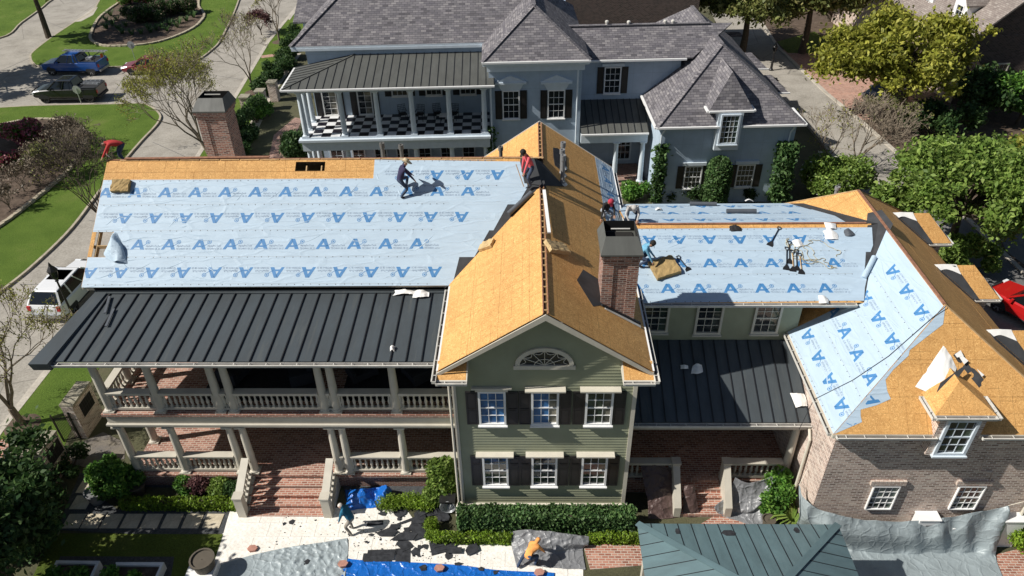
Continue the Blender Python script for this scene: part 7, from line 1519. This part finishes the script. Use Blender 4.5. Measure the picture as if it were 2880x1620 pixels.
def person(label, loc, face, shirt, pants, skin='skin', hz=.86, lean=.3, feet=((-.13, 0, 0), (.13, 0, 0)), hands=((-.25, .5, .7), (.25, .5, .7)), look=.3, head='hair_dark', hat=None, knee=(0, 1, 0), side=0.0, scale=1.0):
    """x right, y forward; loc is the point midway between the feet"""
    o = thing('person', label, 'person', loc, absolute=False); o.rotation_euler = (0, 0, face); o.scale = (scale,)*3
    pel = Vector((0, -.22*math.sin(lean)*.6, hz)); up = Vector((math.sin(side), math.sin(lean)*math.cos(side), math.cos(lean)*math.cos(side))); r = Vector((1, 0, -math.sin(side))).normalized()
    sp1, ch, nk = pel+up*.22, pel+up*.42, pel+up*.55; hd = nk+Vector((0, math.sin(lean+look), math.cos(lean+look)))*.13; top = nk+Vector((0, math.sin(lean+look*.6), math.cos(lean+look*.6)))*.24; fwd = Vector((0, math.cos(lean+look), -math.sin(lean+look)))
    V = []; E2 = []; Rr = []; cls = []
    def add(p, rad, par=None, c='s'):
        V.append(Vector(p)); Rr.append(rad); i = len(V)-1
        if par is not None: E2.append((par, i)); cls.append(c)
        return i
    ip = add(pel, .145); i1 = add(sp1, .135, ip, 's'); i2 = add(ch, .15, i1, 's'); i3 = add(nk, .06, i2, 's'); i4 = add(hd, .088, i3, 'k'); i5 = add(top, .082, i4, 'h'); add(hd+fwd*.115-up*.01, .022, i4, 'k')
    for s_ in (-1, 1): add(hd+r*s_*.098, .018, i4, 'k')
    for s_, hnd, ft in ((-1, hands[0], feet[0]), (1, hands[1], feet[1])):
        sh = ch+r*s_*.18+up*.05; j0 = add(sh, .075, i2, 's'); hp_ = Vector(hnd); el = ik(sh, hp_, .30, .27, Vector((s_*.8, -.6, -.3))); dv = hp_-sh
        if dv.length > .57: hp_ = sh+dv.normalized()*.565; el = sh.lerp(hp_, .52)
        j1 = add(el, .054, j0, 's'); j2 = add(hp_, .034, j1, 's'); d = (hp_-el).normalized(); pm = add(hp_+d*.07, .036, j2, 'k'); q = d.cross(Vector((0, 0, 1))); q = q.normalized() if q.length > .1 else r; dn_ = d.cross(q)
        for k, ln in enumerate((.075, .085, .08, .06)):
            b0 = hp_+d*.10+q*(-.03+.02*k); f0 = add(b0, .0115, pm, 'k'); f1_ = add(b0+d*ln*.5, .0105, f0, 'k'); add(b0+d*ln*.8+dn_*.025*s_, .009, f1_, 'k')
        t0_ = add(hp_+d*.05-q*.05, .012, j2, 'k'); add(hp_+d*.09-q*.065+dn_*.01, .010, t0_, 'k')
        hip_ = pel+r*s_*.10-Vector((0, 0, .04)); k0 = add(hip_, .10, ip, 'p'); an = Vector(ft)+Vector((0, 0, .09)); kn = ik(hip_, an, .43, .42, Vector(knee)+Vector((s_*.25, 0, 0))); k1 = add(kn, .07, k0, 'p'); k2 = add(an, .052, k1, 'p'); k3 = add(Vector(ft)+Vector((0, .02, .04)), .048, k2, 'b'); add(Vector(ft)+Vector((0, .17, .035)), .038, k3, 'b')
    me = bpy.data.meshes.new('b'); me.from_pydata(V, E2, []); ob = bpy.data.objects.new('b', me); COL.objects.link(ob); sm = ob.modifiers.new('s', 'SKIN'); sm.use_smooth_shade = True
    for i, sv_ in enumerate(me.skin_vertices[0].data): sv_.radius = (Rr[i], Rr[i]); sv_.use_root = (i == 0)
    su = ob.modifiers.new('u', 'SUBSURF'); su.levels = 1; su.render_levels = 1; dg = bpy.context.evaluated_depsgraph_get(); m2_ = bpy.data.meshes.new_from_object(ob.evaluated_get(dg)); bpy.data.objects.remove(ob); m2_.name = 'body'
    m2_.materials.clear(); idx = {'s': 0, 'p': 1, 'k': 2, 'h': 3, 'b': 4}
    for mt in (shirt, pants, skin, head, 'boots'): m2_.materials.append(MATS[mt])
    A_ = np.array([V[a] for a, b in E2]); B_ = np.array([V[b] for a, b in E2]); D_ = B_-A_; LL = (D_**2).sum(1)+1e-9; rad = np.array([(Rr[a]+Rr[b])/2 for a, b in E2]); ci = np.array([idx[c] for c in cls])
    mi = []
    for pl in m2_.polygons:
        c = np.array(pl.center); t = np.clip(((c-A_)*D_).sum(1)/LL, 0, 1); dist = np.linalg.norm(A_+D_*t[:, None]-c, axis=1)-rad*.9; k = int(np.argmin(dist)); mi.append(int(ci[k]))
    m2_.polygons.foreach_set('material_index', mi); m2_.polygons.foreach_set('use_smooth', [True]*len(mi)); link('body', m2_, o)
    ax = (top-nk).normalized()
    if hat:
        hm, kind = hat; mb = MB(); z_ = ax; xr = r; yr = z_.cross(xr); pt = lambda rr, a, h: top+xr*rr*math.cos(a)+yr*rr*math.sin(a)*-1+z_*h
        prof = [(.27, -.01), (.24, .005), (.12, .0), (.115, .06), (.09, .09), (.0, .095)] if kind == 'brim' else [(.118, -.07), (.118, -.01), (.10, .055), (.06, .085), (.0, .095)]
        n = 16; vs = [pt(rr, 6.2832*k/n, h) for rr, h in prof for k in range(n)]; fs = [(i*n+k, i*n+(k+1) % n, (i+1)*n+(k+1) % n, (i+1)*n+k) for i in range(len(prof)-1) for k in range(n)]; mb.add(vs, fs)
        if kind == 'cap': f0 = fwd; mb.add([top+f0*.09-xr*.09-z_*.03, top+f0*.09+xr*.09-z_*.03, top+f0*.21+xr*.05-z_*.05, top+f0*.21-xr*.05-z_*.05], [(0, 1, 2, 3)])
        mb.build('hat', hm, o, smooth=True, uv=False)
    return o
d2r = math.radians
ab = lambda x, y, h=.012: A.pt(*A.px(x, y), h)
# kneeling/crouching up the slope, straw hat
p = ab(1139, 556, .02); person('man in navy shirt and straw hat stooping over the blue underlayment', p+Vector((-.1, .1, .02)), d2r(-60), 'shirt_navy', 'denim', hz=.74, lean=.42, feet=((-.18, .25, .16), (.1, -.1, -.06)), hands=((-.2, .6, .65), (.25, .55, .55)), look=.2, hat=('straw', 'brim'))
p = ab(1491, 527, .02); person('man in coral shirt and dark cap standing by the roof valley', p+Vector((0, .1, .02)), d2r(120), 'shirt_coral', 'denim', hz=.85, lean=.42, feet=((-.14, .05, .0), (.16, -.1, .05)), hands=((-.28, .45, .75), (.22, .25, .62)), look=.45, hat=('hair_dark', 'cap'))
tl = MB().tube([p+Vector((-.25, -.05, .05)), p+Vector((-.55, .1, .95))], .018, 6); tag(tl.build('long_tool', 'wood', None), 'thin pole held by the man in the coral shirt', 'tool')
p = ony(345, 452, 27.55); person('man in red shirt bending over the far end of the ridge', (p.x+.05, 27.6, 10.55), d2r(112), 'shirt_red', 'denim', hz=.84, lean=1.35, feet=((-.16, -.1, 0), (.18, .05, 0)), hands=((-.3, .75, .42), (.25, .62, .30)), look=.5, head='hair_dark', side=0)
tl = MB().tube([Vector((p.x-.78, 27.75, 10.95)), Vector((p.x-.40, 27.42, 10.88))], .02, 6); tag(tl.build('hand_tool', 'iron', None), 'dark bar in the hands of the man in the red shirt', 'tool')
grp = lambda x, y, h=.02: GR.pt(*GR.px(x, y), h)
p = grp(1700, 618); person('man in black shirt and red cap squatting behind the open chimney', p, d2r(205), 'shirt_black', 'jeans_pale', hz=.42, lean=.55, feet=((-.2, .1, -.10), (.2, .1, .10)), hands=((-.1, .55, .45), (.5, .45, .05)), look=.5, hat=('cap_red', 'cap'))
p = B2.pt(*B2.px(1772, 622), .02); person('man in grey hooded top crouching beside the open chimney', p, d2r(185), 'shirt_grey', 'denim', hz=.52, lean=.95, feet=((-.2, .1, 0), (.2, .05, 0)), hands=((-.15, .55, .35), (.2, .55, .35)), look=.4, hat=('shirt_grey', 'cap'))
p = B.pt(*B.px(1812, 748), .02); person('man in pale blue shirt crouching half hidden by the chimney', p+Vector((-.2, .1, 0)), d2r(-100), 'shirt_sky', 'denim', hz=.46, lean=.7, feet=((-.2, .05, 0), (.2, 0, 0)), hands=((-.2, .5, .35), (.25, .55, .2)), look=.4, hat=('hair_dark', 'cap'))
p = onz(992, 1496, .015); person('white-haired man in teal polo shirt stooping on the patio', p, d2r(70), 'shirt_teal', 'khaki', 'skin_light', hz=.86, lean=.5, feet=((-.16, -.05, 0), (.14, .08, 0)), hands=((-.2, .36, .72), (.2, .4, .68)), look=.3, head='hair_white')
p = onz(1490, 1597, .05); person('worker in orange hi-vis top bending over the grey tarp', p+Vector((.0, .1, .0)), d2r(-35), 'shirt_orange', 'denim', hz=.72, lean=1.25, feet=((-.3, -.35, 0), (.16, .1, 0)), hands=((-.2, .6, .25), (.25, .65, .2)), look=.1, head='shirt_orange')
# ================================================================ clutter on the roofs
plain('foam', (0.34, 0.235, 0.10), 0.9, var=.2, scale=5, bmp=.6, bscale=20); plain('foam_pale', (0.50, 0.36, 0.18), 0.9, var=.2, scale=5, bmp=.5, bscale=20); plain('rope', (0.42, 0.36, 0.22), 0.9)
def pad(P, c, w, h, ang, th, mat, lab, tilt=.0, frame=None):
    a, b = P.px(*c); u = P.u*math.cos(ang)+P.v*math.sin(ang); v = -P.u*math.sin(ang)+P.v*math.cos(ang); n_ = P.n; o = P.pt(a, b, .02); rs = np.random.default_rng(int(c[0])); mb = MB(); nx, ny = 8, 6
    def f(i, j, top): e = rs.normal(0, .012, 3); return o+u*(w*(i/nx-.5))+v*(h*(j/ny-.5))+n_*(th*(1+.0*i) if top else 0)+Vector(e)*(1 if top else .3)
    vt = [f(i, j, 1) for j in range(ny+1) for i in range(nx+1)]; vb = [f(i, j, 0) for j in range(ny+1) for i in range(nx+1)]; off_ = len(vt); q = lambda i, j: j*(nx+1)+i
    mb.add(vt+vb, [(q(i, j), q(i+1, j), q(i+1, j+1), q(i, j+1)) for i in range(nx) for j in range(ny)]+[(q(i, 0)+off_, q(i+1, 0)+off_, q(i+1, 0), q(i, 0)) for i in range(nx)]+[(q(i+1, ny)+off_, q(i, ny)+off_, q(i, ny), q(i+1, ny)) for i in range(nx)]+[(q(0, j+1)+off_, q(0, j)+off_, q(0, j), q(0, j+1)) for j in range(ny)]+[(q(nx, j)+off_, q(nx, j+1)+off_, q(nx, j+1), q(nx, j)) for j in range(ny)]); return tag(mb.build('foam_pad', mat, None), lab, 'foam pad')
pad(A, (343, 526), .72, .52, .0, .16, 'foam', 'thick brown foam pad near the left rake of the blue roof'); pad(GL, (1372, 693), .42, .62, .35, .12, 'foam_pale', 'tan foam pad on the sunny sheathing slope'); pad(GR, (1562, 701), .5, .95, .55, .16, 'foam_pale', 'tan foam pad just past the gable ridge'); pad(B, (1868, 757), 1.0, .85, .35, .16, 'foam', 'large brown foam pad beside the chimney shadow')
def shovel(P, top, bot, lab, wood=False, fork=False, h=.05):
    a, b = P.pt(*P.px(*top), h), P.pt(*P.px(*bot), h); d = (b-a).normalized(); s_ = d.cross(P.n).normalized(); o = thing('shovel', lab, 'shovel', b)
    MB().tube([a+d*.16, a.lerp(b, .8)], .018, 7).build('handle', 'wood' if wood else 'iron', o)
    MB().tube([a+d*.17, a+s_*.07+d*.07, a+s_*.07, a-s_*.07, a-s_*.07+d*.07, a+d*.17], .016, 6).build('grip', 'iron', o)
    q = a.lerp(b, .78); MB().add([q-s_*.02+P.n*.02, q+s_*.02+P.n*.02, b+s_*.12-P.n*.02-d*.1, b+s_*.13-P.n*.035, b-s_*.13-P.n*.035, b-s_*.12-P.n*.02-d*.1]+[v for v in ()], [(0, 1, 2, 5), (5, 2, 3, 4)]).build('blade', 'iron', o); return o
fB = lambda x, y: (2050+x/3.386, 620+y/3.386)
shovel(B, fB(480, 70), fB(385, 245), 'roofing shovel lying alone near the low ridge'); shovel(B, (1905, 722), (1938, 762), 'roofing shovel with a blue grip beside the brown foam pad')
for k, (t, b, w_) in enumerate((((548, 262), (545, 475), 0), ((572, 208), (575, 415), 0), ((602, 292), (610, 490), 1), ((638, 285), (645, 480), 0), ((668, 320), (692, 515), 1))): shovel(B, fB(*t), fB(*b), ('dark roofing shovel at the left end of the row of five', 'dark roofing shovel set higher than the rest of the row', 'wooden roofing shovel in the middle of the row of five', 'dark roofing shovel between the two wooden ones', 'wooden roofing shovel at the right end of the row of five')[k], bool(w_))
def roll(P, a, b, r, lab, mat='tarp_dark'):
    a, b = P.pt(*P.px(*a), r+.01), P.pt(*P.px(*b), r+.01); o = tag(MB().tube([a, b], r, 14).build('felt_roll', mat, None, smooth=False), lab, 'roll'); return o
plain('roll_grey', (0.075, 0.085, 0.10), 0.7)
roll(A, (1430, 605), (1495, 545), .10, 'dark felt roll lying in the roof valley', 'roll_grey'); roll(B2, (1940, 579), (2015, 580), .09, 'grey felt roll by the far eave of the low roof', 'roll_grey'); roll(B2, (2043, 601), (2126, 601), .10, 'grey felt roll in the middle of the low roof', 'roll_grey'); roll(Cc, (2432, 788), (2462, 728), .10, 'part-unrolled blue underlayment roll at the roof valley', 'underlay')
# rope tangle
rs = np.random.default_rng(9); c0 = B.px(2300, 710); pts = []; a = 0; x, y = c0[0]-.5, c0[1]-.3
for k in range(130): a += rs.normal(0, .75); x += .13*math.cos(a)-.04*(x-c0[0]); y += .10*math.sin(a)-.09*(y-c0[1]); pts.append(B.pt(x, y, .03+.02*rs.random()))
tag(MB().tube(crom(pts, 3), .011, 4, caps=False).build('rope', 'rope', None, uv=False), 'tangled tan rope on the low blue roof', 'rope')
def scrap(P, c, w, h, mat, lab, seed, wr=.05, name='paper_scrap', cat='scrap', base=.03):
    a, b = P.px(*c); rs = np.random.default_rng(seed); j = lambda: rs.uniform(-.15, .15); mb = loft([[P.pt(a-w/2+j()*w, b+h/2+j()*h, base+.04), P.pt(a, b+h/2+j()*h, base+.1), P.pt(a+w/2+j()*w, b+h/2, base)], [P.pt(a-w/2, b+j()*h, base+.05), P.pt(a, b, base+.12), P.pt(a+w/2, b+j()*h, base+.05)], [P.pt(a-w/2+j()*w, b-h/2, base), P.pt(a, b-h/2+j()*h, base+.08), P.pt(a+w/2, b-h/2+j()*h, base+.02)]], 14, 12, wr, seed, freq=9); return tag(mb.build(name, mat, None, smooth=True, uv=False), lab, cat)
scrap(B, fB(962, 62), .42, .30, 'white', 'white foam tray on the bare ridge strip', 1, .01); scrap(B, fB(970, 140), .5, .42, 'cloth_white', 'torn white paper below the foam tray', 2); scrap(B, fB(655, 225), .36, .30, 'cloth_white', 'crumpled white scrap above the row of shovels', 3); scrap(B, fB(1140, 125), .4, .3, 'roll_grey', 'crumpled grey scrap near the roof valley', 4); scrap(B, fB(890, 765), .34, .3, 'cloth_white', 'white rag hanging in the low roof gutter', 5, base=.08); scrap(B2, (1852, 592), .3, .35, 'cloth_white', 'white scrap near the man in the grey hooded top', 6); scrap(B, fB(65, 85), .5, .3, 'shirt_black', 'black tool bag by the bare ridge strip', 7, .1, 'tool_bag', 'bag'); scrap(B2, (2105, 568), .35, .25, 'white', 'white box on the far edge of the low roof', 8, .01)
for k, (x, y, w_, h_, l_) in enumerate(((1140, 828, .75, .28, 'white rag stretched across the porch roof seams'), (1185, 832, .6, .35, 'bunched white rag on the porch roof beside the gable'), (1104, 984, .16, .25, 'small white rag at the porch roof gutter'))): scrap(PR, (x, y), w_, h_, 'cloth_white', l_, 20+k, .07, 'rag', 'rag', .08)
for k, (x, y, w_, h_, l_) in enumerate(((1924, 1034, .28, .16, 'small white scrap on the shaded metal roof'), (1960, 1040, .40, .36, 'folded white paper on the shaded metal roof'), (2247, 1128, .5, .55, 'white rag in the sunny corner of the metal roof'))): scrap(PR2, (x, y), w_, h_, 'cloth_white', l_, 30+k, .05, base=.07)
for k, (a, b) in enumerate((((310, 838), (297, 885)), ((322, 873), (300, 922)))):
    q0_, q1_ = PR.pt(*PR.px(*a), .08), PR.pt(*PR.px(*b), .08); tag(MB().beam(q0_, q1_, .09, .03).build('metal_strip', 'roll_grey', None), ('loose metal strip near the top of the porch roof', 'loose metal strip lower down the porch roof')[k], 'metal strip')
tag(MB().beam(Vector((-16.4, 27.15, 10.95)), Vector((-10.5, 27.22, 10.95)), .14, .03).build('ridge_plank', 'ridge_wood', None), 'weathered plank lying along the bare ridge', 'plank')
q0_, q1_ = GR.pt(*GR.px(1526, 540), .10), GR.pt(*GR.px(1540, 660), .10); tag(MB().beam(q0_, q1_, .12, .05).build('white_board', 'white', None), 'white board lying along the gable ridge', 'board')
# ================================================================ patio litter
f9 = lambda x, y: (900+x/3.15, 1360+y/3.15)
def flake(px, r, n, seed, lab=None, z=.014, el=1.0, ang=0, th=.012, lift=0):
    p = onz(*px, z); rs = np.random.default_rng(seed); P = []
    for k in range(n): a = 6.2832*k/n+rs.uniform(-.25, .25); q = r*rs.uniform(.55, 1.15); x, y = q*math.cos(a)*el, q*math.sin(a); P.append((p.x+x*math.cos(ang)-y*math.sin(ang), p.y+x*math.sin(ang)+y*math.cos(ang), z+lift*rs.uniform(0, 1)))
    o = MB().prism(P, (0, 0, th)).build('shingle_scrap', 'shingle_scrap', None)
    return tag(o, lab or 'torn dark shingle piece lying on the white patio', 'shingle', 'torn shingles on the patio')
FL_ = [(715, 255, .24, 7, 1.3, .2), (560, 268, .16, 6, 1.3, .1), (590, 440, .26, 5, 1.9, .25), (700, 312, .09, 6, 1, 0), (650, 385, .2, 7, 1.3, .3), (690, 400, .08, 5, 1, 0), (770, 410, .16, 7, 1.2, 0), (835, 395, .28, 8, 1.2, .4), (880, 440, .36, 8, 1.2, -.6), (745, 470, .24, 6, 2.0, .2), (750, 540, .26, 5, 1.7, -.4), (845, 610, .2, 8, 1.2, 0), (880, 560, .15, 6, .8, 0), (930, 555, .13, 6, 1.2, -.4), (1345, 580, .26, 8, 1.5, .3), (1135, 640, .2, 7, 1, .2), (1016, 595, .12, 6, .7, 0), (920, 745, .17, 6, .8, .2), (448, 455, .08, 5, 1.2, .3), (408, 515, .06, 8, 1.2, 0), (536, 495, .06, 7, 1.2, 0), (540, 190, .36, 7, .8, .3), (590, 175, .3, 6, .7, .2), (895, 290, .40, 9, .9, .5), (905, 250, .3, 7, 1.2, 0), (860, 350, .25, 7, 1, .6), (1230, 710, .1, 5, 1.6, .2), (830, 640, .05, 5, 1, 0), (875, 640, .05, 5, 1.3, 0), (205, 428, .05, 5, 1, 0), (265, 460, .08, 3, 1, 0), (1050, 260, .22, 7, 1.5, -.5), (1010, 250, .3, 7, 1.3, -.3), (1095, 300, .25, 7, 1.2, -.8), (960, 380, .2, 6, 1, .8)]
for k, (x, y, r_, n_, e_, a_) in enumerate(FL_): flake(f9(x, y), r_, n_, 100+k, None, .014+.0135*(k % 5), e_, a_, lift=.03 if r_ > .2 else 0)
for k, (x, y, r_) in enumerate(((820, 1468, .13), (800, 1474, .09), (1690/2.683+560, 1080+1385/2.683, .14), (560+2125/2.683, 1080+1395/2.683, .12), (560+2235/2.683, 1080+1420/2.683, .12), (560+810/2.683, 1080+1340/2.683, .13))): flake((x, y), r_, 5, 200+k, None, .05 if k > 1 else .016, 1.2, .4)
def bundle(rects, lab, z=.02):
    c = onz(*f9(*rects[0][:2])); o = thing('shingle_strips', lab, 'shingles', (c.x, c.y, 0))
    for k, (x, y, w, d, a) in enumerate(rects): p = onz(*f9(x, y), z+.015*k); MB().obox((p.x, p.y, z+.016*k), (math.cos(a), math.sin(a), 0), (-math.sin(a), math.cos(a), 0), ZZ, w, d, .014).build('shingle', 'shingle_scrap', o)
bundle([(510, 655, 1.10, .36, .02), (550, 608, 1.08, .22, .04), (640, 630, .18, .45, 0)], 'pair of whole shingle strips lying flat on the patio'); bundle([(735, 640, .55, .66, .1), (760, 560, .4, .3, .5)], 'square shingle sheet beside the blue tarp'); bundle([(790, 325, .95, .12, .45)], 'long narrow shingle strip pointing at the rubble'); bundle([(488, 352, .62, .2, .12)], 'single dark shingle lying in the shadow of the stooping man')
bundle([(1060, 560, .7, .6, .3), (1090, 545, .75, .6, .25), (1110, 530, .75, .55, .2), (1090, 500, .8, .5, .3), (1060, 470, .75, .5, .45), (1190, 590, .55, .25, 0)], 'fanned stack of torn shingles against the low hedge')
for k, (x, y) in enumerate(((1110, 420), (1220, 1440))):
    pass
# crumbs: too many and too small to count
mb = MB(); rs = np.random.default_rng(3)
for k in range(520):
    x, y = (rs.uniform(-9.8, -1.5), rs.uniform(15.4, 18.2)) if k < 200 else (rs.normal(-4.0, 1.5), rs.normal(17.0, .75)); r_ = abs(rs.normal(0, .022))+.008
    if not inside((x, y), pp): continue
    a = rs.uniform(0, 6.28); mb.add([(x+r_*math.cos(a+t), y+r_*math.sin(a+t)*.7, .0175) for t in (0, 1.7, 3.1, 4.9)], [(0, 1, 2, 3)])
tag(mb.build('shingle_crumbs', 'shingle_scrap', None, uv=False), 'small dark shingle crumbs scattered over the white patio', 'debris', kind='stuff')
plain('paver_pink', (0.42, 0.21, 0.16), 0.85, var=.2, scale=6, bmp=.4)
for k, (x, y, z) in enumerate(((711, 1545, .012), (965, 1588, .07), (1236, 1600, .07), (1517, 1612, .07))):
    p = onz(x, y, z); o = MB().prism([(p.x+.17*math.cos(1.047*j+.2)*1.15, p.y+.15*math.sin(1.047*j+.2), z) for j in range(6)], (0, 0, .09)).build('paving_block', 'paver_pink', None); tag(o, ('pink paving block alone on the white patio', 'pink paving block holding down the joint of the grey and blue tarps', 'pink paving block in the middle of the blue tarp', 'pink paving block near the orange hi-vis worker')[k], 'paving block')
# pots
def pot(px, r, h, lab, mat='stone_cap', plant=None, z=0):
    p = onz(*px, z); o = thing('plant_pot', lab, 'plant pot', (p.x, p.y, z)); MB().lathe([(r*.7, z), (r*.95, z+h*.9), (r*1.05, z+h*.92), (r*1.05, z+h), (r*.9, z+h), (r*.88, z+h-.06)], (p.x, p.y, 0), 18).build('pot', mat, o); MB().lathe([(r*.88, z+h-.08), (.02, z+h-.06)], (p.x, p.y, 0), 18).build('potting_soil', 'mulch', o); return o
plain('pot_dark', (0.09, 0.075, 0.055), .7); plain('pot_grey', (0.16, 0.16, 0.165), .6)
pot((585, 1612), .42, .9, 'large bronze-brown pot filled with soil at the patio edge', 'pot_dark'); pot((278, 1408), .38, .6, 'grey round pot in the shade beside the glossy bush', 'pot_grey'); pot((392, 1385), .34, .5, 'dark pot half hidden behind the glossy bush', 'pot_dark'); pot((2158, 1478), .25, .4, 'small dark pot near the silver-grey tarp', 'pot_dark')
tag(MB().box(tuple(onz(555, 1640)-Vector((.35, .2, 0))), tuple(onz(590, 1605)+Vector((.35, .2, .4)))).build('white_plinth', 'white', None), 'white plinth under the tarp edge beside the bronze pot', 'plinth')
# white utility cabinets, wheelbarrow edge, chair under tarp
for k, (x, y, h_, w_) in enumerate(((2562, 1468, 1.5, .38), (2780, 1448, 1.45, .38), (2645, 1460, 1.05, .22))):
    p = onz(x, y, .3); o = thing('utility_cabinet', ('tall white cabinet with a dark label against the brick garage', 'white cabinet near the far garage downspout', 'small white utility box between the cabinets')[k], 'cabinet', (p.x, 17.0, 0)); MB().box((p.x-w_, 16.86, 0), (p.x+w_*.9, 17.26, h_)).build('case', 'white', o); MB().box((p.x-w_-.03, 16.83, h_), (p.x+w_*.9+.03, 17.27, h_+.05)).build('lid', 'white', o)
    if k == 0: MB().box((p.x-.1, 16.85, h_-.35), (p.x+.25, 16.857, h_-.25)).build('label_plate', 'pot_grey', o)
# wire garden obelisk (dark hoops) by the gable corner
c = onz(1262, 1440); o = thing('hose_reel', 'coil of dark shiny hose standing by the gable corner', 'hose', c); mb = MB()
for k in range(7): rr_k = .30-.012*k; mb.tube([(c.x+rr_k*math.cos(t), c.y-.1+.05*k, .42+rr_k*math.sin(t)*1.1) for t in np.linspace(0, 6.283, 18)], .022, 6, caps=False)
mb.build('coil', 'alloy', o, smooth=True, uv=False); MB().box((c.x-.32, c.y-.15, .7), (c.x+.3, c.y+.3, .76)).build('bracket', 'iron', o)
# porch furniture in the shade
plain('rug_dark', (0.02, 0.02, 0.024), .95, var=.6, scale=14); plain('cushion', (0.03, 0.034, 0.045), .9)
def armchair(x, y, rz, z, lab, mat='cushion'):
    o = thing('armchair', lab, 'chair', (x, y, z), 'upper porch armchairs', absolute=False); o.rotation_euler = (0, 0, rz); MB().box((-.4, -.4, .12), (.4, .4, .42)).build('seat', mat, o); MB().box((-.4, .28, .42), (.4, .45, .9)).build('backrest', mat, o)
    for s_ in (-1, 1): MB().box((s_*.45-.07, -.42, .1), (s_*.45+.07, .45, .62)).build('arm', mat, o)
    for a in (-.36, .36):
        for b in (-.36, .38): MB().box((a-.03, b-.03, 0), (a+.03, b+.03, .13)).build('leg', 'iron', o)
for k, (x, y, rz) in enumerate(((-11.6, 21.5, 1.2), (-9.0, 21.4, -1.2), (-10.3, 22.4, 0), (-6.6, 21.6, .6), (-4.4, 21.5, -.9))): armchair(x, y, rz, UZ+.02, 'dark armchair on the rug of the shaded upper porch')
for k, (x0, x1) in enumerate(((-12.6, -8.3), (-7.2, -3.4))): tag(MB().box((x0, 20.2, UZ+.004), (x1, 22.8, UZ+.018)).build('rug', 'rug_dark', None), ('dark patterned rug on the wide middle bay of the upper porch', 'dark patterned rug at the gable end of the upper porch')[k], 'rug')
# wrought chairs on the blue balcony
def iron_chair(u, v, rz, lab, group):
    p = bp(u, v, F4+.02); o = thing('iron_chair', lab, 'chair', p, group, absolute=False); o.rotation_euler = (0, 0, rz+BA); MB().box((-.25, -.25, .42), (.25, .25, .46)).build('seat', 'iron', o); mb = MB()
    for k in range(6): mb.beam((-.25+.1*k, .25, .46), (-.25+.1*k, .32, .98), .02, .02)
    for k in range(5): mb.beam((-.27, .26+.015*k, .5+.12*k), (.27, .26+.015*k, .5+.12*k), .02, .02)
    mb.build('backrest', 'iron', o)
    for a in (-.23, .23):
        for b in (-.22, .24): MB().beam((a, b, 0), (a, b, .43), .03, .03, up=(0, 1, 0)).build('leg', 'iron', o)
        MB().beam((a*1.1, -.2, .66), (a*1.1, .27, .68), .03, .03).build('arm', 'iron', o)
for k, x in enumerate((1110, 1240, 1370, 1495)): iron_chair(bv(*f2(x, 860), 2.6)[0], 2.5-.1*(k % 2), (.35, -.2, .2, -.3)[k], 'black wrought iron chair on the checkerboard balcony', 'iron chairs on the balcony')
c = bp(bv(*f2(1420, 880), 1.9)[0], 1.9, F4+.02); o = thing('side_table', 'small white-topped table among the iron chairs', 'table', c); MB().box((c.x-.3, c.y-.3, c.z+.5), (c.x+.3, c.y+.3, c.z+.54)).build('table_top', 'white', o)
for a in (-.24, .24):
    for b in (-.24, .24): MB().beam((c.x+a, c.y+b, c.z), (c.x+a, c.y+b, c.z+.5), .03, .03, up=(0, 1, 0)).build('leg', 'iron', o)
